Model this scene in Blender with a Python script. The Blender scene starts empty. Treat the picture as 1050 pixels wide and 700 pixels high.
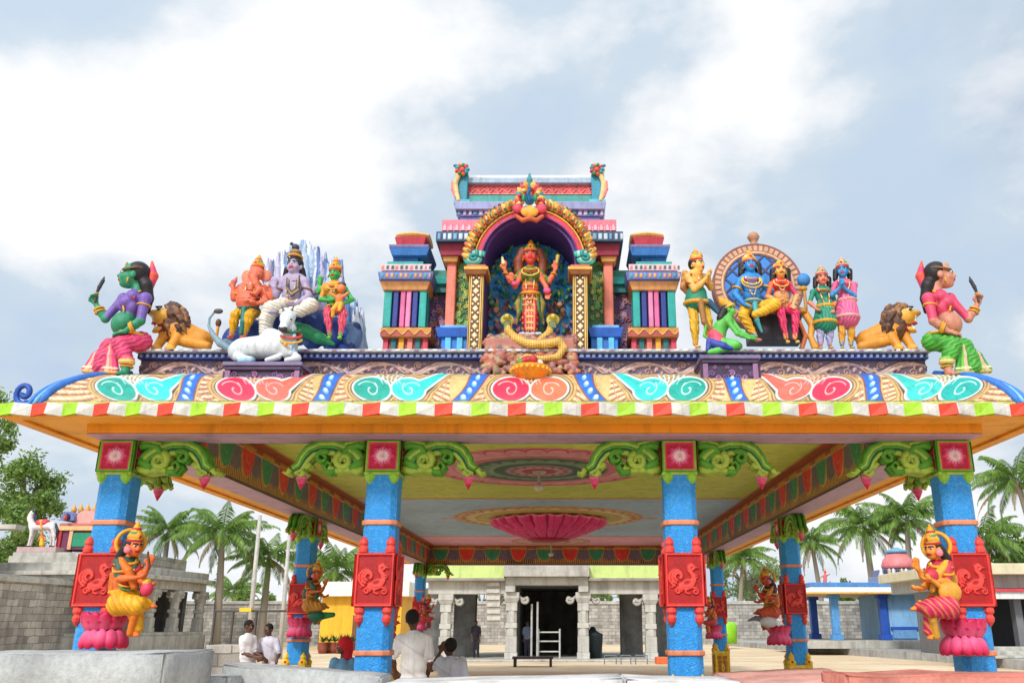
import bpy, bmesh, math, random
import numpy as np
from mathutils import Vector, Matrix
random.seed(7); RNG = np.random.RandomState(11)
R_ = math.radians
SC = bpy.context.scene
# ------------------------------------------------------------------ camera
PITCH = R_(18.0); FOC = 890.0; CX, CY = 580.0, 350.0; EYE = 1.6
cam = bpy.data.objects.new('camera', bpy.data.cameras.new('camera'))
SC.collection.objects.link(cam); SC.camera = cam
cam.location = (0, 0, EYE); cam.rotation_euler = (math.pi/2 + PITCH, 0, 0)
cam.data.sensor_width = 36.0; cam.data.lens = 36.0*FOC/1050
cam.data.shift_x = -(CX-525)/1050; cam.data.clip_end = 3000; cam.data.clip_start = .1
# ------------------------------------------------------------------ light
SC.view_settings.view_transform = 'Standard'; SC.view_settings.look = 'None'
SC.view_settings.gamma = 1; SC.view_settings.use_curve_mapping = False
SC.view_settings.exposure = 0.58
SUN_EL, SUN_AZ = R_(40), R_(-158)       # azimuth: direction towards the sun, clockwise from +Y
sd = bpy.data.lights.new('sun', 'SUN'); sd.energy = 1.9; sd.angle = R_(9); sd.color = (1, .96, .9)
sun = bpy.data.objects.new('sun', sd); SC.collection.objects.link(sun)
sv = Vector((math.sin(SUN_AZ)*math.cos(SUN_EL), math.cos(SUN_AZ)*math.cos(SUN_EL), math.sin(SUN_EL)))
sun.rotation_euler = sv.to_track_quat('Z', 'Y').to_euler(); sun.location = sv*60

def pixdir(px, py):
    u = (px-CX)/FOC; v = (CY-py)/FOC
    d = Vector((u, math.cos(PITCH)-v*math.sin(PITCH), math.sin(PITCH)+v*math.cos(PITCH)))
    return d.normalized()

W = bpy.data.worlds.new('World'); SC.world = W; W.use_nodes = True
nt = W.node_tree; nt.nodes.clear()
def N(t, nt=nt, **k):
    n = nt.nodes.new(t)
    for a, b in k.items(): setattr(n, a, b)
    return n
def mathn(nt, op, a, b=None, clamp=False):
    n = N('ShaderNodeMath', nt, operation=op, use_clamp=clamp)
    for i, x in enumerate((a, b)):
        if x is None: continue
        if hasattr(x, 'links'): nt.links.new(x, n.inputs[i])
        else: n.inputs[i].default_value = x
    return n.outputs[0]
def mixc(nt, f, a, b, bt='MIX'):
    n = N('ShaderNodeMix', nt, data_type='RGBA', blend_type=bt)
    for i, x in ((0, f), (6, a), (7, b)):
        if hasattr(x, 'links'): nt.links.new(x, n.inputs[i])
        elif i == 0: n.inputs[0].default_value = x
        else: n.inputs[i].default_value = (*x[:3], 1)
    return n.outputs[2]
sky = N('ShaderNodeTexSky', sky_type='NISHITA', sun_disc=False, sun_elevation=SUN_EL, sun_rotation=SUN_AZ)
bg = N('ShaderNodeBackground'); bg.inputs[1].default_value = 0.1
out = N('ShaderNodeOutputWorld'); nt.links.new(bg.outputs[0], out.inputs[0])
tc = N('ShaderNodeTexCoord')
def wnoise(scale, detail, rough, off=(0,0,0), zs=1.0, dist=0.0):
    mp = N('ShaderNodeMapping'); nt.links.new(tc.outputs['Generated'], mp.inputs[0])
    mp.inputs['Location'].default_value = off; mp.inputs['Scale'].default_value = (1, 1, zs)
    n = N('ShaderNodeTexNoise'); nt.links.new(mp.outputs[0], n.inputs['Vector'])
    n.inputs['Scale'].default_value = scale; n.inputs['Detail'].default_value = detail
    n.inputs['Roughness'].default_value = rough; n.inputs['Distortion'].default_value = dist
    return n.outputs[0]
n1 = wnoise(3.6, 11, .55, (5.3, 1.9, .4), 1.7, .12)
n1 = mathn(nt, 'ADD', mathn(nt, 'MULTIPLY', mathn(nt, 'SUBTRACT', n1, .5), 1.75), .5)
n2 = wnoise(1.7, 7, .55, (7.7, 4.2, 2.4), 1.8, .4)
# bright and dark banks of cloud, each in its own direction of the sky
def bank(px, py, width):
    d = pixdir(px, py)
    vm = N('ShaderNodeVectorMath', operation='DOT_PRODUCT'); nt.links.new(tc.outputs['Generated'], vm.inputs[0])
    vm.inputs[1].default_value = d
    a = mathn(nt, 'SUBTRACT', vm.outputs['Value'], 1.0)
    a = mathn(nt, 'MULTIPLY', a, 2.0/width**2)
    return mathn(nt, 'EXPONENT', a)
bright = n1
for px, py, w, g in ((230, 190, .19, .34), (40, 120, .10, .22), (760, 70, .10, .26), (300, 60, .10, .16), (620, 30, .1, .08), (40, 250, .06, .12), (985, 500, .1, .2), (260, 620, .2, .2),
                     (440, 110, .09, -.14), (90, 8, .06, -.2), (940, 130, .12, -.10), (560, 150, .12, -.10), (930, 290, .12, -.20), (20, 330, .09, -.30), (60, 460, .09, -.3), (700, 300, .12, -.02), (880,60,.08,-.08)):
    bright = mathn(nt, 'ADD', bright, mathn(nt, 'MULTIPLY', bank(px, py, w), g))
rr = N('ShaderNodeValToRGB'); nt.links.new(bright, rr.inputs[0])
cr = rr.color_ramp; cr.elements[0].position = .28; cr.elements[0].color = (3.6, 4.4, 5.4, 1)
cr.elements[1].position = .74; cr.elements[1].color = (6.7, 6.75, 6.8, 1)
e = cr.elements.new(.44); e.color = (4.0, 4.7, 5.4, 1)
e = cr.elements.new(.60); e.color = (5.6, 5.85, 6.15, 1)
clear = mathn(nt, 'MULTIPLY', mathn(nt, 'SUBTRACT', .47, n2), 5.0, True)
skyb = mixc(nt, 1.0, sky.outputs[0], (1, 1, 1), 'MULTIPLY')
tot = mixc(nt, mathn(nt, 'MULTIPLY', clear, .35), rr.outputs[0], skyb)
# added sky glow around the sun, behind the camera, to brighten the scene
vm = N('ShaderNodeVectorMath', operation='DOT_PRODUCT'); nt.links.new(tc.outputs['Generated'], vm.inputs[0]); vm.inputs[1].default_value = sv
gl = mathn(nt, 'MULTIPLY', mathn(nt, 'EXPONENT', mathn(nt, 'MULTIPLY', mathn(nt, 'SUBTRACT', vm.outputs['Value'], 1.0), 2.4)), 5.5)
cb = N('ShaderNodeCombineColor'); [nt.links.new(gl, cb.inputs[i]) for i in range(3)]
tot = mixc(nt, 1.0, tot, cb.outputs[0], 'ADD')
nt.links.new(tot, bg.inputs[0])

# ------------------------------------------------------------------ helpers
COL = SC.collection
def lin(v):
    v = v/255.0
    return v/12.92 if v <= .04045 else ((v+.055)/1.055)**2.4
def c(r, g, b): return (lin(r), lin(g), lin(b))
rgb = c
def at(px, py, Y):
    u = (px-CX)/FOC; v = (CY-py)/FOC
    t = Y/(math.cos(PITCH)-v*math.sin(PITCH))
    return Vector((u*t, Y, EYE+(math.sin(PITCH)+v*math.cos(PITCH))*t))
def ppm(py, Y):          # metres that one photo pixel spans at this row and distance
    v = (CY-py)/FOC
    return Y/(math.cos(PITCH)-v*math.sin(PITCH))/FOC

def principled(name, col=(.5,.5,.5), rough=.6, spec=.4, metal=0):
    m = bpy.data.materials.new(name); m.use_nodes = True
    b = m.node_tree.nodes['Principled BSDF']
    b.inputs['Base Color'].default_value = (*col, 1); b.inputs['Roughness'].default_value = rough
    b.inputs['Specular IOR Level'].default_value = spec; b.inputs['Metallic'].default_value = metal
    return m, m.node_tree, b
def noise(nt, scale, detail=4, rough=.6, coord='Object', sc=(1,1,1)):
    t = N('ShaderNodeTexCoord', nt); mp = N('ShaderNodeMapping', nt); mp.inputs['Scale'].default_value = sc
    nt.links.new(t.outputs[coord], mp.inputs[0])
    n = N('ShaderNodeTexNoise', nt); nt.links.new(mp.outputs[0], n.inputs['Vector'])
    n.inputs['Scale'].default_value = scale; n.inputs['Detail'].default_value = detail; n.inputs['Roughness'].default_value = rough
    return n.outputs[0]
def bump(nt, b, h, strength=.3, dist=.02):
    n = N('ShaderNodeBump', nt); n.inputs['Strength'].default_value = strength; n.inputs['Distance'].default_value = dist
    nt.links.new(h, n.inputs['Height']); nt.links.new(n.outputs[0], b.inputs['Normal'])
def ramp(nt, fac, stops):
    n = N('ShaderNodeValToRGB', nt); nt.links.new(fac, n.inputs[0]); r = n.color_ramp
    r.elements[0].position = stops[0][0]; r.elements[0].color = (*stops[0][1], 1)
    r.elements[1].position = stops[-1][0]; r.elements[1].color = (*stops[-1][1], 1)
    for p, q in stops[1:-1]:
        e = r.elements.new(p); e.color = (*q, 1)
    return n.outputs[0]

def make_paint(name='enamel_paint', rough=.5, amt=.3, bs=.5, scale=9.0):
    m, t, b = principled(name, rough=rough, spec=.45)
    a = N('ShaderNodeAttribute', t, attribute_name='Col')
    n_ = noise(t, scale, 6, .65); n2_ = noise(t, scale*.22, 3, .5)
    f = ramp(t, n_, [(.25, (1-amt,)*3), (.62, (1, 1, 1))])
    k = mixc(t, 1.0, a.outputs['Color'], f, 'MULTIPLY')
    g = ramp(t, n2_, [(.3, (.86, .85, .84)), (.6, (1, 1, 1))])
    k = mixc(t, 1.0, k, g, 'MULTIPLY')
    # fine worn specks and streaks in the paint
    sp = ramp(t, noise(t, scale*4.2, 6, .75), [(.30, (.60, .57, .54)), (.40, (1, 1, 1))])
    k = mixc(t, .8, k, sp, 'MULTIPLY')
    st = ramp(t, noise(t, scale*.5, 6, .7, sc=(3, 3, .35)), [(.33, (.66, .64, .62)), (.5, (1, 1, 1))])
    k = mixc(t, .7, k, st, 'MULTIPLY')
    t.links.new(k, b.inputs['Base Color'])
    bump(t, b, noise(t, scale*4, 5, .7), bs, .012)
    return m
PAINT = make_paint()
WALLPAINT = make_paint('painted_plaster', .6, .14, .3, 3.0)
CLOTH = make_paint('cloth', .9, .2, .4, 6.0)
SKIN = make_paint('skin', .5, .1, .1, 20.0)
def make_stone(name='granite', c0=(.50,.49,.46), c1=(.30,.29,.275), blocks=None, mortar=(.2,.195,.185), coord='Object'):
    m, t, b = principled(name, rough=.9, spec=.2)
    k = ramp(t, noise(t, 1.6, 8, .7), [(.3, c1), (.65, c0)])
    fine = ramp(t, noise(t, 26, 4, .7), [(.3, (.78,)*3), (.7, (1.08,)*3)])
    k = mixc(t, 1.0, k, fine, 'MULTIPLY')
    st = ramp(t, noise(t, .9, 5, .6, sc=(2.5, 2.5, .25)), [(.36, (.62, .61, .6)), (.55, (1, 1, 1))])
    k = mixc(t, .8, k, st, 'MULTIPLY')
    if blocks:
        g = N('ShaderNodeTexCoord', t); s = N('ShaderNodeSeparateXYZ', t); t.links.new(g.outputs[coord], s.inputs[0])
        cb = N('ShaderNodeCombineXYZ', t)
        t.links.new(mathn(t, 'ADD', s.outputs[0], s.outputs[1]), cb.inputs[0]); t.links.new(s.outputs[2], cb.inputs[1])
        br = N('ShaderNodeTexBrick', t)
        wob = N('ShaderNodeVectorMath', t, operation='ADD'); t.links.new(cb.outputs[0], wob.inputs[0]); nz = N('ShaderNodeTexNoise', t); t.links.new(g.outputs[coord], nz.inputs['Vector']); nz.inputs['Scale'].default_value = 1.7
        sc_ = N('ShaderNodeVectorMath', t, operation='SCALE'); t.links.new(nz.outputs['Color'], sc_.inputs[0]); sc_.inputs['Scale'].default_value = blocks[0]*.16; t.links.new(sc_.outputs[0], wob.inputs[1]); t.links.new(wob.outputs[0], br.inputs[0])
        br.inputs['Scale'].default_value = 1; br.inputs['Brick Width'].default_value = blocks[0]; br.inputs['Row Height'].default_value = blocks[1]
        br.inputs['Mortar Size'].default_value = blocks[2]; br.inputs['Mortar Smooth'].default_value = .4
        br.inputs['Color1'].default_value = (.66, .65, .64, 1); br.inputs['Color2'].default_value = (1.15, 1.13, 1.09, 1); br.inputs['Mortar'].default_value = (.42, .41, .4, 1)
        k = mixc(t, 1.0, k, br.outputs['Color'], 'MULTIPLY')
        bump(t, b, br.outputs['Fac'], -.6, .03)
    else: bump(t, b, noise(t, 18, 6, .7), .4, .02)
    t.links.new(k, b.inputs['Base Color'])
    return m
STONE = make_stone(c0=(.56,.55,.5), c1=(.38,.37,.34))
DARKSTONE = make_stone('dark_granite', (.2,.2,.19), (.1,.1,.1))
BLOCKWALL = make_stone('block_wall', (.52,.50,.47), (.34,.33,.31), (.55, .26, .018))
CONC = make_stone('concrete', (.62,.62,.62), (.46,.46,.46))

def tag(o, label=None, cat=None, group=None, kind=None):
    if label: o['label'] = label
    if cat: o['category'] = cat
    if group: o['group'] = group
    if kind: o['kind'] = kind
    return o
def empty(name, loc=(0,0,0), label=None, cat=None, group=None, rz=0):
    o = bpy.data.objects.new(name, None); COL.objects.link(o); o.location = loc; o.rotation_euler.z = rz
    o.empty_display_size = .2
    return tag(o, label, cat, group)
def origin_of(parent):
    v = Vector((0, 0, 0)); p = parent
    while p is not None: v = v+Vector(p.location); p = p.parent
    return v
def link_mesh(name, V, F, mat, parent=None, col=None, smooth=False, bevel=0, org=None):
    """V: world coordinates; the object is placed under its parent with its origin at org (default parent origin)."""
    V = np.asarray(V, dtype=np.float64).reshape(-1, 3)
    po = origin_of(parent)
    if org is None: org = po if parent is not None else Vector((float(V[:,0].mean()), float(V[:,1].mean()), float(V[:,2].min())))
    org = Vector(org)
    me = bpy.data.meshes.new(name)
    V = V-np.array(org)
    if isinstance(F, np.ndarray):
        n = len(F); k = F.shape[1]
        me.vertices.add(len(V)); me.vertices.foreach_set('co', V.astype(np.float32).ravel())
        me.loops.add(n*k); me.loops.foreach_set('vertex_index', F.astype(np.int32).ravel())
        me.polygons.add(n); me.polygons.foreach_set('loop_start', np.arange(0, n*k, k, dtype=np.int32))
        me.polygons.foreach_set('loop_total', np.full(n, k, dtype=np.int32)); me.update(calc_edges=True)
    else:
        me.from_pydata([tuple(v) for v in V], [], F); me.update()
    if col is not None:
        col = np.asarray(col, dtype=np.float32)
        if len(col) == len(V):
            a = me.color_attributes.new('Col', 'FLOAT_COLOR', 'POINT')
            buf = np.ones((len(V), 4), np.float32); buf[:, :3] = col
        else:       # one per face
            a = me.color_attributes.new('Col', 'FLOAT_COLOR', 'CORNER')
            lt = np.array([p.loop_total for p in me.polygons]); buf = np.ones((int(lt.sum()), 4), np.float32)
            buf[:, :3] = np.repeat(col, lt, axis=0)
        a.data.foreach_set('color', buf.ravel())
    me.materials.append(mat)
    if smooth: me.polygons.foreach_set('use_smooth', np.ones(len(me.polygons), bool))
    o = bpy.data.objects.new(name, me); COL.objects.link(o)
    if parent is not None: o.parent = parent
    o.location = org-po
    if bevel:
        bv = o.modifiers.new('bevel', 'BEVEL'); bv.width = bevel; bv.segments = 2; bv.limit_method = 'ANGLE'; bv.angle_limit = R_(40)
    return o
class MB:
    """collects coloured shapes in world space, then links them as one mesh"""
    def __init__(s): s.V = []; s.F = []; s.C = []
    def add(s, V, F, col):
        b = len(s.V); s.V += [tuple(v) for v in V]
        for f in F: s.F.append(tuple(i+b for i in f)); s.C.append(col)
        return s
    def box(s, x0, x1, y0, y1, z0, z1, col, tx=0, ty=0):
        """tx,ty: how much the top shrinks on each side"""
        V = [(x0,y0,z0),(x1,y0,z0),(x1,y1,z0),(x0,y1,z0),(x0+tx,y0+ty,z1),(x1-tx,y0+ty,z1),(x1-tx,y1-ty,z1),(x0+tx,y1-ty,z1)]
        return s.add(V, [(3,2,1,0),(4,5,6,7),(0,1,5,4),(1,2,6,5),(2,3,7,6),(3,0,4,7)], col)
    def prism(s, ring0, ring1, col, cap=True):
        n = len(ring0); V = list(ring0)+list(ring1)
        F = [(i, (i+1)%n, n+(i+1)%n, n+i) for i in range(n)]
        if cap: F += [tuple(range(n-1, -1, -1)), tuple(range(n, 2*n))]
        return s.add(V, F, col)
    def lathe(s, cx, cy, prof, n=16, cols=None, col=(1,1,1), sq=0, lobes=0, la=0):
        """prof: list of (r,z); cols one colour per segment"""
        rings = []
        for r, z in prof:
            ring = []
            for i in range(n):
                a = 2*math.pi*(i+.5)/n
                k = 1+la*abs(math.cos(a*lobes/2)) if lobes else 1
                ring.append((cx+r*k*math.cos(a), cy+r*k*math.sin(a), z))
            rings.append(ring)
        b = len(s.V)
        for r in rings: s.V += r
        for j in range(len(prof)-1):
            for i in range(n):
                s.F.append((b+j*n+i, b+j*n+(i+1)%n, b+(j+1)*n+(i+1)%n, b+(j+1)*n+i)); s.C.append(cols[j] if cols else col)
        s.F.append(tuple(b+i for i in range(n-1,-1,-1))); s.C.append(cols[0] if cols else col)
        s.F.append(tuple(b+(len(prof)-1)*n+i for i in range(n))); s.C.append(cols[-1] if cols else col)
        return s
    def tube(s, pts, rad, col, n=8):
        pts = [Vector(p) for p in pts]
        if not hasattr(rad, '__len__'): rad = [rad]*len(pts)
        rings = []; up = Vector((0.13, .31, .94))
        for i, p in enumerate(pts):
            d = (pts[min(i+1, len(pts)-1)]-pts[max(i-1, 0)]).normalized()
            a = d.cross(up)
            if a.length < .05: a = d.cross(Vector((1, 0, 0)))
            a.normalize(); b_ = d.cross(a).normalized(); up = a.cross(d) if False else up
            rings.append([p+rad[i]*(math.cos(2*math.pi*k/n)*a+math.sin(2*math.pi*k/n)*b_) for k in range(n)])
        b = len(s.V)
        for r in rings: s.V += [tuple(v) for v in r]
        for j in range(len(pts)-1):
            for k in range(n): s.F.append((b+j*n+k, b+(j+1)*n+k, b+(j+1)*n+(k+1)%n, b+j*n+(k+1)%n)); s.C.append(col)
        s.F.append(tuple(b+k for k in range(n))); s.C.append(col)
        s.F.append(tuple(b+(len(pts)-1)*n+k for k in range(n-1,-1,-1))); s.C.append(col)
        return s
    def ball(s, p, r, col, n=8, m=6):
        if not hasattr(r, '__len__'): r = (r, r, r)
        V = []; F = []
        for j in range(m+1):
            t = math.pi*j/m
            for i in range(n):
                a = 2*math.pi*i/n
                V.append((p[0]+r[0]*math.sin(t)*math.cos(a), p[1]+r[1]*math.sin(t)*math.sin(a), p[2]-r[2]*math.cos(t)))
        for j in range(m):
            for i in range(n): F.append((j*n+i, j*n+(i+1)%n, (j+1)*n+(i+1)%n, (j+1)*n+i))
        return s.add(V, F, col)
    def build(s, name, mat, parent=None, smooth=False, bevel=0, org=None):
        return link_mesh(name, s.V, s.F, mat, parent, s.C, smooth, bevel, org)
def smooth_by_angle(o, deg=40):
    me = o.data; me.polygons.foreach_set('use_smooth', np.ones(len(me.polygons), bool))
    bm = bmesh.new(); bm.from_mesh(me)
    for e in bm.edges:
        if len(e.link_faces) == 2 and e.calc_face_angle(0) > R_(deg): e.smooth = False
        elif len(e.link_faces) != 2: e.smooth = False
    bm.to_mesh(me); bm.free()
def copy_tree(o, parent=None):
    k = o.copy(); COL.objects.link(k); k.parent = parent
    for ch in [q for q in bpy.data.objects if q.parent is o]: copy_tree(ch, k)
    return k

# ------------------------------------------------------------------ painted relief panels
class Canvas:
    """a fine grid carrying paint and relief; U,V are 2-D arrays in design units"""
    def __init__(s, U, V, base):
        s.U, s.V = U, V; s.C = np.empty(U.shape+(3,), np.float32); s.C[:] = base; s.H = np.zeros(U.shape, np.float32)
    @staticmethod
    def rect(u0, u1, v0, v1, nu, nv, base):
        V, U = np.meshgrid(np.linspace(v0, v1, nv), np.linspace(u0, u1, nu), indexing='ij')
        return Canvas(U, V, base)
    def fill(s, d, col, h=None, soft=.35):
        """d: signed distance (<0 inside)"""
        a = np.clip(.5-d/(2*soft), 0, 1)[..., None]
        cc = np.asarray(col, np.float32)
        s.C = s.C*(1-a)+cc*a
        if h is not None: s.H = s.H*(1-a[..., 0])+h*a[..., 0]
    def circ(s, x, y, r): return np.hypot(s.U-x, s.V-y)-r
    def ell(s, x, y, a, b, ang=0):
        ca, sa = math.cos(ang), math.sin(ang); X = (s.U-x)*ca+(s.V-y)*sa; Y = -(s.U-x)*sa+(s.V-y)*ca
        k = np.hypot(X/a, Y/b); return (k-1)*min(a, b)
    def box(s, x0, x1, y0, y1): return np.maximum(np.maximum(x0-s.U, s.U-x1), np.maximum(y0-s.V, s.V-y1))
    def seg(s, pts, w0, w1=None):
        """distance to a polyline whose half width goes from w0 to w1"""
        if w1 is None: w1 = w0
        P = np.array(pts, float); best = np.full(s.U.shape, 1e3, np.float32); n = len(P)-1
        m = max(w0, w1)+2.5; sel = (s.U > P[:,0].min()-m) & (s.U < P[:,0].max()+m) & (s.V > P[:,1].min()-m) & (s.V < P[:,1].max()+m)
        if not sel.any(): return best
        u = s.U[sel]; v = s.V[sel]; bb = np.full(u.shape, 1e3)
        for i in range(n):
            a = P[i]; ba = P[i+1]-a; L = ba@ba+1e-9
            h = np.clip(((u-a[0])*ba[0]+(v-a[1])*ba[1])/L, 0, 1)
            w = w0+(w1-w0)*(i+h)/n
            bb = np.minimum(bb, np.hypot(u-a[0]-h*ba[0], v-a[1]-h*ba[1])-w)
        best[sel] = bb; return best
    def build(s, name, fn, parent, mat=None, org=None, flip=False):
        P = fn(s.U, s.V, s.H); ny, nx = s.U.shape
        idx = np.arange(nx*ny).reshape(ny, nx)
        F = np.stack([idx[:-1,:-1], idx[:-1,1:], idx[1:,1:], idx[1:,:-1]], -1).reshape(-1, 4)
        if flip: F = F[:, ::-1]
        o = link_mesh(name, np.stack(P, -1).reshape(-1, 3), np.ascontiguousarray(F), mat or PAINT, parent, s.C.reshape(-1, 3), True, org=org)
        return o
def spiral(cx, cy, r0, r1, a0, turns, n=24):
    return [(cx+(r0+(r1-r0)*i/n)*math.cos(a0+turns*2*math.pi*i/n), cy+(r0+(r1-r0)*i/n)*math.sin(a0+turns*2*math.pi*i/n)) for i in range(n+1)]

# ------------------------------------------------------------------ sculpted figures
def nrm(v): v = np.asarray(v, float); return v/(np.linalg.norm(v)+1e-9)
def surface_nets(G, lo, res):
    S = G < 0; nx, ny, nz = G.shape
    cn = np.zeros((nx-1, ny-1, nz-1), np.uint8)
    for dx in (0, 1):
        for dy in (0, 1):
            for dz in (0, 1): cn += S[dx:nx-1+dx, dy:ny-1+dy, dz:nz-1+dz]
    act = (cn > 0) & (cn < 8); I = np.argwhere(act)
    idx = -np.ones(act.shape, np.int64); idx[act] = np.arange(len(I))
    acc = np.zeros((len(I), 3)); cnt = np.zeros(len(I))
    cor = [(a, b, d) for a in (0, 1) for b in (0, 1) for d in (0, 1)]
    for a in cor:
        for ax in range(3):
            if a[ax]: continue
            b = list(a); b[ax] = 1
            ga = G[I[:,0]+a[0], I[:,1]+a[1], I[:,2]+a[2]]; gb = G[I[:,0]+b[0], I[:,1]+b[1], I[:,2]+b[2]]
            m = (ga < 0) != (gb < 0)
            t = np.zeros(len(I)); t[m] = ga[m]/(ga[m]-gb[m])
            p = np.tile(np.array(a, float), (len(I), 1)); p[:, ax] += t
            acc[m] += p[m]; cnt[m] += 1
    V = (I+acc/cnt[:, None])*res+lo
    faces = []
    for ax in range(3):
        A = np.take(S, range(0, S.shape[ax]-1), ax); B = np.take(S, range(1, S.shape[ax]), ax)
        E = np.argwhere(A != B); o1, o2 = [(1, 2), (2, 0), (0, 1)][ax]
        ok = (E[:, o1] > 0) & (E[:, o2] > 0) & (E[:, o1] < G.shape[o1]-1) & (E[:, o2] < G.shape[o2]-1); E = E[ok]
        if not len(E): continue
        q = []
        for d1, d2 in ((1, 1), (0, 1), (0, 0), (1, 0)):
            K = E.copy(); K[:, o1] -= d1; K[:, o2] -= d2; q.append(idx[K[:,0], K[:,1], K[:,2]])
        q = np.stack(q, -1); ins = A[E[:,0], E[:,1], E[:,2]]
        q[~ins] = q[~ins][:, ::-1]; faces.append(q)
    return V, np.concatenate(faces)
def sdf(prim, P):
    t = prim[0]
    if t == 'c':
        a, b, ra, rb = prim[1:5]; ba = b-a; L = ba@ba+1e-9; d = P-a
        h = np.clip((d@ba)/L, 0, 1)
        return np.linalg.norm(d-h[..., None]*ba, axis=-1)-(ra+(rb-ra)*h)
    if t == 'e':
        ce, r, M = prim[1:4]; q = (P-ce)@M
        k0 = np.linalg.norm(q/r, axis=-1); k1 = np.linalg.norm(q/(r*r), axis=-1)+1e-9
        return k0*(k0-1)/k1
    if t == 't':
        ce, M, R, r = prim[1:5]; q = (P-ce)@M
        return np.hypot(np.hypot(q[..., 0], q[..., 1])-R, q[..., 2])-r
    if t == 'b':
        ce, h, M, rr_ = prim[1:5]; q = np.abs((P-ce)@M)-(h-rr_)
        return np.linalg.norm(np.maximum(q, 0), axis=-1)+np.minimum(q.max(-1), 0)-rr_
def frame(f, up=(0, 0, 1)):
    f = nrm(f); r = np.cross(f, nrm(up))
    if np.linalg.norm(r) < .05: r = np.cross(f, (0, 1, 0))
    r = nrm(r); u = np.cross(r, f); return r, f, u
class Fig:
    """a sculpted thing; joints are given as (photo x, photo y, towards-camera offset), all sizes in units of s metres"""
    def __init__(s, name, Y, base, label, cat, group=None, mat=None, res=None, H=16):
        s.s = ppm(base[1], Y); s.Y = Y; s.o = at(base[0], base[1], Y); s.mat = mat or PAINT
        s.root = empty(name, s.o, label, cat, group); s.parts = {}; s.k = {}; s.cur = None; s.res = res or 1.0; s.H = H
    def P(s, p):
        if isinstance(p, np.ndarray): return p
        d = p[2] if len(p) > 2 else 0
        w = at(p[0], p[1], s.Y-d*s.s)-s.o
        return np.array(w)/s.s
    def part(s, name, k=1.2, res=None, mat=None):
        s.cur = name
        if name not in s.parts: s.parts[name] = []; s.k[name] = (k, res or s.res, mat or s.mat)
        return s
    def c(s, a, b, ra, rb, col): s.parts[s.cur].append((('c', s.P(a), s.P(b), ra, rb), col)); return s
    def chain(s, pts, rads, col):
        pts = [s.P(p) for p in pts]
        if not hasattr(rads, '__len__'): rads = [rads]*len(pts)
        for i in range(len(pts)-1): s.c(pts[i], pts[i+1], rads[i], rads[i+1], col)
        return s
    def e(s, p, r, col, f=(0, -1, 0), up=(0, 0, 1)):
        """ellipsoid; radii = (side, along f, along up)"""
        a, b, u = frame(f, up); s.parts[s.cur].append((('e', s.P(p), np.array(r, float), np.stack([a, b, u], 1)), col)); return s
    def tor(s, p, n, R, r, col):
        a, b, u = frame(n); s.parts[s.cur].append((('t', s.P(p), np.stack([a, u, b], 1), R, r), col)); return s
    def b(s, p, h, col, f=(0, -1, 0), up=(0, 0, 1), rr=.3):
        a, b_, u = frame(f, up); s.parts[s.cur].append((('b', s.P(p), np.array(h, float), np.stack([a, b_, u], 1), rr), col)); return s
    def mesh(s, prims, k, res):
        lo = []; hi = []; bx = []
        for (pr, _) in prims:
            t = pr[0]
            if t == 'c':
                r = max(pr[3], pr[4]); l = np.minimum(pr[1], pr[2])-r; h = np.maximum(pr[1], pr[2])+r
            elif t == 'e': r = pr[2].max(); l = pr[1]-r; h = pr[1]+r
            elif t == 't': r = pr[3]+pr[4]; l = pr[1]-r; h = pr[1]+r
            else: r = np.linalg.norm(pr[2]); l = pr[1]-r; h = pr[1]+r
            bx.append((l, h)); lo.append(l); hi.append(h)
        lo = np.min(lo, 0)-3*res; hi = np.max(hi, 0)+3*res
        n = np.ceil((hi-lo)/res).astype(int)+1
        while n.prod() > 3.0e6: res *= 1.15; n = np.ceil((hi-lo)/res).astype(int)+1
        G = np.full(n, 50., np.float64); ax = [lo[i]+np.arange(n[i])*res for i in range(3)]
        mg = k*1.5+2.5*res
        for (pr, _), (l, h) in zip(prims, bx):
            i0 = np.maximum(((l-mg-lo)/res).astype(int), 0); i1 = np.minimum(((h+mg-lo)/res).astype(int)+2, n)
            X = np.stack(np.meshgrid(*[ax[q][i0[q]:i1[q]] for q in range(3)], indexing='ij'), -1)
            d = sdf(pr, X); sl = tuple(slice(i0[q], i1[q]) for q in range(3)); g = G[sl]
            hh = np.maximum(k-np.abs(g-d), 0)/k; G[sl] = np.minimum(g, d)-hh*hh*k*.25
        V, F = surface_nets(G, lo, res)
        D = np.stack([sdf(pr, V) for pr, _ in prims], 1); w = D.argmin(1)
        C = np.zeros((len(V), 3), np.float32)
        dsp = np.zeros(len(V))
        for i, (_, col) in enumerate(prims):
            m = w == i
            if m.any():
                C[m] = col(V[m]) if callable(col) else col
                if hasattr(col, 'disp'): dsp[m] = col.disp(V[m])
        if dsp.any():
            fn = np.cross(V[F[:, 2]]-V[F[:, 0]], V[F[:, 3]]-V[F[:, 1]]); vn = np.zeros_like(V)
            for q in range(4): np.add.at(vn, F[:, q], fn)
            vn /= np.linalg.norm(vn, axis=1)[:, None]+1e-9; V = V+vn*dsp[:, None]
        return V, F, C
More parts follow.
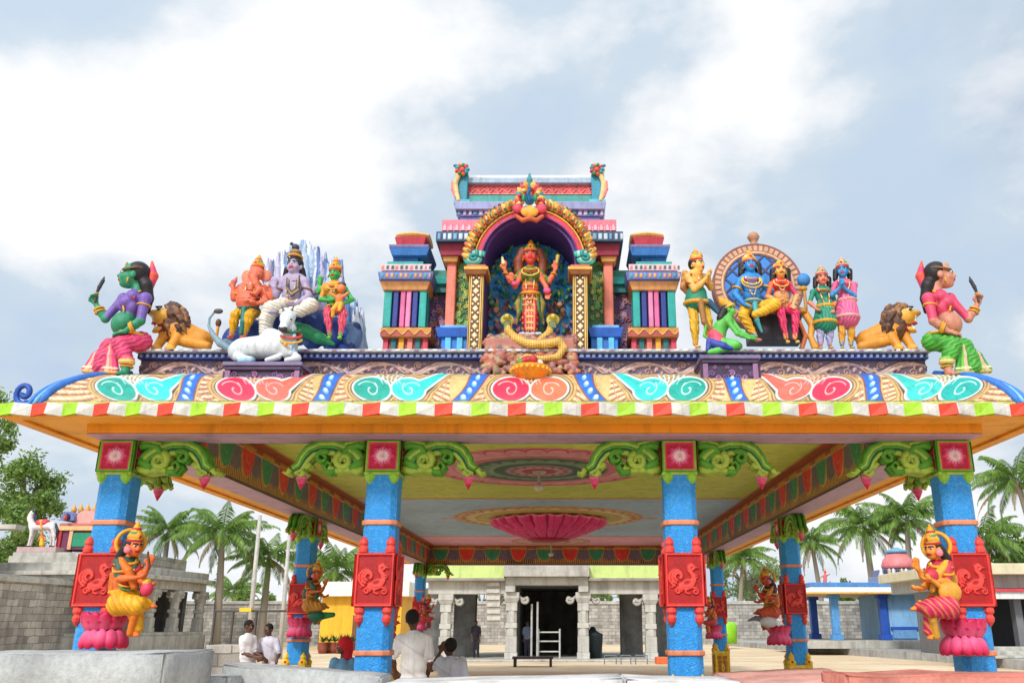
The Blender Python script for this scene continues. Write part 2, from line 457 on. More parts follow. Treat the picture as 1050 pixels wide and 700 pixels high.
    def finish(s):
        for name, prims in s.parts.items():
            if not prims: continue
            k, res, mat = s.k[name]
            V, F, C = s.mesh(prims, k, res)
            lab = np.arange(len(V))
            while True:          # connected pieces become parts of their own
                m = lab[F].min(1); new = lab.copy(); np.minimum.at(new, F.ravel(), np.repeat(m, 4)); new = new[new]
                if (new == lab).all(): break
                lab = new
            ids, cnt = np.unique(lab, return_counts=True)
            order = ids[np.argsort(-cnt)]
            for n_, i_ in enumerate(order):
                sel = lab == i_
                if sel.sum() < 14: continue
                fm = sel[F[:, 0]]; remap = np.cumsum(sel)-1
                nm = 'ornament' if name == 'jewellery' else ('foot' if name == 'body' and n_ else name)
                link_mesh(nm, V[sel]*s.s+np.array(s.o), remap[F[fm]], mat, s.root, C[sel], True)
        return s.root
    def tiny(s, name, p, r, f, col, pupil=None, up=(0, 0, 1)):
        """small painted inlay such as an eye"""
        a, b, u = frame(f, up); n, m = 14, 10; V = []; C = []; F = []; p = s.P(p)
        for j in range(m+1):
            t = math.pi*j/m
            for i in range(n):
                q = 2*math.pi*i/n; x, z, y = math.sin(t)*math.cos(q), math.sin(t)*math.sin(q), math.cos(t)
                V.append((p+a*x*r[0]+u*z*r[2]+b*y*r[1])*s.s+np.array(s.o)); C.append(pupil if pupil and y > .72 and t < 1 else col)
        for j in range(m):
            for i in range(n): F.append((j*n+i, j*n+(i+1)%n, (j+1)*n+(i+1)%n, (j+1)*n+i))
        return link_mesh(name, np.array(V), np.array(F), s.mat, s.root, np.array(C), True)
    # ---- anatomy
    def hand(s, p, d, n, L, col, curl=.35):
        """palm at p, fingers along d, palm facing n"""
        p = s.P(p); d = nrm(d); n = nrm(np.asarray(n, float)-d*np.dot(d, n)); w = np.cross(d, n)
        s.e(p+d*L*.25, (L*.24, L*.33, L*.13), col, f=d, up=n)
        for i, (o, ln) in enumerate(((-.19, .46), (-.065, .54), (.06, .5), (.18, .38))):
            b0 = p+d*L*.45+w*o*L; m = b0+(d*(1-curl*.4)+n*curl*.5)*ln*L*.55+w*o*L*.12; e = m+(d*(1-curl)+n*curl)*ln*L*.5
            s.c(b0, m, L*.068, L*.062, col); s.c(m, e, L*.062, L*.045, col)
        b0 = p+d*L*.12-w*L*.16; m = b0-w*L*.22+d*L*.16+n*L*.08; s.c(b0, m, L*.085, L*.07, col); s.c(m, m+d*L*.2+n*L*.08, L*.07, L*.05, col)
    def arm(s, sh, el, ha, w, skin, sleeve=None, hd=None, hn=(0,-1,0), curl=.35, L=None):
        sh, el, ha = s.P(sh), s.P(el), s.P(ha); H = s.H
        s.e(sh, (w*1.12,)*3, sleeve or skin)
        s.c(sh, el, w*1.0, w*.74, sleeve or skin)
        s.c(el, el+(ha-el)*.35, w*.76, w*.74, skin); s.c(el+(ha-el)*.35, ha, w*.74, w*.46, skin)
        s.hand(ha, hd if hd is not None else nrm(ha-el), hn, L or H*.62, skin, curl)
    def leg(s, hip, kn, ft, w, col, foot=None, toe=(0,-1,0), fcol=None):
        hip, kn, ft = s.P(hip), s.P(kn), s.P(ft)
        if s.cur != 'body': s.bone([hip, kn, ft], w*.45)
        s.c(hip, kn, w*1.1, w*.72, col); s.c(kn, kn+(ft-kn)*.35, w*.74, w*.72, col); s.c(kn+(ft-kn)*.35, ft, w*.72, w*.42, fcol or col)
        if foot: s.foot(ft, toe, w, foot)
    def bone(s, pts, r):
        k = s.cur; s.part('body'); s.chain(pts, r, getattr(s, 'skin', (.5,.3,.2))); s.cur = k
    def foot(s, ft, toe, w, col):
        ft = s.P(ft); t = nrm(toe); sd_ = np.cross(t, (0, 0, 1))
        s.e(ft+t*w*.3-np.array((0,0,w*.2)), (w*.45, w*.75, w*.36), col, f=t)
        for i in range(5):
            b0 = ft+t*w*.85+sd_*(i-2)*w*.17-np.array((0,0,w*.36)); s.c(b0, b0+t*w*(.32-.04*i), w*.12, w*.09, col)
    def head(s, p, H, f, skin, up=(0,0,1), female=False, eyes=True, lips=None, brow=(.02,.015,.01), beard=None, ears=True, tp=''):
        p = s.P(p); r, f, u = frame(f, up); s.part('body'+tp); s.skin = skin if not callable(skin) else (.5,.3,.2)
        s.e(p+u*.1*H-f*.06*H, (.34*H, .41*H, .4*H), skin, f, u)
        s.e(p-u*.16*H+f*.08*H, (.265*H, .29*H, .31*H), skin, f, u)
        s.e(p-u*.36*H+f*.2*H, (.11*H, .12*H, .1*H), skin, f, u)
        s.c(p+f*.34*H+u*.06*H, p+f*.41*H-u*.1*H, .035*H, .058*H, skin)
        for q in (-1, 1):
            s.e(p+r*q*.17*H-u*.13*H+f*.24*H, (.09*H, .08*H, .1*H), skin, f, u)
            if ears: s.e(p+r*q*.35*H-f*.04*H-u*.05*H, (.05*H, .09*H, .13*H), skin, f, u)
            if brow is not None: s.c(p+r*q*.07*H+u*.12*H+f*.355*H, p+r*q*.24*H+u*.13*H+f*.29*H, .022*H, .016*H, brow)
        if beard: s.e(p-u*.2*H+f*.1*H, (.275*H, .3*H, .29*H), beard, f, u)
        s.e(p-u*.225*H+f*.345*H, (.105*H, .06*H, .045*H), lips or c(200, 30, 40), f, u)
        if eyes:
            for q in (-1, 1):
                s.tiny('eye', p+r*q*.145*H+u*.025*H+f*.315*H, (.082*H, .055*H, .05*H), nrm(f+r*q*.12), (.85, .85, .8), (.01, .01, .01), up=u)
        return r, f, u
    def crown(s, p, H, f, up=(0,0,1), tall=1.0, gold=rgb(232, 170, 40), trim=rgb(190, 40, 50), mid=rgb(60,150,110)):
        p = s.P(p); r, f, u = frame(f, up); s.part('crown')
        b0 = p+u*.3*H-f*.06*H
        s.c(b0, b0+u*.34*H*tall, .38*H, .3*H, gold)
        s.tor(b0-u*.02*H, u, .37*H, .055*H, trim); s.tor(b0+u*.2*H*tall, u, .34*H, .05*H, gold)
        s.c(b0+u*.42*H*tall, b0+u*.72*H*tall, .25*H, .17*H, gold); s.tor(b0+u*.4*H*tall, u, .28*H, .04*H, mid)
        s.tor(b0+u*.62*H*tall, u, .2*H, .04*H, trim)
        s.c(b0+u*.86*H*tall, b0+u*1.0*H*tall, .11*H, .06*H, gold)
        s.e(b0+f*.36*H+u*.22*H, (.16*H, .07*H, .22*H), gold, f, u); s.e(b0+f*.42*H+u*.2*H, (.06*H, .05*H, .08*H), trim, f, u)
        for q in (-1, 1): s.e(b0+r*q*.33*H+u*.18*H, (.1*H, .1*H, .16*H), gold, f, u); s.tor(b0+r*q*.42*H-u*.42*H, r, .08*H, .035*H, gold)
    def hair(s, p, H, f, col, up=(0,0,1), pts=None, cap=True):
        p = s.P(p); r, f, u = frame(f, up); s.part('hair')
        if cap: s.e(p+u*.13*H-f*.12*H, (.385*H, .42*H, .43*H), col, f, u)
        if pts: s.chain(pts[0], pts[1], col)
    def regalia(s, neck, waist, w, f=(0,-1,0), gc=None, low=0.0):
        """flower garland, chest bands and a jewelled belt with tassels"""
        n, wa = s.P(neck), s.P(waist); f = nrm(f); u = nrm(n-wa); r = nrm(np.cross(f, u)); L = np.linalg.norm(n-wa); k = s.cur; gc = gc or (rgb(240, 200, 60), rgb(220, 60, 60), rgb(250, 240, 220))
        s.part('garland', .35, .6); pts = []
        for i in range(25):
            t = -1+2*i/24; pts.append(n+r*t*w*.62*(1-.15*abs(t))-u*(L*(1.05+low)*(1-abs(t)**2.2))+f*(w*(.62+.10*(1-t*t))+(1-abs(t))*.8)-f*w*.35*abs(t)**4)
        for i in range(24): s.c(pts[i], pts[i+1], w*.075*(1 if i % 2 else .7), w*.075*(.7 if i % 2 else 1), gc[i % 3])
        s.part('belt', .35, .6); s.tor(wa-u*w*.35, u, w*.80, w*.10, rgb(240, 190, 60))
        for i in range(9):
            a = (i-4)*.33; d = f*math.cos(a)+r*math.sin(a); b0 = wa-u*w*.35+d*w*.82; s.c(b0, b0-u*w*(.38 if i % 2 else .26), w*.07, w*.045, (rgb(230,60,60), rgb(250,210,90), rgb(40,150,120))[i % 3])
        s.part('shoulder_piece', .4, .6)
        for q in (-1, 1):
            for j in range(4): a = n-u*L*.22+r*q*w*(.78+.12*j)+f*w*.12; s.c(a, a+u*w*.16-u*w*.10*j, w*.11, w*.07, (rgb(240,180,50), rgb(200,50,60))[j % 2])
        s.cur = k
    def torso(s, neck, chest, waist, hip, w, col, top=None, female=False, f=(0,-1,0), belly=0, low=None):
        """w = half shoulder width; spine points from neck to hip"""
        n, ch, wa, hi = s.P(neck), s.P(chest), s.P(waist), s.P(hip); H = s.H; u = nrm(n-hi); t = top or col
        r = nrm(np.cross(f, u))
        s.c(n+u*.2*H, n-u*.25*H, .17*H, .22*H, col)
        s.e(ch+u*.2*H, (w*.98, w*.56, w*.62), t, f, u); s.e(ch-u*.15*H, (w*.82, w*.56, w*.75), t, f, u)
        s.e(wa, (w*.76, w*.58, w*.75), col, f, u); s.e(hi, (w*.86, w*.62, w*.6), low or col, f, u)
        if belly: s.e(wa-u*.1*H+nrm(f)*w*.25, (w*.78*belly, w*.7*belly, w*.78*belly), col, f, u)
        if female:
            for q in (-1, 1): s.e(ch-u*.02*H+r*q*w*.42+nrm(f)*w*.42, (w*.4, w*.4, w*.4), t, f, u)
        return r, u
GOLD = c(236, 172, 40); RED = c(205, 30, 38)
# ================================================================== ground
XC = -.37
def mat_sand():
    m, t, b = principled('sand', rough=.95, spec=.1); trk = ramp(t, noise(t, .5, 9, .72, sc=(.35, 2.2, 1)), [(.38, (.80, .78, .75)), (.5, (1, 1, 1))])
    k = ramp(t, noise(t, .35, 8, .65), [(.3, (.58,.44,.28)), (.5, (.70,.55,.37)), (.7, (.78,.65,.47))])
    k = mixc(t, 1.0, k, ramp(t, noise(t, 9, 5, .7), [(.3, (.8,)*3), (.7, (1.05,)*3)]), 'MULTIPLY'); k = mixc(t, .9, k, trk, 'MULTIPLY')
    t.links.new(k, b.inputs['Base Color']); bump(t, b, noise(t, 14, 6, .7), .5, .04); return m
def sheet(name, x0, x1, y0, y1, z, mat):
    o = link_mesh(name, [(x0,y0,z),(x1,y0,z),(x1,y1,z),(x0,y1,z)], [(0,1,2,3)], mat); return tag(o, kind='structure')
sheet('ground', -1500, 1500, -300, 2500, 0, mat_sand())
# ================================================================== pavilion
pav = empty('temple_pavilion', (XC, 21, 0), 'large open pavilion with blue carved pillars, orange eaves and a patterned roof edge', 'pavilion')
ORG = c(248, 176, 44); ORG2 = c(240, 160, 36); LAV = c(190, 158, 190)
ZS = at(0, 427.2, 9.05).z; ZT = at(0, 413.5, 9.05).z; ZB = 3.61; ZC = 4.27
EX0, EX1, EY0, EY1 = XC-5.69, XC+5.69, 9.05, 33.0
PXL, PXR = at(101.5, 560, 9.8).x, at(993.5, 560, 9.8).x
# roof slab with its soffit and beams
b = MB()
b.box(EX0+.03, EX1-.03, EY0+.03, 9.55, ZS+.03, ZT-.004, ORG); b.box(EX0+.03, EX1-.03, 32.5, EY1-.03, ZS+.03, ZT-.004, ORG)
b.box(EX0+.03, PXL-.23, 9.55, 32.5, ZS+.03, ZT-.004, ORG); b.box(PXR+.23, EX1-.03, 9.55, 32.5, ZS+.03, ZT-.004, ORG)
for a in ((EX0+.01, EX1-.01, EY0+.015, EY0+.16, ZS, ZS+.05), (EX0+.01, EX0+.16, EY0+.16, EY1-.16, ZS, ZS+.05), (EX1-.16, EX1-.01, EY0+.16, EY1-.16, ZS, ZS+.05), (EX0+.01, EX1-.01, EY1-.16, EY1-.015, ZS, ZS+.05)):
    b.box(*a, c(246, 168, 40))
b.build('soffit', WALLPAINT, pav, bevel=.006)
b = MB(); IN = .23
b.box(PXL-IN, PXR+IN, 9.56, 10.06, ZB+.02, ZT-.01, ORG2); b.box(PXL-IN, PXR+IN, 10.0, 10.06, ZT-.01, ZC+.1, ORG2); b.box(PXL-IN+.004, PXR+IN-.004, 9.565, 10.055, ZB, ZB+.016, LAV)
b.box(PXL-IN, PXR+IN, 32.0, 32.5, ZB+.02, ZT-.01, ORG2); b.box(PXL-IN, PXR+IN, 32.0, 32.06, ZT-.01, ZC+.1, ORG2); b.box(PXL-IN+.004, PXR+IN-.004, 32.005, 32.495, ZB, ZB+.016, LAV)
for x in (PXL, PXR):
    b.box(x-IN, x+IN, 10.06, 32.0, ZB+.02, ZT-.01, ORG2); b.box(x-IN if x > 0 else x+IN-.06, x-IN+.06 if x > 0 else x+IN, 10.06, 32.0, ZT-.01, ZC+.1, ORG2); b.box(x-IN+.004, x+IN-.004, 10.06, 32.0, ZB, ZB+.016, LAV)
b.build('beam', WALLPAINT, pav, bevel=.006)
b = MB(); b.box(PXL+IN, PXR-IN, 10.06, 32.0, ZC+.03, ZC+.4, c(150,150,150)); b.box(XC-4.75, XC+4.75, 10.02, 32.0, ZC+.42, 4.69, c(170,165,160)); b.build('roof_slab', CONC, pav)
# painted ceiling
cv = Canvas.rect(PXL+IN, PXR-IN, 10.06, 32.0, 320, 620, c(210, 224, 96))
U, V = cv.U, cv.V
cv.fill(cv.box(-9, 9, 19.6, 28.4), c(172, 208, 240), soft=.04); cv.fill(cv.box(-9, 9, 28.4, 40), c(244, 176, 204), soft=.04)
for y in (10.2, 19.6, 28.4, 31.8): cv.fill(np.abs(V-y)-.09, c(206, 110, 60), -.02, soft=.03); cv.fill(np.abs(V-y)-.03, c(240, 200, 110), -.03, soft=.02)
for x in (PXL+IN+.12, PXR-IN-.12): cv.fill(np.abs(U-x)-.12, c(176, 92, 52), -.03, soft=.03)
def rosette(cx, cy, R, rings, petals, pet):
    r = np.hypot(U-cx, V-cy); a = np.arctan2(V-cy, U-cx)
    for k, (q, col) in enumerate(rings): cv.fill(r-R*q, col, -.01*k-.01, soft=.03)
    for (q0, q1, n, c1, c2) in pet:
        m = np.abs(np.sin(a*n/2)); rr_ = q0+(q1-q0)*m**.6
        cv.fill(np.maximum(r-R*rr_, R*q0*.9-r), c1, soft=.03); cv.fill(np.maximum(r-R*(rr_-.05), R*q0*.9-r), c2, soft=.03)
rosette(-.48, 15.7, 2.0, [(1.0, c(226,120,150)), (.9, c(240,190,200)), (.84, c(212,70,110)), (.76, c(236,200,190)), (.72, c(214,120,140)), (.62, c(70,110,90)), (.5, c(170,190,160)), (.42, c(60,100,90)), (.3, c(190,160,180)), (.16, c(170,70,90))], 24,
        [(.86, .98, 30, c(200,60,100), c(240,160,180)), (.5, .6, 22, c(50,90,80), c(120,160,130)), (.2, .28, 14, c(150,60,80), c(230,190,190))])
rosette(-.45, 23.4, 2.5, [(1.0, c(214,150,90)), (.95, c(226,206,150)), (.86, c(150,180,110)), (.76, c(230,190,110)), (.7, c(196,210,120)), (.6, c(150,60,70))], 24, [(.86, .94, 36, c(190,120,60), c(240,220,160))])
for sx in (-1, 1):
    cv.fill(cv.ell(-.45+sx*2.55, 23.4, .35, .14), c(214,130,90), -.03, .02); cv.fill(cv.ell(-.45+sx*2.55, 23.4, .2, .07), c(240,190,160), -.03, .02)
rosette(-.5, 30.2, 1.35, [(1.0, c(190,110,90)), (.93, c(226,190,150)), (.8, c(120,150,110)), (.7, c(224,170,170)), (.5, c(150,110,90)), (.35, c(220,190,140))], 24, [(.8, .92, 28, c(160,90,80), c(230,180,160))])
cv.build('ceiling', lambda U, V, H: (U, V, ZC+H*.5+.0), pav, WALLPAINT, flip=True)
# hanging lotus of the ceiling
lx, ly = -.45, 23.4
def lotus_tier(R, ztop, depth, n, r_in, col, tipc, off):
    nu, nv = n*14, 16; A_, T_ = np.meshgrid(np.linspace(0, 2*math.pi, nu), np.linspace(0, 1, nv)); cv = Canvas(A_, T_, col)
    lob = np.abs(np.cos(A_*n/2+off)); gro = lob < .22
    R2 = (r_in+(R-r_in)*np.sin(T_*math.pi/2)**.8)*(1+.05*lob-.03*gro)+.0; Z = ztop-depth*(1-T_)**1.0*np.cos(T_*math.pi/2)**.3-.05*lob*(T_ > .5)
    cv.fill(lob-.10+0*T_, c(130, 0, 50), soft=.08); m = T_ > .86; cv.C[m] = cv.C[m]*.4+np.array(tipc)*.6
    st = np.abs(np.sin(A_*n*3)) > .97; cv.C[st] = cv.C[st]*.7
    cv.build('ceiling_lotus', lambda U, V, H: (lx+R2*np.cos(A_), ly+R2*np.sin(A_), Z), pav, WALLPAINT)
lotus_tier(1.50, ZC-.04, .42, 22, .75, c(255, 70, 150), c(255, 170, 200), 0); lotus_tier(1.12, ZC-.22, .34, 18, .5, c(255, 90, 160), c(255, 160, 200), .5)
b = MB(); b.lathe(lx, ly, [(.3, ZC-.62), (.55, ZC-.58), (.62, ZC-.5), (.6, ZC-.35)], 24, col=c(190,10,70)); b.lathe(lx, ly, [(1.45, ZC-.06), (1.6, ZC-.03), (1.62, ZC-.003)], 40, col=c(200, 150, 70)); b.build('lotus_core', PAINT, pav, True)
# hanging lamp rods under the rosettes
for (x, y, L) in ((-.48, 15.7, .30), (-.5, 30.2, .4)):
    b = MB(); b.tube([(x, y, ZC), (x, y, ZC-L)], .03, c(190,190,180)); b.lathe(x, y, [(.03, ZC-L-.1), (.09, ZC-L-.07), (.09, ZC-L), (.04, ZC-L+.02)], 12, col=c(225,225,215)); b.lathe(x, y, [(.12, ZC-.08), (.14, ZC-.02), (.12, ZC)], 16, col=c(200,190,180))
    b.build('ceiling_lamp', PAINT, pav, True)
# painted drapery frieze
def frieze(name, u0, u1, fn, flip, step=.9, off=0.0):
    nu = int((u1-u0)/.025); cv = Canvas.rect(u0, u1, ZB+.0, ZC, nu, 40, c(120, 108, 128))
    U, V = cv.U, cv.V; z0 = ZB
    cv.fill(np.abs(V-(ZC-.05))-.055, c(170, 96, 50), .02, .01); cv.fill(np.abs(V-(ZC-.115))-.012, c(240, 190, 90), .025, .006)
    ph = ((U-off)/step) % 1.0; k = np.floor((U-off)/step); uu = (ph-.5)*step
    # gold tassels and fringe all along
    t = .10+.07*np.abs(np.sin(U*math.pi/.075)); fr = (V < z0+t+.1*np.abs(np.sin((U-off)*math.pi/step)))
    cv.C[fr] = c(216, 164, 84); fr2 = fr & (np.sin(U*math.pi/.0375) > .3); cv.C[fr2] = c(60, 50, 50); cv.C[V < z0+.05] = c(96, 70, 70)
    wv = np.abs(np.sin(U*21)) > .8
    m = (V > z0+.24) & wv & (V < ZC-.13); cv.C[m] = c(120, 110, 130)
    d = np.maximum(np.hypot(uu/.27, (V-(ZC-.12))/.40)-1, V-(ZC-.125))*.27
    red = (k % 2 == 0); fold = .5+.5*np.sin((np.hypot(uu/.27, (V-(ZC-.12))/.4))*20)
    cr_ = np.where(red[..., None], np.array(c(244, 48, 34)), np.array(c(36, 156, 108)))*(1-.2*fold[..., None])+.03
    a = np.clip(.5-(d-.02)/.015, 0, 1)[..., None]; cv.C = cv.C*(1-a)+np.array(c(222, 170, 60))*a
    a = np.clip(.5-d/.012, 0, 1)[..., None]; cv.C = cv.C*(1-a)+cr_*a; cv.H += a[..., 0]*.025*(.7+.3*fold)
    cv.build(name, fn, pav, PAINT, flip=flip)
frieze('drapery_frieze', 10.08, 31.98, lambda U, V, H: (PXL+IN+.006+H, U, V), False, off=11.05)
frieze('drapery_frieze', 10.08, 31.98, lambda U, V, H: (PXR-IN-.006-H, U, V), True, off=11.05)
frieze('drapery_frieze', PXL+IN+.03, PXR-IN-.03, lambda U, V, H: (U, 31.994-H, V), False, step=.93, off=-.3)
frieze('drapery_frieze', PXL+IN+.03, PXR-IN-.03, lambda U, V, H: (U, 10.066+H, V), True, step=.93, off=-.3)
# striped rope-like fascia round the eave
b = MB(); seq = [c(226, 60, 30), c(208, 208, 202), c(160, 214, 30), c(208, 208, 202)]
step = ppm(420, 9.05)*16.25; x = at(32, 420, 9.05).x; i0 = int((x-EX0)/step)+1; x0 = x-i0*step
RC = [-30, 40, 104, 170, 238, 308, 381, 455, 530, 605, 679, 754, 828, 900, 972, 1045, 1118]
FB = []                       # block joints along the front, hand spaced and so slightly uneven
for a_, b_ in zip(RC[:-1], RC[1:]):
    for q_ in (-.125, .125, .375, .625): FB.append(at(a_+(b_-a_)*q_, 420, 9.05).x)
def stripe(fn, L0, L1, ph0, bounds=None):
    if bounds:
        for k, (a, a1) in enumerate(zip(bounds[:-1], bounds[1:])):
            a, a1 = max(a, L0), min(a1, L1)
            if a1-a > .01: o0, o1 = (.0, .045) if k % 2 == 0 else (.045, .0); fn(a, a1, o0, o1, seq[k % 4], k)
        return
    a = L0; k = ph0
    while a < L1-.01:
        a1 = min(a+step, L1); o0, o1 = (.0, .045) if k % 2 == 0 else (.045, .0)
        fn(a, a1, o0, o1, seq[k % 4], k); a = a1; k += 1
def front(Y, sg):
    def f(a, a1, o0, o1, col, k):
        zt, zb = ZT, ZS+.012; w0, w1 = (-.008, .012) if k % 2 == 0 else (.012, -.008)
        V = [(a, Y+sg*.12, zb), (a, Y-sg*o0, zb+.004+w0), (a, Y-sg*o0*.3, zt+w0), (a, Y+sg*.12, zt), (a1, Y+sg*.12, zb), (a1, Y-sg*o1, zb+.004+w1), (a1, Y-sg*o1*.3, zt+w1), (a1, Y+sg*.12, zt)]
        b.add(V, [(0,1,2,3), (7,6,5,4), (0,4,5,1), (1,5,6,2), (2,6,7,3)] if sg > 0 else [(3,2,1,0), (4,5,6,7), (1,5,4,0), (2,6,5,1), (3,7,6,2)], col)
    return f
def side(X, sg):
    def f(a, a1, o0, o1, col, k):
        zt, zb = ZT, ZS+.012
        V = [(X-sg*.12, a, zb), (X+sg*o0, a, zb+.012), (X+sg*o0*.3, a, zt), (X-sg*.12, a, zt), (X-sg*.12, a1, zb), (X+sg*o1, a1, zb+.012), (X+sg*o1*.3, a1, zt), (X-sg*.12, a1, zt)]
        b.add(V, [(0,1,2,3), (7,6,5,4), (0,4,5,1), (1,5,6,2), (2,6,7,3)], col)
    return f
stripe(front(EY0, 1), EX0-.03, EX1+.03, 0, FB); stripe(front(EY1, -1), EX0, EX1, 0)
stripe(side(EX0, -1), EY0, EY1, 2); stripe(side(EX1, 1), EY0, EY1, 0)
b.build('striped_fascia', PAINT, pav)
b = MB()
for a in ((EX0+.05, EX1-.05, EY0+.05, 9.6), (EX0+.05, EX1-.05, 32.4, EY1-.05), (EX0+.05, PXL-.2, 9.6, 32.4), (PXR+.2, EX1-.05, 9.6, 32.4)): b.box(*a, ZT+.002, ZT+.012, c(200, 210, 110))
b.build('eave_ledge', WALLPAINT, pav)

# ---- curved ornamental cornice
YB, YT = 9.14, 9.96; ZK0 = ZT+.014; ZK1 = at(0, 384, YT).z
HB = (543-42)*ppm(411, YB); HT = (543-131)*ppm(384, YT)
SB, ST = ppm(411, YB), ppm(384, YT)
_t = np.linspace(0, 1, 400); _i = (YT-YB)*_t**1.35; _z = ZK0+(ZK1-ZK0)*(.12*np.sin(_t*math.pi)+_t**.9)
_e = np.maximum.accumulate(np.arctan2(_z-EYE, YB+_i)+_t*1e-6); _e = (_e-_e[0])/(_e[-1]-_e[0])
def prof(q):            # q 0 bottom .. 1 top : inset and height of the convex curve, spaced evenly as the eye reads it
    t = np.interp(q, _e, _t); return np.interp(t, _t, _i), np.interp(t, _t, _z)
CREAM = c(220, 192, 128); GOLDC = c(214, 170, 90); BRN = c(140, 84, 70); PKC = c(222, 150, 130)
TEAL = c(14, 168, 152); CYAN = c(50, 214, 208); PINK = c(226, 44, 84); OPK = c(240, 110, 92); BLU = c(40, 110, 210)
def kapota(cv, units, bands, umir=543.0):
    """cv.U photo px along the front, cv.V 0..28 upwards"""
    U, V = cv.U, cv.V
    # feathered cream ground: fans of plumes flowing out from each motif
    for (cx, mir, pal) in units:
        s = -1 if mir else 1
        X = (U-cx)*s; r = np.hypot(X*.62, V-22); a = np.arctan2(V-22, X*.62); sel = np.abs(X) < (58 if (cx not in (151, 952)) else 120)
        w = np.sin(a*44+r*.30); m = sel & (w > .3); cv.C[m] = c(214,164,90); m = sel & (w > .72); cv.C[m] = c(156,96,90)
        cv.H = np.where(sel, .35*np.abs(w), cv.H); m = sel & (w < -.75); cv.C[m] = c(244, 236, 200); m = sel & (np.abs(w+.55) < .08); cv.C[m] = c(150,130,140)
        sc = np.sin(r*1.15); m = sel & (sc > .93) & (r > 19); cv.C[m] = PKC
    for (cx, mir, pal) in units:
        s = -1 if mir else 1; A, B, L = pal; X0 = lambda x: cx+s*x
        sym = mir is None
        if sym: s = 1
        # outer brown and gold halo lines
        for g, col, h in ((8.0, c(190,140,70), .6), (6.6, CREAM, .8), (4.6, BRN, .9), (3.2, c(226,190,120), 1.0), (1.6, c(70,60,60), .8)):
            d1 = cv.ell(X0(-19), 13.2, 20+g, 12.6+g*.7)
            d2 = cv.ell(X0(17), 12, 17+g, 10.8+g*.7)
            cv.fill(d1, col, h, .5)
            if sym: cv.fill(cv.ell(X0(19), 13.2, 20+g, 12.6+g*.7), col, h, .5)
            else: cv.fill(d2, col, h, .5); cv.fill(cv.seg([(X0(14), 9), (X0(26), 12), (X0(38), 19), (X0(50), 27), (X0(58), 32)], 9+g*.8, 1.5+g*.4), col, h, .5)
        def lobe(col, right):
            for off, cc, h in ((0, (.9, .9, .86), 1.8), (1.7, col, 1.3)):
                if right and not sym:
                    cv.fill(cv.ell(X0(17), 12.8, 18-off, 12-off*.9), cc, h, .45)
                    cv.fill(cv.seg([(X0(12), 11), (X0(26), 14), (X0(38), 20), (X0(50), 27), (X0(58), 32)], 9-off, 2.2-off*.8), cc, h, .45)
                    cv.fill(cv.ell(X0(17), 12.8, 17-off, 11.4-off*.9), cc, h, .45)
                else:
                    q = 19 if right else -19; cv.fill(cv.ell(X0(q), 13.2, 20-off, 12.6-off*.9), cc, h, .45)
        lobe(B, True); lobe(A, False)
        # curled tendrils inside the lobes
        for q, k in ((-20, 1), (18 if not sym else 20, -1)):
            sp = [(X0(q+k*x_), y_) for x_, y_ in spiral(0, 13, 1.5, 7.5, 2.2, .8)]
            cv.fill(cv.seg(sp, .7, .45), L, 1.9, .4)
        for (cx_, r_, a_, sg_) in ((-22, 11, 2.6, -1), (20, 9.5, .5, 1)):
            sp = [(X0(cx_+x_), 13+y_*.75) for x_, y_ in spiral(0, 0, r_, r_*.8, a_, .33*sg_)]; cv.fill(cv.seg(sp, .45, .3), L, 1.7, .35)
        for q in (-14, -9, -4, 1, 6, 11): cv.fill(cv.seg([(X0(q), 26), (X0(q*.7), 21+abs(q)*.1), (X0(q*.7+2.5), 18)], .8, .3), L, 1.9, .4)
    for (u0, u1) in bands:
        cx = lambda v: u0+(u1-u0)*v/28.0
        wv = 8.5-3.0*np.sin(np.clip(V/28, 0, 1)*math.pi)*.6
        d = np.abs(U-cx(V)-4*np.sin(V/28*math.pi)*(1 if u1 > u0 else -1))-wv
        cv.fill(d-3.2, c(216,180,120), .8, .5); cv.fill(d-1.6, BRN, .8, .4); cv.fill(d, BLU, 1.3, .4)
        for k, vv in enumerate((5, 11.5, 18, 24)):
            x = u0+(u1-u0)*vv/28+4*math.sin(vv/28*math.pi)*(1 if u1 > u0 else -1)
            cv.fill(cv.circ(x, vv, 3.2-.25*k), c(120,190,240), 1.9, .4); cv.fill(cv.circ(x+.4, vv+.5, 2.0-.2*k), c(236,246,250), 2.6, .4)
    cv.fill(V-1.6, c(190, 200, 90), 1.0, .5); cv.fill(np.abs(V-2.3)-.4, c(120,110,60), 1.0, .3)
uT = (TEAL, CYAN, c(210, 246, 240)); uP = (PINK, OPK, c(252, 190, 190)); uM = (PINK, c(246, 120, 84), c(252, 200, 190))
units = [(151, False, uT), (270, False, uP), (405, False, uT), (543, None, uM), (680, True, uT), (823, True, uP), (952, True, (c(20,176,168), c(60,208,200), c(210,246,240)))]
bands = [(190, 210), (328, 347), (470, 492), (616, 594), (760, 740), (897, 877)]
nv, nu = 72, 1900
Q = np.linspace(0, 1, nv); Wq = HB+(HT-HB)*(prof(Q)[0]/(YT-YB)); Sq = SB+(ST-SB)*Q
A = np.linspace(-1, 1, nu); UU = 543+A[None, :]*(Wq/Sq)[:, None]; VV = np.repeat(Q[:, None]*28, nu, 1)
cv = Canvas(UU, VV, CREAM); kapota(cv, units, bands)
CXW = (543-CX)*ppm(411, YB)
def fcornice(U, V, H):
    q = V/28; ins, z = prof(q); X = CXW+A[None, :]*Wq[:, None]; h = H*.012
    return X, YB+ins-h*.8, z+h*.6
cv.build('curved_cornice', fcornice, pav)
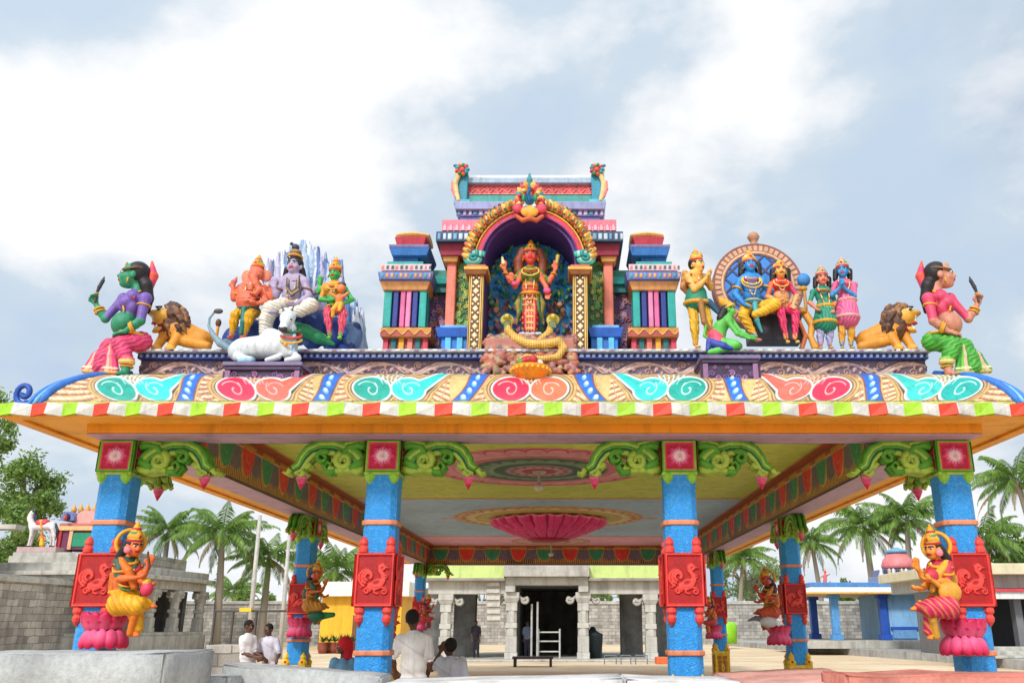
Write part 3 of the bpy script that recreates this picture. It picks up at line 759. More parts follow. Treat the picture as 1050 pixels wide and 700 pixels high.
# the same ornament carried round the sides and the back at a coarser grain
def side_cornice(sg):
    nu2, nv2 = 900, 30; Q2 = np.linspace(0, 1, nv2); ins, z = prof(Q2); L = 32.8-YB
    a = np.linspace(0, 1, nu2); Y = (YB+ins)[:, None]+a[None, :]*(L-2*ins)[:, None]*1.0
    U2 = (Y-YB)/SB; V2 = np.repeat(Q2[:, None]*28, nu2, 1); cv = Canvas(U2, V2, CREAM)
    n = int(U2.max()/135); kapota(cv, [(68+135*i, False, uT if i % 2 else uP) for i in range(n+1)], [(135*i-4, 135*i+12) for i in range(1, n+1)])
    W2 = HB+(HT-HB)*(ins/(YT-YB))
    cv.build('curved_cornice', lambda U, V, H: (CXW+sg*(W2[:, None]+H*.01), Y, z[:, None]+H*.007), pav, flip=(sg < 0))
side_cornice(-1); side_cornice(1)
cvb = Canvas.rect(-1, 1, 0, 28, 200, 12, CREAM); cvb.fill(np.abs(((cvb.U*8) % 1)-.5)-.3, TEAL, soft=.05)
def fback(U, V, H):
    ins, z = prof(V/28); return CXW+U*(HB+(HT-HB)*ins/(YT-YB)), 32.8-ins, z
cvb.build('curved_cornice', fback, pav, flip=True)
# blue scrolled hips at the corners
for sg in (-1, 1):
    for yy, sy in ((YB, 1), (32.8, -1)):
        b = MB()
        for off, rad, col in ((0, .05, c(50, 120, 215)), (.065, .03, c(120, 190, 240)), (-.065, .035, c(30, 80, 180)), (.11, .025, c(60,130,220))):
            pts = []
            for q in np.linspace(-.12, 1, 16):
                qq = max(q, 0); ins, z = prof(qq); w = HB+(HT-HB)*ins/(YT-YB)
                lift = .0+.02*math.sin(min(1, qq)*math.pi)*.5+(.10*(.1-q) if q < .1 else 0)
                pts.append((CXW+sg*(w+(.18 if q < 0 else 0)*-q*8+off*.7), yy+sy*(ins-off*.7), z+lift-(abs(off)*.3)))
            b.tube(pts, [rad*(.35+.65*min(1, (i+1)/5)) for i in range(len(pts))], col, 10)
        b.build('hip_scroll', PAINT, pav, True)
        b = MB(); cx0 = CXW+sg*(HB+.17); pts = [(cx0+sg*math.cos(t)*.10*(1-i/26), yy+sy*-.04, ZT+.13+.12*(1-i/26)*math.sin(t)) for i, t in enumerate(np.linspace(-1.6, 6.5, 22))]
        b.tube([(cx0-sg*.1, yy-sy*.02, ZT+.02)]+pts, .03, c(40, 90, 190), 8); b.build('corner_curl', PAINT, pav, True)
# ---- parapet: vine frieze, beaded blue band, stone ledge
PW = (543-140)*ppm(372, 9.97); PWL = (543-137)*ppm(360, 9.85)
z0, z1, z2, z3 = ZK1-.03, at(0, 369.5, 9.97).z, at(0, 361.5, 9.87).z, at(0, 356.5, 9.80).z
def vine(u0, u1, nu, nv, per=68):
    cv = Canvas.rect(u0, u1, 0, 18, nu, nv, c(120, 104, 126)); n0 = int(u0/per)-1
    cols = (c(230,196,184), c(204,164,160), c(240,220,200), c(180,150,170))
    for k in range(n0, int(u1/per)+2):
        for j, col in enumerate(cols):
            x = k*per+j*5; cv.fill(cv.seg([(x, 1), (x+10, 2+j), (x+20, 7+j), (x+28, 12), (x+38, 16-j), (x+52, 16-j*1.2), (x+64, 11-j), (x+72, 5)], 1.0, .7), col, 1.6, .5)
        for (dx, dy, ss) in ((18, 13, 1), (50, 6, -1)):
            sp = spiral(k*per+dx, dy, .6, 4.6, 1, 1.5*ss); cv.fill(cv.seg(sp, .8, .6), c(200,160,150), 1.8, .4)
        for dx in range(4, per, 6): cv.fill(cv.ell(k*per+dx, 9+6*math.sin(dx*.13+2), 2.8, 1.2, dx), c(216,180,166), 1.4, .4); cv.fill(cv.ell(k*per+dx+2, 9-6*math.sin(dx*.13+2), 2.2, 1.0, -dx), c(196,160,170), 1.2, .4)
    return cv
sP = ppm(378, 9.97)
cv = vine(-PW/sP, PW/sP, 1300, 34)
cv.build('vine_frieze', lambda U, V, H: (CXW+U*sP, 9.99-H*.012+(18-V)*.0015, z0+(z1-z0)*V/18), pav)
for sg in (-1, 1):
    cv = vine(0, 22.0/sP, 900, 16); cv.build('vine_frieze', lambda U, V, H, sg=sg: (CXW+sg*(PW+H*.01), 9.99+U*sP, z0+(z1-z0)*V/18), pav, flip=(sg < 0))
b = MB(); b.box(CXW-PW+.02, CXW+PW-.02, 10.01, 31.98, z0-.1, z1-.004, c(110,100,120)); b.build('parapet_core', CONC, pav)
b = MB(); b.box(CXW-PWL, CXW+PWL, 9.90, 32.1, z1, z2, c(36, 60, 140)); b.build('beaded_band', PAINT, pav, bevel=.006)
def beads(u0, u1, per, w, base, col, nv=10, vlo=.18, vhi=.85, hh=.02, alt=None):
    nu = int((u1-u0)/per*6); cv = Canvas.rect(u0, u1, 0, 1, nu, nv, base); ph = np.abs(((cv.U-u0)/per) % 1-.5)
    m = (ph < w/2) & (cv.V > vlo) & (cv.V < vhi); cv.C[m] = col; cv.H[m] = hh
    if alt: k = (np.floor((cv.U-u0)/per) % 3 == 0) & m; cv.C[k] = alt
    return cv
beads(CXW-PWL, CXW+PWL, .075, .56, c(36,60,140), c(150,170,225)).build('bead_row', lambda U, V, H: (U, 9.896-H, z1+.002+V*(z2-z1-.004)), pav)
for sg in (-1, 1): beads(9.9, 32.1, .09, .56, c(36,60,140), c(150,170,225), 6).build('bead_row', lambda U, V, H, sg=sg: (CXW+sg*(PWL+.004+H), U, z1+.002+V*(z2-z1-.004)), pav, flip=sg < 0)
b = MB(); b.box(CXW-PWL-.03, CXW+PWL+.03, 9.84, 32.15, z2+.002, z3, c(186, 190, 196)); b.build('stone_ledge', PAINT, pav, bevel=.008)
beads(CXW-PWL-.02, CXW+PWL+.02, .11, .5, c(176,180,190), c(222,224,228), 8, .1, .9, .012, c(160,130,160)).build('ledge_dentil', lambda U, V, H: (U, 9.837-H, z2+.004+V*(z3-z2-.006)), pav)

# ---- pillars
BLUE = c(34, 152, 240); SALM = c(232, 142, 102); PRED = c(190, 14, 20); PRL = c(236, 74, 66); YEL = c(238, 190, 20); GRN = c(92, 170, 48); LGR = c(176, 208, 80); DGR = c(30, 100, 50)
def blue_relief():
    m, t, b_ = principled('blue_carved_pillar', rough=.45)
    a = N('ShaderNodeAttribute', t, attribute_name='Col'); v = N('ShaderNodeTexVoronoi', t, feature='DISTANCE_TO_EDGE'); g = N('ShaderNodeTexCoord', t)
    t.links.new(g.outputs['Object'], v.inputs['Vector']); v.inputs['Scale'].default_value = 34
    w = noise(t, 22, 5, .7); k = mixc(t, mathn(t, 'MULTIPLY', mathn(t, 'SUBTRACT', .12, v.outputs[0]), 5.0, True), a.outputs['Color'], c(110, 196, 248))
    k = mixc(t, 1.0, k, ramp(t, w, [(.3, (.72,)*3), (.6, (1.05,)*3)]), 'MULTIPLY'); t.links.new(k, b_.inputs['Base Color'])
    h = mathn(t, 'ADD', mathn(t, 'MULTIPLY', mathn(t, 'MINIMUM', v.outputs[0], .1), -5), w); bump(t, b_, h, .8, .016); return m
BPIL = blue_relief()
def oct_ring(x, y, z, w, ch): return [(x-w+ch, y-w, z), (x+w-ch, y-w, z), (x+w, y-w+ch, z), (x+w, y+w-ch, z), (x+w-ch, y+w, z), (x-w+ch, y+w, z), (x-w, y+w-ch, z), (x-w, y-w+ch, z)]
def square_ring(x, y, z, w): return [(x-w, y-w, z), (x+w, y-w, z), (x+w, y+w, z), (x-w, y+w, z)]
def face_map(x, y, w, side):
    """maps panel units (u to the right, v = z, h outwards) onto one face of a square pillar"""
    if side == 0: return (lambda U, V, H: (x+U, y-w-H, V)), False
    if side == 1: return (lambda U, V, H: (x+w+H, y+U, V)), False
    if side == 2: return (lambda U, V, H: (x-U, y+w+H, V)), False
    return (lambda U, V, H: (x-w-H, y-U, V)), False
def peacock_panel(w, z0, z1, n=74):
    h = (z1-z0)/2; zc = (z0+z1)/2
    cv = Canvas.rect(-w, w, z0, z1, n, int(n*(z1-z0)/(2*w)), PRED); sc = w/10.0
    cu, cvv = cv.U.copy(), cv.V.copy(); cv.U = cu/sc; cv.V = (cvv-zc)/sc
    H = h/sc; P = PRL
    cv.fill(-cv.box(-9.0, 9.0, -H+1.0, H-1.0), c(236, 70, 62), .022, .3)
    cv.fill(cv.box(-8.2, 8.2, -H+1.8, H-1.8), c(176, 14, 20), .0, .3)
    S = lambda pts, a, b_=None: cv.fill(cv.seg(pts, a, b_), P, .02, .3)
    S([(4.5, 5.2), (5.6, 6.4), (4.2, 7.6), (2.6, 6.6), (2.8, 4.6), (4.6, 2.4), (5.0, -.5), (3.4, -3.4), (.5, -4.4), (-2, -3.2)], .75, 1.6)   # head, neck, breast
    cv.fill(cv.ell(1.5, -2.0, 3.6, 2.3, .3), P, .024, .3); cv.fill(cv.ell(1.3, -1.7, 1.8, 1.0, .3), PRED, .02, .3)
    for k in range(3): S(spiral(-3.8+.3*k, 1.6, 5.2-k*1.5, 2.0-k*.45, -1.9, -.78, 26), .62)     # curled tail
    S(spiral(-3.6, -6.0, 1.9, .5, 0, 1.2), .5); S(spiral(5.6, -6.2, 1.9, .5, 2, -1.2), .5); S(spiral(6.2, 1.6, 1.3, .4, 2, 1.1), .4)
    S([(0, -4.4), (.4, -6.8), (2.2, -7.4)], .5); S([(5.6, 6.6), (7.2, 6.0)], .4)
    for k in range(5): cv.fill(cv.circ(-6.8+k*.2, -4+k*1.4, .5), P, .018, .25)
    cv.U, cv.V = cu, cvv; return cv
def lotus_panel(w, z0, z1, n=60):
    cv = Canvas.rect(-w, w, z0, z1, n, n, c(196, 16, 60)); sc = w/10; cu, cvv = cv.U.copy(), cv.V.copy()
    cv.U = cu/sc; cv.V = (cvv-(z0+z1)/2)/((z1-z0)/20); r = np.hypot(cv.U, cv.V); a = np.arctan2(cv.V, cv.U)
    cv.fill(-cv.box(-8.8, 8.8, -8.8, 8.8), c(120, 190, 50), .02, .3); cv.fill(np.abs(np.maximum(np.abs(cv.U), np.abs(cv.V))-8.3)-.5, c(230, 60, 90), .015, .3)
    for q, col, n_, h in ((7.4, c(226, 50, 110), 8, .012), (5.6, c(240, 130, 170), 16, .02), (4.0, c(250, 214, 222), 16, .026)):
        cv.fill(r-q*(.72+.28*np.abs(np.cos(a*n_/2))), col, h, .4)
    cv.fill(r-1.2, c(240,190,200), .02, .3)
    cv.U, cv.V = cu, cvv; return cv
def yellow_panel(w, z0, z1, n=50):
    cv = Canvas.rect(-w, w, z0, z1, n, int(n*1.4), YEL); sc = w/10; cu, cvv = cv.U.copy(), cv.V.copy(); cv.U = cu/sc; cv.V = (cvv-(z0+z1)/2)/sc; H = (z1-z0)/2/sc
    cv.fill(cv.box(-7.5, 7.5, -H+2, H-2.5), c(214, 150, 10), 0, .3); cv.fill(-cv.box(-9, 9, -H+1, H-1.2), c(246, 206, 50), .015, .3)
    for sx in (-1, 1):
        for k in range(int(H/3.2)):
            cv.fill(cv.seg([(x_*sx+sx*3.6, y_) for x_, y_ in spiral(0, -H+4.5+k*6, .5, 2.6, k, 1.3)], .6), c(150, 90, 10), .015, .3)
    cv.fill(cv.ell(0, 0, 2.2, 4.5), c(250, 214, 70), .02, .3); cv.fill(cv.ell(0, 0, 1.0, 2.6), c(190, 60, 20), .02, .3); cv.U, cv.V = cu, cvv; return cv
def bracket_profile():
    """S-scroll bracket: list of (polyline in (out, up), radius0, radius1, colour, depth offset)"""
    L = []
    arch = [(.10, -.26), (.16, -.18), (.26, -.10), (.40, -.05), (.55, -.05), (.67, -.10), (.74, -.19), (.78, -.28), (.85, -.32)]
    for k, (col, o) in enumerate(((GRN, 0), (LGR, .045), (DGR, -.045), (LGR, -.085), (GRN, .085))):
        p = []
        for i, (x, y) in enumerate(arch):
            j = min(i, len(arch)-2); dx, dy = arch[j+1][0]-arch[j][0], arch[j+1][1]-arch[j][1]; l = math.hypot(dx, dy)
            f = 1-.55*i/(len(arch)-1); p.append((x-dy/l*o*f, y+dx/l*o*f))
        L.append((p, .036, .02, col, 0))
    L.append(([(.02, -.30), (.12, -.33), (.26, -.31), (.36, -.33), (.44, -.29)], .035, .03, LGR, 0))
    L.append(([(.36, -.33), (.45, -.34), (.5, -.28), (.46, -.22), (.41, -.26)], .03, .015, GRN, -.01))
    L.append(([(.03, -.05), (.12, -.03), (.22, -.05), (.28, -.12), (.24, -.2), (.16, -.19)], .04, .02, GRN, -.02))
    L.append(([(.03, -.02), (.14, .0), (.27, -.02)], .022, .015, LGR, -.03))
    L.append((spiral(.27, -.21, .10, .03, 1.2, -1.3, 14), .034, .018, LGR, -.03)); L.append((spiral(.52, -.17, .085, .02, 2.6, -1.2, 12), .026, .014, GRN, -.02)); L.append(([(.04, -.22), (.12, -.26), (.2, -.3)], .05, .04, GRN, 0))
    for (x, y) in ((.66, -.24), (.72, -.33), (.88, -.31)): L.append(([(x, y), (x+.04, y-.05), (x+.09, y-.03)], .03, .008, LGR, 0))
    return L
def bracket(parent, x, y, z, dirx, diry, sc=1.0):
    b = MB(); off = np.array((-diry, dirx, 0))
    if off[1] > 0: off = -off
    for pts, r0, r1, col, dd in bracket_profile():
        P = [(x+dirx*u*sc+off[0]*-dd, y+diry*u*sc+off[1]*-dd, z+v*sc) for u, v in pts]
        for lay in ((-.09, 1.3), (0, 1.6), (.09, 1.3)):
            Q_ = [(p[0]+off[0]*lay[0]*sc, p[1]+off[1]*lay[0]*sc, p[2]) for p in P]; n = len(Q_)
            b.tube(Q_, [(r0+(r1-r0)*i/(n-1))*sc*lay[1] for i in range(n)], col, 8)
    b.ball((x+dirx*.11*sc+off[0]*.06, y+diry*.11*sc+off[1]*.06, z-.12*sc), .05*sc, (.03,.03,.03)); b.ball((x+dirx*.11*sc+off[0]*.1, y+diry*.11*sc+off[1]*.1, z-.12*sc), .022*sc, (.8,.8,.7))
    o = b.build('bracket', PAINT, parent, True)
    b = MB(); bx, by, bz = x+dirx*.77*sc, y+diry*.77*sc, z-.36*sc
    b.lathe(bx, by, [(.005, bz-.17*sc), (.035*sc, bz-.11*sc), (.062*sc, bz-.05*sc), (.058*sc, bz), (.03*sc, bz+.03*sc), (.02*sc, bz+.09*sc)], 12, [c(226,30,90), c(240,80,130), c(246,130,160), c(246,130,160), LGR])
    k = b.build('hanging_bud', PAINT, parent, True)
def pillar(x, y, w, faces, brk, hi=True, name='pillar'):
    p = empty(name, (x-XC, y-21, 0)); p.parent = pav
    b = MB(); zz = [(0, w*.98), (ZB-.37, w*.98)]
    rg = [oct_ring(x, y, z, w_, w*.34) for z, w_ in zz]; b.prism(rg[0], rg[1], BLUE); b.build('shaft', BPIL, p, bevel=.008)
    cw = w*1.06
    b = MB(); b.prism(square_ring(x, y, ZB-.37, cw), square_ring(x, y, ZB-.004, cw), c(110,180,60)); b.prism(square_ring(x, y, ZB-.40, cw*1.02), square_ring(x, y, ZB-.365, cw*1.02), LGR)
    for sx in (-1, 1):
        for sy in (-1, 1): b.lathe(x+sx*w*.72, y+sy*w*.86, [(.01, ZB-.5), (.05, ZB-.46), (.065, ZB-.41), (.05, ZB-.37)], 10, col=c(150,210,60))
    b.build('capital', PAINT, p, bevel=.006)
    for f in faces: fm, fl = face_map(x, y, cw+.003, f); lotus_panel(cw-.01, ZB-.36, ZB-.01, 60 if hi else 30).build('lotus_square', fm, p, org=None)
    for z in (at(0, 534.5, 9.8).z, at(0, 669.5, 9.8).z):
        b = MB(); b.prism(oct_ring(x, y, z-.028, w*1.09, w*.36), oct_ring(x, y, z+.028, w*1.09, w*.36), SALM); b.build('ring_band', PAINT, p, bevel=.014)
    z0, z1 = at(0, 622, 9.8).z, at(0, 566, 9.8).z; pw = w*1.16
    b = MB(); b.prism(square_ring(x, y, z0, pw), square_ring(x, y, z1, pw), PRED)
    for sx in (-1, 1):
        for sy in (-1, 1):
            X, Y_ = x+sx*pw*.70, y+sy*pw*.80
            b.lathe(X, Y_, [(.055, z1), (.06, z1+.05), (.038, z1+.075), (.055, z1+.10), (.045, z1+.14), (.008, z1+.18)], 12, col=PRL)
            b.lathe(X, Y_, [(.008, z0-.2), (.045, z0-.15), (.055, z0-.11), (.036, z0-.08), (.06, z0-.05), (.055, z0)], 12, col=PRL)
    b.build('carved_collar', PAINT, p, bevel=.008)
    for f in faces: fm, fl = face_map(x, y, pw+.003, f); peacock_panel(pw-.012, z0+.01, z1-.01, 90 if hi else 46).build('peacock_panel', fm, p)
    z0, z1 = .014, .86
    b = MB(); b.prism(square_ring(x, y, z0, pw), square_ring(x, y, z1, pw), YEL); b.prism(square_ring(x, y, z1-.06, pw*1.04), square_ring(x, y, z1+.0, pw*1.04), c(246,206,50))
    for sx in (-1, 1):
        for sy in (-1, 1):
            X, Y_ = x+sx*pw*.74, y+sy*pw*.74; b.lathe(X, Y_, [(.08, z1), (.085, z1+.05), (.045, z1+.1), (.06, z1+.14), (.006, z1+.23)], 10, col=c(246,200,40))
            b.ball((X, Y_-.06, z1+.05), .03, c(200,40,20))
    b.build('base_box', PAINT, p, bevel=.008)
    for f in faces: fm, fl = face_map(x, y, pw+.003, f); yellow_panel(pw-.02, z0+.02, z1-.07, 50 if hi else 30).build('base_panel', fm, p)
    for (dx, dy) in brk: bracket(p, x+dx*cw, y+dy*cw, ZB-.01, dx, dy)
    return p
YR = (9.8+.25, 17.7, 26.4, 31.9)
XI0, XI1 = at(385.5, 560, 9.8).x, at(701, 560, 9.8).x; PWH = .185
pillar(PXL, YR[0], PWH, (0, 1, 3), [(1, 0), (0, 1)]); pillar(XI0, YR[0], PWH, (0, 1, 3), [(1, 0), (-1, 0)]); pillar(XI1, YR[0], PWH, (0, 1, 3), [(1, 0), (-1, 0)]); pillar(PXR, YR[0], PWH, (0, 1, 3), [(-1, 0), (0, 1)])
for y in YR[1:]:
    for x, f in ((PXL, 1), (PXR, 3)):
        last = y == YR[-1]
        pillar(x, y, PWH, (0, f), [(0, -1), (1 if x < 0 else -1, 0)] if last else [(0, -1), (0, 1)], hi=False)
# ================================================================== roof shrine
tw = empty('roof_shrine', at(543, 358, 10.6), 'multicoloured shrine tower with an arched niche rising from the middle of the roof', 'shrine')
MX = at(543, 300, 10.4).x
def pb(b, x0, y0, x1, y1, Y, dep, col, t=0, mir=False, bot=None):
    """box whose front face spans the given rows and columns at distance Y; t = how much the top flares (metres)"""
    zt, zb = at(0, y0, Y).z, at(0, y1, Y).z; ym = (y0+y1)/2; X0, X1 = at(x0, ym, Y).x, at(x1, ym, Y).x
    if bot is not None: zb = bot
    b.box(X0, X1, Y, Y+dep, zb+.002, zt, col, -t, -t)
    if mir: b.box(2*MX-X1, 2*MX-X0, Y, Y+dep, zb+.002, zt, col, -t, -t)
VIO = c(84, 50, 130); TL = c(40, 176, 170); TLD = c(20, 110, 110); RDP = c(214, 70, 90); SAL = c(232, 130, 110); LV = c(150, 150, 210); BL2 = c(40, 120, 210); WH = c(226, 228, 232); DB = c(30, 50, 120)
Dk = .62
# the two side kiosks
for mir in (False, True):
    k = empty('side_kiosk', (0, 0, 0)); k.parent = tw
    k.location = Vector((at(416, 300, 10.6).x if not mir else 2*MX-at(416, 300, 10.6).x, 10.8, at(0, 358, 10.6).z))-tw.location
    def q(x0, y0, x1, y1, dY, dep, col, t=0, b=None, bot=None):
        if mir: x0, x1 = 1086-x1, 1086-x0
        pb(b, x0, y0, x1, y1, 10.5+dY, dep, col, t, bot=bot)
    b = MB(); q(392, 345, 439, 372, .03, Dk, c(150,60,70), b=b)
    for i, (x, col) in enumerate(((392, RDP), (400, TLD), (408, GOLD), (417, SAL), (425, TLD), (433, RDP))): q(x, 346, x+5.5, 372, 0, Dk, col, b=b)
    b.build('base', PAINT, k, bevel=.008)
    b = MB(); q(389.5, 335, 442.5, 345.5, -.05, Dk+.12, c(206, 140, 60), -.02, b=b); b.build('cushion_moulding', PAINT, k, bevel=.03)
    z_0, z_1 = at(0, 345, 10.44).z, at(0, 335.5, 10.44).z; cv = Canvas.rect(-26, 26, 0, 10, 120, 24, c(206,140,60)); w = 5+2.6*np.sin(cv.U*.5)
    cv.fill(cv.V-w, c(180, 80, 70), .01, .4); cv.fill(np.abs(cv.V-w)-.7, c(240, 200, 110), .025, .4); xm = at(416 if not mir else 670, 340, 10.44).x
    cv.build('cushion_relief', lambda U, V, H: (xm+U*ppm(340, 10.44), 10.447-H, z_0+(z_1-z_0)*V/10), k)
    b = MB(); q(396, 297, 435, 335.5, .08, Dk-.1, c(40, 46, 110), b=b)
    b.build('wall', PAINT, k, bevel=.005)
    for (x, x1, col) in ((393, 401, TL), (402.5, 408, c(40,60,150)), (410, 415, c(230,110,170)), (416, 421, c(236,140,190)), (422.5, 428, c(40,60,150)), (429.5, 437, TL)):
        b = MB(); q(x, 297, x1, 335.5, 0, .12, col, b=b); b.build('colonnette', PAINT, k, bevel=.012)
    for i in range(3):
        b = MB(); xx = at(437 if not mir else 1086-437, 316, 10.5).x; sg = 1 if not mir else -1
        b.box(min(xx, xx-sg*.06), max(xx, xx-sg*.06), 10.5+.16+i*.17, 10.5+.25+i*.17, at(0,335.5,10.5).z, at(0,297,10.5).z, (TL, c(60,70,160), TL)[i]); b.build('colonnette', PAINT, k, bevel=.01)
    b = MB(); q(393, 288, 438, 297.5, -.03, Dk+.06, c(236, 170, 110), .05, b=b); b.build('capital', PAINT, k, bevel=.01)
    b = MB(); q(389, 279, 443, 287.5, -.10, Dk+.2, c(110, 120, 190), .02, b=b); q(391, 271, 441, 278.5, -.06, Dk+.12, c(210, 150, 170), -.03, b=b); b.build('cornice', PAINT, k, bevel=.008)
    for (ya, yb_, dd, base, col, alt) in ((279.8, 286.5, -.104, c(110,120,190), GOLD, TL), (271.5, 278, -.064, c(220,190,200), TLD, SAL)):
        xa, xb = at(390, ya, 10.4).x, at(442, ya, 10.4).x
        if mir: xa, xb = 2*MX-xb, 2*MX-xa
        za, zb_ = at(0, yb_, 10.5+dd).z, at(0, ya, 10.5+dd).z
        beads(xa, xb, .062, .5, base, col, 8, .15, .85, .014, alt).build('dentil_row', lambda U, V, H, za=za, zb_=zb_, dd=dd: (U, 10.5+dd-.022-H, za+V*(zb_-za)), k)
    b = MB(); q(397, 268, 434, 271.5, 0, Dk, TL, b=b); q(403, 260, 429, 268.5, .1, Dk-.2, c(60, 110, 190), b=b); b.build('neck', PAINT, k, bevel=.005)
    b = MB(); q(402, 254, 438, 262, .02, Dk-.06, c(60, 130, 215), .04, b=b); q(400, 251, 439, 253.8, -.02, Dk+.02, LV, .02, b=b); b.build('blue_slab', PAINT, k, bevel=.008)
    b = MB(); q(407, 243.5, 435, 251.5, .05, Dk-.14, c(200, 60, 80), .03, b=b); b.build('red_course', PAINT, k, bevel=.01)
    b = MB(); y_ = 10.52; xa, xb = at(405 if not mir else 1086-439, 239, y_).x, at(439 if not mir else 1086-405, 239, y_).x; zt, zb_ = at(0, 234, y_).z, at(0, 243.5, y_).z
    ring = lambda x, w: [(x, y_+.27+w*.27*math.cos(a), zb_+.0+(zt-zb_)*w*(.5+.5*math.sin(a))+(1-w)*.05) for a in np.linspace(-math.pi/2, 1.5*math.pi, 17)[:-1]]
    for u in range(6):
        f0, f1 = u/6, (u+1)/6; w = lambda f: .78+.22*math.sin(f*math.pi)
        b.prism(ring(xa+(xb-xa)*f0, w(f0)), ring(xa+(xb-xa)*f1, w(f1)), c(234, 186, 110), cap=(u in (0, 5)))
    b.build('barrel_top', PAINT, k, bevel=.004)
# recessed links between kiosks and the central body
for mir in (False, True):
    b = MB(); qq = lambda *a: (pb(b, *((1086-a[2], a[1], 1086-a[0])+a[3:]))) if mir else pb(b, *a)
    qq(434, 300, 462, 372, 10.85, .5, c(110, 60, 110)); b.build('link_wall', PAINT, tw)
    cv = Canvas.rect(0, 28, 0, 60, 70, 120, c(96, 60, 100)); rs = np.random.RandomState(3+mir)
    for i in range(46):
        x, y = rs.uniform(2, 26), rs.uniform(2, 58); cv.fill(cv.seg([(x_, y_) for x_, y_ in spiral(x, y, .5, 3, i, 1)], .7), (c(190,130,160), c(120,110,150), c(170,110,90))[i % 3], 1.2, .4)
    x_a, x_b = (at(434, 330, 10.84).x, at(462, 330, 10.84).x); x_a, x_b = (2*MX-x_b, 2*MX-x_a) if mir else (x_a, x_b); za, zb_ = at(0, 360, 10.84).z, at(0, 300, 10.84).z
    cv.build('relief_panel', lambda U, V, H: (x_a+U/28*(x_b-x_a), 10.842-H*.02, za+(zb_-za)*V/60), tw)
    b = MB(); qq(436, 291, 462, 300, 10.75, .6, TLD); qq(434, 284, 462, 291, 10.7, .65, TL, .02); qq(438, 277, 462, 284, 10.76, .6, c(60,150,130)); b.build('link_cornice', PAINT, tw, bevel=.006)
# central body
b = MB(); pb(b, 470, 258, 499, 358, 10.62, 2.4, c(70,110,70), bot=4.7); pb(b, 587, 258, 616, 358, 10.62, 2.4, c(70,110,70), bot=4.7); pb(b, 462, 262, 470, 372, 10.75, 2.2, c(110,70,110)); pb(b, 616, 262, 624, 372, 10.75, 2.2, c(110,70,110))
pb(b, 475, 200, 611, 217, 10.9, 2.0, c(60,70,120)); b.box(at(497,300,10.62).x, at(589,300,10.62).x, 11.35, 13, 4.7, at(0,217,10.9).z, c(60,70,120)); b.build('body_wall', PAINT, tw)
for mir in (False, True):
    cv = Canvas.rect(0, 14, 0, 70, 60, 260, c(60, 110, 66)); rs = np.random.RandomState(5+mir)
    for i in range(60):
        x, y = rs.uniform(1, 13), rs.uniform(1, 69); sp = spiral(x, y, .4, 2.2, i, 1.1); cv.fill(cv.seg(sp, .55), (c(150,196,90), c(110,160,110), c(200,190,90))[i % 3], 1.2, .3)
    x_a, x_b = at(466, 300, 10.6).x, at(482, 300, 10.6).x; x_a, x_b = (2*MX-x_b, 2*MX-x_a) if mir else (x_a, x_b); za, zb_ = at(0, 340, 10.6).z, at(0, 268, 10.6).z
    cv.build('green_relief', lambda U, V, H: (x_a+U/14*(x_b-x_a), 10.612-H*.015, za+(zb_-za)*V/70), tw)
    b = MB(); qq = lambda *a: (pb(b, *((1086-a[2], a[1], 1086-a[0])+a[3:]))) if mir else pb(b, *a)
    qq(457, 268, 467, 336, 10.52, .12, SAL); b.build('pilaster', PAINT, tw, bevel=.02)
    b = MB(); qq(455, 258, 469, 268.5, 10.47, .2, c(220,160,90), .04); b.build('pilaster_capital', PAINT, tw, bevel=.012)
    b = MB(); qq(452, 345, 480, 372, 10.30, .4, BL2); qq(449, 336, 481, 345.5, 10.26, .48, c(40,100,200), .03); qq(451, 333, 479, 336.3, 10.28, .44, c(110,180,235), .0)
    qq(456, 345.5, 462, 368, 10.27, .1, c(90,190,240)); qq(468, 345.5, 474, 368, 10.27, .1, c(90,190,240)); b.build('blue_pedestal', PAINT, tw, bevel=.008)
b = MB()
for (xa_, xb_) in ((452, 495), (591, 634)): pb(b, xa_, 247, xb_, 262, 10.42, 2.6, c(150, 36, 66), .03)
b.build('red_under_cornice', PAINT, tw, bevel=.006)
b = MB()
for (xa_, xb_) in ((447, 496), (590, 639)): pb(b, xa_, 237, xb_, 247.5, 10.32, 2.8, c(50, 80, 110), .0)
b.build('main_cornice', PAINT, tw, bevel=.008)
def row(name, x0, x1, y0, y1, Y, per, w, base, col, alt=None, h=.014, vlo=.15, vhi=.85):
    xa, xb = at(x0, (y0+y1)/2, Y).x, at(x1, (y0+y1)/2, Y).x; za, zb_ = at(0, y1, Y).z, at(0, y0, Y).z
    beads(xa, xb, per, w, base, col, 10, vlo, vhi, h, alt).build(name, lambda U, V, H: (U, Y-H, za+V*(zb_-za)), tw)
for xa_, xb_ in ((447.5, 495.5), (590.5, 638.5)): row('dentil_row', xa_, xb_, 238, 247, 10.305, .07, .6, c(40,70,110), c(200,220,235), c(120,170,210))
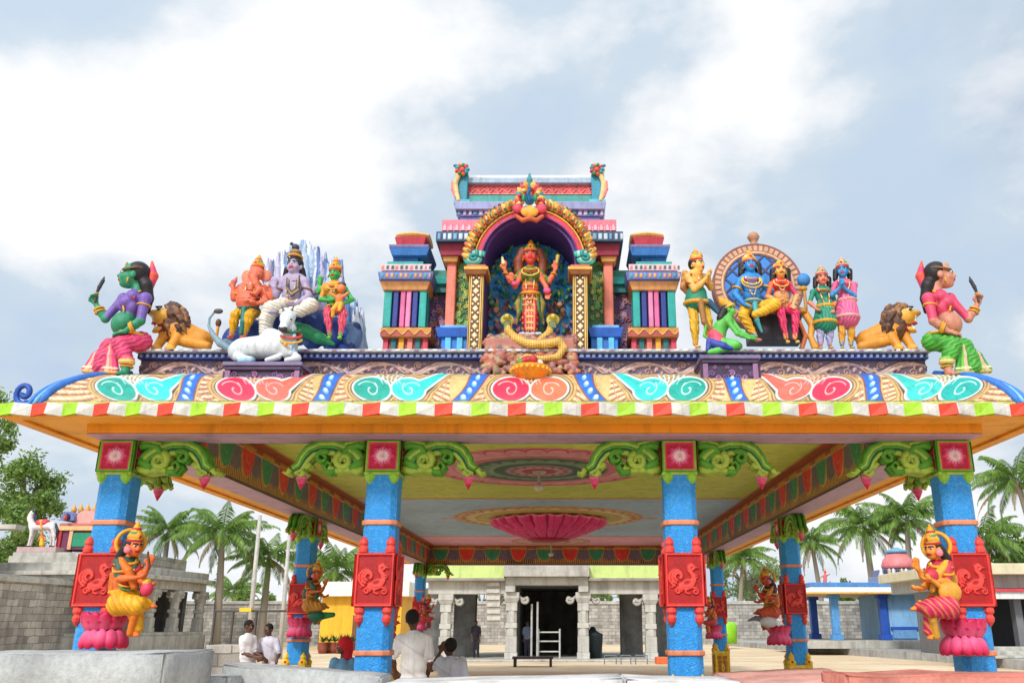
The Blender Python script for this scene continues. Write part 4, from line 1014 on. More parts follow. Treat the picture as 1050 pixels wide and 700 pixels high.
# pink lotus-petal course
def petals(x0, x1, y0, y1, Y, n, c1, c2, c3):
    cv = Canvas.rect(0, n, 0, 1, n*16, 22, c1); ph = (cv.U % 1)-.5
    d = np.hypot(ph/.46, (cv.V-0)/.95)-1; cv.fill(d, c2, .6, .08); cv.fill(np.hypot(ph/.28, cv.V/.7)-1, c3, 1, .08)
    xa, xb = at(x0, (y0+y1)/2, Y).x, at(x1, (y0+y1)/2, Y).x; za, zb_ = at(0, y1, Y).z, at(0, y0, Y).z
    cv.build('petal_course', lambda U, V, H: (xa+U/n*(xb-xa), Y+V*.06-H*.03, za+V*(zb_-za)), tw)
b = MB()
for (xa_, xb_) in ((453, 503), (583, 632)): pb(b, xa_, 225, xb_, 237.5, 10.42, 2.6, c(220,120,140), -.0)
b.build('pink_course', PAINT, tw, bevel=.006)
for (xa_, xb_) in ((453, 503), (583, 632)): petals(xa_, xb_, 226, 237, 10.39, 8, c(240,190,200), c(224,110,140), c(240,170,180))
b = MB(); pb(b, 472, 214, 615, 225.5, 10.75, 1.8, c(90,100,180)); pb(b, 467, 207, 620, 214.5, 10.68, 1.95, c(160,170,220), .02); b.build('upper_cornice', PAINT, tw, bevel=.008)
row('dentil_row', 468, 619, 215, 222, 10.735, .075, .6, c(90,90,160), c(200,190,220), c(80,150,170))
b = MB(); pb(b, 478, 199.5, 609, 207.5, 10.85, 1.6, c(60,160,150)); b.build('teal_course', PAINT, tw, bevel=.006)
b = MB(); pb(b, 478, 187, 609, 200, 10.88, 1.5, c(214, 80, 84), -.01); b.build('zigzag_barrel', PAINT, tw, bevel=.01)
cv = Canvas.rect(0, 131, 0, 13, 700, 50, c(218, 84, 88)); tri = np.abs(((cv.U/9.4) % 1)-.5)*2
for off, col in ((.5, c(240,150,150)), (6.0, c(240,150,150))): cv.fill(np.abs(cv.V-off-tri*6)-.55, col, 1, .3)
cv.fill(np.minimum(cv.V, 13-cv.V)-.9, c(240, 170, 160), 1.2, .3); xa, xb = at(478, 193, 10.86).x, at(609, 193, 10.86).x; za, zb_ = at(0, 200, 10.86).z, at(0, 187, 10.86).z
cv.build('zigzag_relief', lambda U, V, H: (xa+U/131*(xb-xa), 10.862+.05*(V/13)-H*.02, za+(zb_-za)*V/13), tw)
b = MB(); pb(b, 476, 182.5, 611, 187.5, 10.82, 1.6, c(170, 196, 220), .01); pb(b, 482, 179.5, 605, 182.6, 11.0, 1.2, WH); b.build('roof_ridge', PAINT, tw, bevel=.008)
for mir in (False, True):
    b = MB(); qq = lambda *a: (pb(b, *((1086-a[2], a[1], 1086-a[0])+a[3:]))) if mir else pb(b, *a)
    qq(467, 178, 479, 208, 10.78, 1.7, c(50,150,180), .01); qq(470, 172, 477, 178.5, 10.8, .2, c(60,170,180)); qq(465, 204, 482, 208.2, 10.74, 1.8, c(90,190,200)); b.build('end_post', PAINT, tw, bevel=.01)
    # curling flame finial with flower
    F = Fig('horn_finial', 10.75, ((1086-472) if mir else 472, 190), None, None, H=8, res=.55); F.root.parent = tw; F.root.location = F.o-tw.location
    sg = -1 if not mir else 1; o = 1086-472 if mir else 472; F.part('scroll', .8)
    F.chain([(o-sg*-1*0+sg*2, 205), (o+sg*4, 196), (o+sg*5, 188), (o+sg*2, 180), (o+sg*5, 174)], [2.2, 2.2, 2.5, 2.6, 1.6], c(230,200,140))
    F.chain([(o+sg*5, 202), (o+sg*8, 194), (o+sg*8, 186)], [1.6, 1.6, 1.0], c(236,130,130))
    F.part('flower', .5)
    for i in range(9):
        a = i*2*math.pi/9; F.e((o+sg*0+6*math.cos(a)*.9-sg*2, 174-5*math.sin(a)*.9, 2), (2.6, 2.4, 2.0), (c(40,160,170), c(220,60,80), c(60,150,80), c(230,120,60))[i % 4], f=(math.cos(a), 0, math.sin(a)))
    F.e((o-sg*2, 174, 4), (3, 2.5, 3), c(226, 80, 90)); F.e((o+sg*5, 170, 2), (2.4, 2, 1.6), c(40,140,160)); F.e((o-sg*6, 170, 2), (2.4, 2, 1.6), c(90,90,100))
    F.finish()
# niche: back relief, arched reveal, columns, arch bands
YA = 10.02
def arc_pt(cx, cy, r, a, ry=1.0): return at(cx+r*math.cos(a), cy-r*ry*math.sin(a), YA)
AC = (543, 268)
zc_ = at(543, 268, YA).z; xc_ = at(543, 268, YA).x; sA = ppm(258, YA)
def ring_band(name, r0, r1, yf, dep, fn_cols, n=60, ry=1.0, nr=10, a0=-.04, a1=math.pi+.04):
    A = np.linspace(a0, a1, n); Rr = np.linspace(r0, r1, nr); AA, RR = np.meshgrid(A, Rr); cv = Canvas(AA, RR, (1,1,1)); fn_cols(cv)
    fm = lambda U, V, H: (xc_+sA*V*np.cos(U), yf-H*.02, zc_+sA*V*ry*np.sin(U))
    cv.build(name, fm, tw, flip=True)
RY = 1.04
def extr_ring(b, r0, r1, Y0, Y1, col, n=48, a0=0, a1=math.pi):
    for i in range(n):
        t0, t1 = a0+(a1-a0)*i/n, a0+(a1-a0)*(i+1)/n
        p = lambda r, t, y: (xc_+sA*r*math.cos(t), y, zc_+sA*r*RY*math.sin(t))
        V = [p(r0,t0,Y0), p(r1,t0,Y0), p(r1,t1,Y0), p(r0,t1,Y0), p(r0,t0,Y1), p(r1,t0,Y1), p(r1,t1,Y1), p(r0,t1,Y1)]
        F = [(0,3,2,1), (4,5,6,7), (0,4,7,3), (1,2,6,5)]
        if i == 0: F.append((0,1,5,4))
        if i == n-1: F.append((3,7,6,2))
        b.add(V, F, col)
# niche box: deep violet reveal
b = MB(); extr_ring(b, 46, 50, 10.06, 11.3, VIO)
zl = at(0, 358, 10.05).z
for sg in (-1, 1): b.box(min(xc_+sg*sA*46, xc_+sg*sA*50), max(xc_+sg*sA*46, xc_+sg*sA*50), 10.06, 11.3, 4.7, zc_, c(96, 60, 130))
b.build('niche_reveal', PAINT, tw)
b = MB(); extr_ring(b, 49, 56, 10.03, 10.6, c(120, 40, 90)); b.build('inner_arch', PAINT, tw)
def beads_(cv):
    cv.C[:] = c(210, 50, 80); k = np.abs(((cv.U*26/math.pi) % 1)-.5); cv.fill(np.maximum(k-.26, np.abs(cv.V-53)-2.3), c(246, 176, 180), .9, .08); cv.fill(49.8-cv.V-.0, c(210,50,80), 0, .3); cv.fill(cv.V-50.2, c(70,50,150), 1.2, .3); cv.fill(55.4-cv.V, c(250,200,80), 1.2, .3)
ring_band('bead_ring', 49, 56.5, 10.02, .1, beads_, 420, RY, 18)
b = MB(); extr_ring(b, 56, 60, 10.05, 10.55, c(200, 120, 40)); b.build('outer_arch', PAINT, tw)
for i in range(35):      # gold plumes of the outer arch
    a = math.pi*(i+.5)/35
    if abs(a-math.pi/2) < .16: continue
    b = MB(); p = lambda r, t, y: (xc_+sA*r*math.cos(t), y, zc_+sA*r*RY*math.sin(t)); d = 1 if a < math.pi/2 else -1
    b.tube([p(58.5, a-d*.03, 10.03), p(61, a-d*.015, 9.99), p(64.5, a+d*.015, 9.97), p(67.5, a+d*.05, 10.0), p(66.5, a+d*.08, 10.04)], [.022, .036, .040, .03, .01], (c(236,170,60), c(240,190,90), c(210,120,70))[i % 3], 8)
    b.tube([p(60, a-d*.01, 9.965), p(63.5, a+d*.015, 9.935), p(66, a+d*.04, 9.965)], [.010, .013, .006], (c(250,226,150), c(60,150,130))[i % 2], 6)
    b.ball(p(60.2, a, 9.955), .017, (c(50,110,90), c(200,40,60))[i % 2]); b.build('gold_plume', PAINT, tw, True)
for sg in (-1, 1):       # teal scrolls at the springing
    b = MB(); cxs = xc_+sg*sA*57
    for k, (r, col) in enumerate(((.125, c(60,180,170)), (.085, c(150,220,210)), (.045, c(40,150,150)))):
        pts = [(cxs+sg*math.cos(t)*r*(1-.02*i), 10.0-k*.02, zc_+.03+math.sin(t)*r*.8*(1-.02*i)) for i, t in enumerate(np.linspace(math.pi*.9, -math.pi*1.0, 16))]
        b.tube([(cxs-sg*r, 9.99-k*.02, zc_+.12)]+pts, .026, col, 8)
    b.build('arch_scroll', PAINT, tw, True)
    X0, X1 = (at(480, 315, 9.98).x, at(495, 315, 9.98).x); X0, X1 = (2*MX-X1, 2*MX-X0) if sg > 0 else (X0, X1); X0, X1 = X0, X1
    zt, zb_ = at(0, 283, 9.98).z, at(0, 357, 9.95).z
    b = MB(); b.box(X0, X1, 9.98, 10.25, zb_, zt, c(226,190,110)); b.build('gold_column', PAINT, tw, bevel=.008)
    b = MB(); b.box(X0-.01, X1+.01, 9.965, 10.27, zb_-.04, zb_-.002, c(50,30,30)); b.build('column_foot', PAINT, tw, bevel=.005)
    cv = Canvas.rect(0, 16, 0, 74, 64, 300, c(110, 70, 50)); ux = (cv.U/8) % 1-.5; vx = (cv.V/9) % 1-.5
    cv.fill(np.abs(np.abs(cv.U-8)-5.6)-.7, c(240, 206, 120), 1.4, .25)
    for du in (4.4, 11.6):
        d = (np.abs((cv.U-8)/3.4)+np.abs(vx*9/3.2)-1)*2; cv.fill(d, c(246,222,150), 1.2, .3)
    cv.fill(np.hypot(cv.U-8, vx*9)-1.4, c(250,250,240), 2, .25); cv.fill(np.hypot(np.abs(cv.U-8)-3.2, ((cv.V/9+.5) % 1-.5)*9)-1.2, c(250,240,210), 2, .25); cv.fill(7.1-np.abs(cv.U-8), c(230,190,100), 1.6, .25)
    cv.build('column_relief', lambda U, V, H, X0=X0, X1=X1: (X0+.004+U/16*(X1-X0-.008), 9.977-H*.008, zb_+(zt-zb_)*V/74), tw)
    b = MB(); b.box(X0-.03, X1+.03, 9.93, 10.3, zt+.002, zt+.055, c(150,90,50), -.02, -.02); b.box(X0-.06, X1+.06, 9.9, 10.33, zt+.057, zt+.10, c(236,176,80)); b.box(X0-.03, X1+.03, 9.93, 10.3, zt+.102, zt+.135, c(220,110,70)); b.build('column_capital', PAINT, tw, bevel=.008)
# niche back wall painted with trees, rocks and sky
cv = Canvas.rect(-46, 46, 0, 150, 210, 330, c(60, 170, 236)); rs = np.random.RandomState(9)
for i in range(420):
    x, y = rs.uniform(-46, 46), rs.uniform(0, 140); 
    if abs(x) < 15 and rs.rand() < .5: continue
    up = y > 75; pal = [c(90,180,110), c(110,190,110), c(60,150,190), c(90,110,180), c(140,190,120), c(60,160,230)] if up else [c(200,110,110), c(170,110,140), c(226,160,110), c(110,170,110), c(150,100,140), c(236,180,150)]
    cv.fill(cv.ell(x, y, rs.uniform(1.5, 5), rs.uniform(1.2, 3.5), rs.uniform(0, 3)), pal[rs.randint(6)], rs.uniform(0, 5), .5)
fm = lambda U, V, H: (xc_+U*sA, 10.78-H*.03, 4.7+V*.0125)
cv.build('niche_backdrop', fm, tw)
# crest over the arch
F = Fig('crest', YA-.06, (543, 225), None, None, res=.6, H=10); F.root.parent = tw; F.root.location = F.o-tw.location
F.part('crest_plume', .6)
for i in range(15):
    a = math.pi*(i/14)*1.16-.25; L = 17+5*math.sin(a)**2+(6 if i == 7 else 0)
    F.chain([(543+8*math.cos(a), 207-8*math.sin(a), 0), (543+L*.7*math.cos(a), 207-L*.8*math.sin(a), 3), (543+L*.86*math.cos(a), 207-L*1.02*math.sin(a), 2)], [2.6, 3.0, 1.0], (c(226,150,50), c(214,60,80), c(240,190,90), c(60,140,150))[i % 4])
for i in range(9):
    a = i*2*math.pi/9; F.e((543+11*math.cos(a), 205-11*math.sin(a), 5), (2.2, 2.2, 2.2), (c(200,40,60), c(240,200,120))[i % 2])
F.part('crest_peacock', .6); F.e((543, 205, 6), (5, 4, 5.5), c(20,130,150)); F.chain([(543, 205, 9), (541, 199, 11), (543, 195, 11)], [2.4, 1.6, 1.8], c(20,90,160)); F.e((543, 193, 11), (2.2, 2, 2.2), c(20,110,110))
F.e((537, 203, 9), (2, 2.5, 4), c(30,150,110)); F.e((549, 203, 9), (2, 2.5, 4), c(30,150,110))
F.part('crest_base', .6); F.e((531, 214, 5), (5.5, 4, 5.5), c(224, 70, 100)); F.e((555, 214, 5), (5.5, 4, 5.5), c(224,70,100)); F.e((543, 217, 6), (9, 4, 7), c(236,170,60)); F.e((538, 211, 9), (2, 2, 2), (.8,.8,.8)); F.e((548, 211, 9), (2,2,2), (.8,.8,.8))
F.chain([(530, 222, 6), (536, 226, 7), (543, 224, 8), (550, 226, 7), (556, 222, 6)], [2.2, 2.5, 2.5, 2.5, 2.2], c(200,90,50)); F.finish()
# rock mass under the niche
F = Fig('niche_rock', 9.92, (543, 386), 'rough reddish rock mass spilling from the niche over the roof edge', 'rock', res=1.6)
rs = np.random.RandomState(4); F.part('rock', .8, 1.0)
PALR = [c(176,110,96), c(150,84,84), c(196,140,120), c(160,120,110), c(120,80,90), c(190,110,80), c(130,110,100), c(180,150,110)]
for i in range(430):
    y = rs.uniform(344, 384); hw = 50-.10*(384-y); x = 543+rs.uniform(-hw, hw); r = rs.uniform(2.2, 4.8)
    F.e((x, y, -4+17*(y-344)/40+rs.uniform(-2, 2)), (r, r*.8, r*.75), PALR[rs.randint(8)], f=(rs.uniform(-1,1), -1, rs.uniform(-1,1)))
F.b((543, 366, -4), (46, 9, 18), PALR[0]); 
F.s = F.s; F.finish()
for o in [q for q in bpy.data.objects if q.parent is F.root]: tag(o)
# side trays that project from the roof edge
def tray(x0, x1, yt, ybm, Y0, label):
    X0, X1 = at(x0, yt, Y0).x, at(x1, yt, Y0).x; zt, zb_ = at(0, yt, Y0).z, at(0, ybm, Y0).z
    t = empty('roof_bracket', ((X0+X1)/2, (Y0+9.9)/2, zb_), label, 'bracket', 'brackets on the roof edge')
    b = MB(); b.box(X0, X1, Y0, 9.95, zt-.045, zt, c(120, 110, 150)); b.box(X0+.02, X1-.02, Y0+.02, 9.95, zt-.09, zt-.047, c(70,56,90)); b.build('top_ledge', PAINT, t, bevel=.008)
    b = MB(); b.box(X0+.05, X1-.05, Y0+.06, 9.95, zb_, zt-.092, c(76, 52, 84)); b.build('panel_box', PAINT, t)
    for xx in (X0+.03, X1-.09): b = MB(); b.box(xx, xx+.06, Y0+.03, 9.95, zb_-.02, zt-.092, c(150,110,150)); b.build('side_post', PAINT, t, bevel=.008)
    n = int((X1-X0)/.012); cv = Canvas.rect(0, 100*(X1-X0), 0, 100*(zt-.1-zb_), n*3, 60, c(60, 40, 74)); uu = np.arange(6, 100*(X1-X0)-5, 7.5)
    for i, u in enumerate(uu):
        cv.fill(cv.seg(spiral(u, 9+3*math.sin(i*2), .6, 3.8, i*1.7, 1.3), .8), (c(170,120,170), c(120,90,140))[i % 2], 1, .4); cv.fill(cv.seg(spiral(u+3, 19 if i % 2 else 3, .4, 2.4, i, 1.1), .6), c(140,100,150), 1, .4)
    cv.build('relief', lambda U, V, H: (X0+U*.01, Y0+.055-H*.012, zb_+V*.01), t)
    return t, zt
TRL = tray(228, 310, 370.5, 393, 9.42, 'purple bracket under the white bull on the roof edge')
TRR = tray(718, 780, 363.5, 392, 9.42, 'purple bracket under the green kneeling figure on the roof edge')
# ================================================================== statues on the roof
A3 = np.array
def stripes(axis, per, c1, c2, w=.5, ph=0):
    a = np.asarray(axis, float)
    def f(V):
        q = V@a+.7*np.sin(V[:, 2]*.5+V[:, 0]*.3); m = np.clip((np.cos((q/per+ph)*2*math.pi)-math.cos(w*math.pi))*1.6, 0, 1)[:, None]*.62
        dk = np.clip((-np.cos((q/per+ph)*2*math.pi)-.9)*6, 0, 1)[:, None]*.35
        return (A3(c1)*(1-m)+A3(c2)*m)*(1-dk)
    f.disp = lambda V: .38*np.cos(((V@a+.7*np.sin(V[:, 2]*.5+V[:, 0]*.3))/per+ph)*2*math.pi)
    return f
def dots(c1, c2, per=3.0, r=.3):
    def f(V):
        q = np.abs(((V/per) % 1)-.5); m = (np.abs(q-.0).max(1) < r); out = np.empty((len(V), 3)); out[:] = c1; out[m] = c2; return out
    return f
BLACKH = c(28, 24, 30)
def fierce(px, sg, skin, top, skirt, skirt2, hem, label, sk2=None):
    """large seated woman with a raised blade; sg=-1 faces the left of the picture. px maps figure x to photo x"""
    X = px; H = 31
    F = Fig('seated_woman_statue', 9.80, (X(133), 384), label, 'statue', 'seated blade women on the roof corners', res=.85, H=H)
    f = nrm((sg, -.42, .12)); F.part('body', 2.2, .8)
    F.torso((X(141), 298, 2), (X(136), 313, 2), (X(131), 330, 3), (X(139), 350, 2), 16.0, skin, top, True, f=nrm((sg, -.5, 0)), belly=1.05, low=skirt)
    F.head((X(136), 283, 3), H, f, skin)
    F.part('body')
    F.arm((X(149), 306, 9), (X(144), 329, 14), (X(128), 340, 17), 5.8, skin, top, nrm((sg, -.1, -.25)), (0, .3, -1), .5, 15)
    F.arm((X(127), 306, -4), (X(108), 327, 2), (X(98), 311, 4), 5.2, skin, top, nrm((-sg*-.2, -.2, 1)), (sg*-.3, -1, 0), .9, 13)
    fo = F.P((X(129), 382, 13)); F.foot(fo, nrm((sg*.6, -1, 0)), 8, skin)
    F.c((X(128), 364, 14), (X(129), 379, 13), 4.2, 4.2, skin)
    F.part('skirt', 2.0, .9)
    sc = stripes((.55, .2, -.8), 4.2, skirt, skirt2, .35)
    F.c((X(145), 350, 0), (X(124), 353, 15), 10.5, 8.6, sc); F.c((X(138), 350, -4), (X(112), 355, 4), 10, 8, sc); F.e((X(143), 350, 0), (12, 11, 8.5), sc)
    F.chain([(X(124), 353, 15), (X(127), 362, 16), (X(130), 370, 14)], [8.6, 7.2, 6.6], sc); F.tor((X(130), 371, 14), (0, -.1, 1), 5.8, 2.0, hem); F.tor((X(130), 367.5, 14.5), (0, -.1, 1), 6.2, 1.0, skirt2)
    F.chain([(X(112), 355, 4), (X(106), 366, 6), (X(103), 376, 7)], [8, 7.4, 7], sc)
    for i in range(10):                       # fan of pleats falling from the far knee
        t = i/9; x0 = 117-t*10; x1 = 119-t*32; y1 = 381-t*1.5; col = (skirt, skirt2, c(236, 190, 170))[i % 3]
        F.chain([(X(x0), 354+t, 11-i*.8), (X((x0*.55+x1*.45)-1.5*t), 364, 13-i), (X(x1), y1, 12-i)], [1.9, 2.4, 2.9], col)
        F.e((X(x1), y1+.6, 12-i), (3.0, 3.0, 1.9), hem); F.e((X(x1), y1-3, 12.6-i), (2.9, 2.9, .9), c(240, 226, 180))
    F.part('hair', 1.6, .9); r, f_, u = frame(f)
    hp = F.P((X(136), 283, 3)); F.e(hp+u*.14*H-f_*.14*H, (.39*H, .40*H, .42*H), BLACKH, f, (0,0,1))
    F.chain([hp-f_*.3*H, (X(150), 293, 2), (X(152), 306, 0), (X(151), 319, -4)], [7.5, 6.5, 5.5, 3], BLACKH)
    F.part('tiara', .8, .7); F.tor(hp+u*.18*H-f_*.02*H, nrm(u+f_*.35), .40*H, 1.3, c(120,90,60)); F.e(hp+u*.36*H+f_*.28*H, (2, 1.5, 3), c(200,160,90), f)
    F.part('flame_halo', 1.2, .9)
    F.chain([(X(153), 294, -3), (X(157), 283, -4), (X(156), 268, -4)], [4.5, 5.2, 1.0], lambda V: np.where(V[:, 2:] > V[:, 2:].mean()+2, A3(c(240, 90, 60)), A3(c(226, 60, 110))))
    F.part('jewellery', .5, .6)
    for (a, R, n) in (((X(147.5), 313, 10), 6.2, (0.1, 0, 1)), ((X(136), 335, 15.5), 5.4, (sg, -.2, -.5)), ((X(134), 336.5, 16), 5.2, (sg, -.2, -.5)), ((X(103), 320, 3), 4.9, (sg*.5, 0, 1)), ((X(101.5), 317, 3.4), 4.6, (sg*.5, 0, 1)), ((X(130), 376, 12), 5.6, (0, 0, 1)), ((X(131), 372, 12), 5.9, (0, 0, 1))):
        F.tor(a, n, R, 1.0, GOLD)
    F.tor((X(139), 301, 4), nrm((sg*.5, -.5, 1)), 6.5, 1.2, GOLD); F.chain([(X(133), 302, 10), (X(126), 312, 14), (X(127), 318, 15)], 1.0, GOLD)
    F.tor((X(137), 344, 3), (0.1, 0, 1), 12.6, 1.3, GOLD)
    ear = hp-f_*.05*H+nrm((0, -1, 0))*.33*H-u*.2*H; F.tor(ear-A3((0, 0, 2)), f_, 2, .8, GOLD)
    F.part('dagger', .5, .55)
    F.chain([(X(97.5), 309, 7), (X(99), 301, 7)], [1.3, 1.3], c(90, 60, 40)); F.tor((X(99), 301, 7), nrm((0, 0, 1)), 2, .7, GOLD)
    F.chain([(X(99), 301, 7), (X(102), 294, 7), (X(105.5), 288, 7), (X(107), 283.5, 7)], [1.3, 2.0, 1.9, .5], c(50, 56, 66))
    F.regalia((X(140), 301, 4), (X(133), 338, 4), 12.5, nrm((sg, -.55, 0)), low=-.25)
    return F.finish()
fierce(lambda x: x, -1, c(44, 146, 108), c(120, 92, 180), c(226, 60, 120), c(240, 120, 130), c(238, 200, 110), 'green-skinned woman statue with a pink skirt and raised dagger seated on the roof corner')
fierce(lambda x: 1101-x, 1, c(206, 140, 116), c(222, 70, 110), c(60, 160, 50), c(130, 204, 80), c(232, 200, 130), 'brown-skinned woman statue with a green skirt and raised dagger seated on the roof corner')

def lion(X, sg, label):
    F = Fig('lion_statue', 10.12, (X(180), 360), label, 'statue', 'roaring lion statues on the roof', res=.85)
    OR = c(222, 148, 42); OR2 = c(240, 180, 70); MN = [c(130, 84, 50), c(96, 62, 44), c(164, 116, 70), c(76, 58, 52)]
    F.part('body', 2.5, .9)
    F.c((X(182), 340, 0), (X(206), 348, -6), 14, 10, OR); F.e((X(207), 349, -6), (11, 12, 10), OR); F.c((X(190), 350, 6), (X(212), 355, 4), 6, 5, OR)
    F.e((X(168), 325, 8), (9, 10, 9), OR2, f=(sg, -.3, 0)); F.e((X(161), 322, 9), (6, 7.5, 4.2), OR2, f=nrm((sg, -.3, .15)))
    F.e((X(155.5), 321, 10), (3.4, 2.6, 2.6), c(60, 40, 40)); F.e((X(163), 338, 8), (5, 7, 2.6), OR2, f=nrm((sg, -.3, -.5)))
    F.c((X(170), 330, 7), (X(165), 337, 8), 5, 4, c(150, 30, 50)); F.e((X(160), 331, 9), (3.2, 5, 1.6), c(220, 70, 90), f=nrm((sg, -.3, -.3)))
    for q in (-1, 1):
        F.c((X(157), 325, 10+q*3), (X(156.5), 329, 10+q*3), 1.1, .4, (.85, .85, .8)); F.c((X(159), 337, 9+q*3), (X(158.5), 333.5, 9+q*3), 1.0, .4, (.85, .85, .8))
        F.e((X(164), 317.5, 9+q*5), (2.2, 2, 1.6), c(250, 240, 220)); F.e((X(163), 317.3, 10+q*6), (1.0, 1, .9), (.02, .02, .02)); F.c((X(160), 314.5, 10+q*5), (X(166), 314, 10+q*6), 1, .8, c(80, 50, 40))
    for (x, d) in ((176, 14), (162, 9)):
        F.c((X(x+6), 345, d-4), (X(x), 354, d), 5.2, 4.4, OR); F.e((X(x-2), 357, d+3), (5, 5.5, 3.4), OR2)
        for i in range(4): F.e((X(x-5+i*2.5), 358, d+7.5), (1.3, 2.2, 1.8), OR); F.e((X(x-5+i*2.5), 359, d+9.3), (.6, 1, .7), c(60,50,40))
    F.part('mane', .9, .85); rs = np.random.RandomState(21+sg)
    for i in range(120):
        a = rs.uniform(0, 2*math.pi); rad = rs.uniform(7, 15.5); cx, cy = 176, 330
        x, y = cx+rad*math.cos(a), cy+rad*1.12*math.sin(a)
        if x < 167 and 318 < y < 346 and rad > 9: continue
        d = 12-abs(rad-7)*.9+rs.uniform(-2, 2); l = 6
        F.chain([(X(x-1), y-3, d), (X(x+2), y, d+1), (X(x+3+rs.uniform(-1, 2)), y+l, d-.5)], [1.6, 2.2, .6], MN[rs.randint(4)])
    F.e((X(177), 331, 4), (13, 10, 17), MN[1])
    F.part('tail', .6, .8); F.chain([(X(216), 350, -6), (X(222), 344, -8), (X(224), 334, -8)], [2, 1.6, 1.4], OR); F.e((X(224), 331, -8), (3, 3, 4.5), MN[1])
    F.finish()
lion(lambda x: x, -1, 'roaring orange lion statue behind the green-skinned woman')
lion(lambda x: 1096-x, 1, 'roaring orange lion statue behind the brown-skinned woman')

def necklace(F, p, R, f=(0, -1, .0), n=3, cols=None, H=16):
    cols = cols or (GOLD, c(180, 40, 40), c(240, 200, 90)); p = F.P(p)
    for i in range(n): F.tor(p+A3((0, -R*.25*i, -R*.35*i)), nrm((0, -.75-.1*i, 1-.15*i)), R*(.9+.28*i), H*.045, cols[i % 3])
# ---- backdrop of icy peaks
F = Fig('peak_backdrop', 10.72, (320, 361), 'pale blue moulded ice peaks behind the three seated figures', 'sculpted backdrop', res=1.1); F.part('ice', 1.4, 1.05); rs = np.random.RandomState(5)
ICE = [c(176,200,224), c(140,168,206), c(214,224,238), c(110,140,186), c(160,186,222), c(84, 116, 176), c(190,184,216), c(226,230,240)]
for i in range(150):
    x = rs.uniform(272, 373); top = 244+abs(x-311)*.6+rs.uniform(-2, 28)*rs.rand()**.6 if x < 352 else 294+(x-352)*1.2+rs.uniform(-4, 16)
    yb2 = min(358, top+rs.uniform(25, 70)); d = rs.uniform(-4, 9)*(yb2-240)/110
    F.chain([(x+rs.uniform(-1.5, 1.5), yb2, d+3), (x+rs.uniform(-1.5, 1.5), (top+yb2)/2, d+1.5), (x, top, d)], [rs.uniform(2.4, 4), rs.uniform(2, 3), rs.uniform(.5, 1.2)], ICE[rs.randint(8)])
for (x, y, rx, ry) in ((290, 318, 16, 42), (312, 306, 20, 52), (336, 318, 18, 40), (358, 336, 13, 24)): F.e((x, y, -2), (rx, 6, ry), ICE[5])
F.finish()
F = Fig('rock_seat', 10.35, (310, 362), 'deep blue rock bench under the three seated figures', 'bench', res=1.3); F.part('rock', 3, 1.3); rs = np.random.RandomState(8)
for (x, y, rx, ry) in ((240, 348, 12, 12), (258, 342, 12, 16), (278, 336, 13, 22), (300, 334, 14, 26), (322, 338, 14, 22), (342, 342, 14, 18), (362, 344, 10, 15)):
    F.e((x, y, 0), (rx, 11, ry), c(34, 66, 150) if x < 350 else c(96, 130, 176))
for i in range(24): F.e((rs.uniform(232, 368), rs.uniform(332, 358), rs.uniform(4, 9)), (4, 4, 5), (c(40,80,170), c(30,50,120), c(70,110,180))[i % 3])
F.part('green_hide', 1.5, 1.0); F.chain([(298, 334, 16), (312, 339, 17), (326, 346, 15), (342, 353, 12)], [5, 6.5, 6, 2], c(30, 140, 90)); F.chain([(300, 331, 17), (316, 335, 18), (334, 344, 14)], [1.5, 1.5, 1], c(170, 200, 120))
F.chain([(243, 356, 10), (232, 351, 11), (226, 352, 9)], [5, 4, 3], c(90,120,150)); F.finish()
# ---- elephant-headed figure
SK = c(236, 116, 84)
F = Fig('seated_figure_statue', 10.12, (250, 358), 'orange elephant-headed seated statue with yellow trousers beside the ice peaks', 'statue', res=.75, H=17)
F.part('body', 1.8, .72); F.torso((261, 291, 4), (258, 298, 4), (256, 309, 5), (254, 320, 3), 13.6, SK, SK, False, belly=1.15)
F.e((263, 281, 6), (8, 8, 8.6), SK); F.e((263, 275, 5), (6.5, 6, 5), SK); F.chain([(260, 284, 14), (262, 291, 17), (266, 297, 17), (262, 301, 18), (257, 300, 19)], [4, 3.2, 2.6, 2.2, 1.5], SK)
for q, x in ((-1, 252), (1, 273)):
    F.e((x, 283, 4), (5.2, 1.3, 7), c(240, 140, 110), f=nrm((q*.3, -1, 0))); F.tiny('eye', (262+q*4, 281, 13.5), (1.2, .8, .8), (q*.2, -1, 0), (.85,.85,.8), (.01,.01,.01))
    F.c((259 if q < 0 else 267, 288, 13), (256 if q < 0 else 270, 292, 16), 1.1, .5, (.85, .85, .78))
F.arm((247, 296, 6), (240, 306, 8), (239, 295, 11), 4.2, SK, None, (0, -.1, 1), (0, -1, 0), .3, 9); F.arm((248, 298, 8), (246, 309, 13), (254, 308, 19), 4.0, SK, None, (1, -.2, 0), (0, 0, 1), .5, 9)
F.arm((270, 296, 4), (278, 306, 6), (279, 297, 9), 4.2, SK, None, (0, -.1, 1), (0, -1, 0), .2, 10); F.arm((269, 298, 8), (272, 309, 13), (264, 311, 19), 4.0, SK, None, (-1, -.2, 0), (0, 0, 1), .5, 9)
for x0, x1, y in ((248, 237, 345), (258, 250, 345)): F.foot(F.P((x1+1, y, 10)), nrm((-.4, -1, 0)), 4.5, SK)
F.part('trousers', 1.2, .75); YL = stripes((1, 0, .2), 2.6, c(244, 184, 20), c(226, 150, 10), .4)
F.leg((249, 320, 4), (241, 323, 15), (238, 342, 11), 6.3, YL); F.leg((260, 320, 4), (256, 323, 16), (251, 342, 11), 6.3, YL); F.chain([(250, 318, 15), (249, 330, 17), (247, 342, 15)], [3, 2.4, 2], c(40, 120, 110)); F.tor((255, 318, 5), (0, 0, 1), 10.5, 1.5, c(40,110,100))
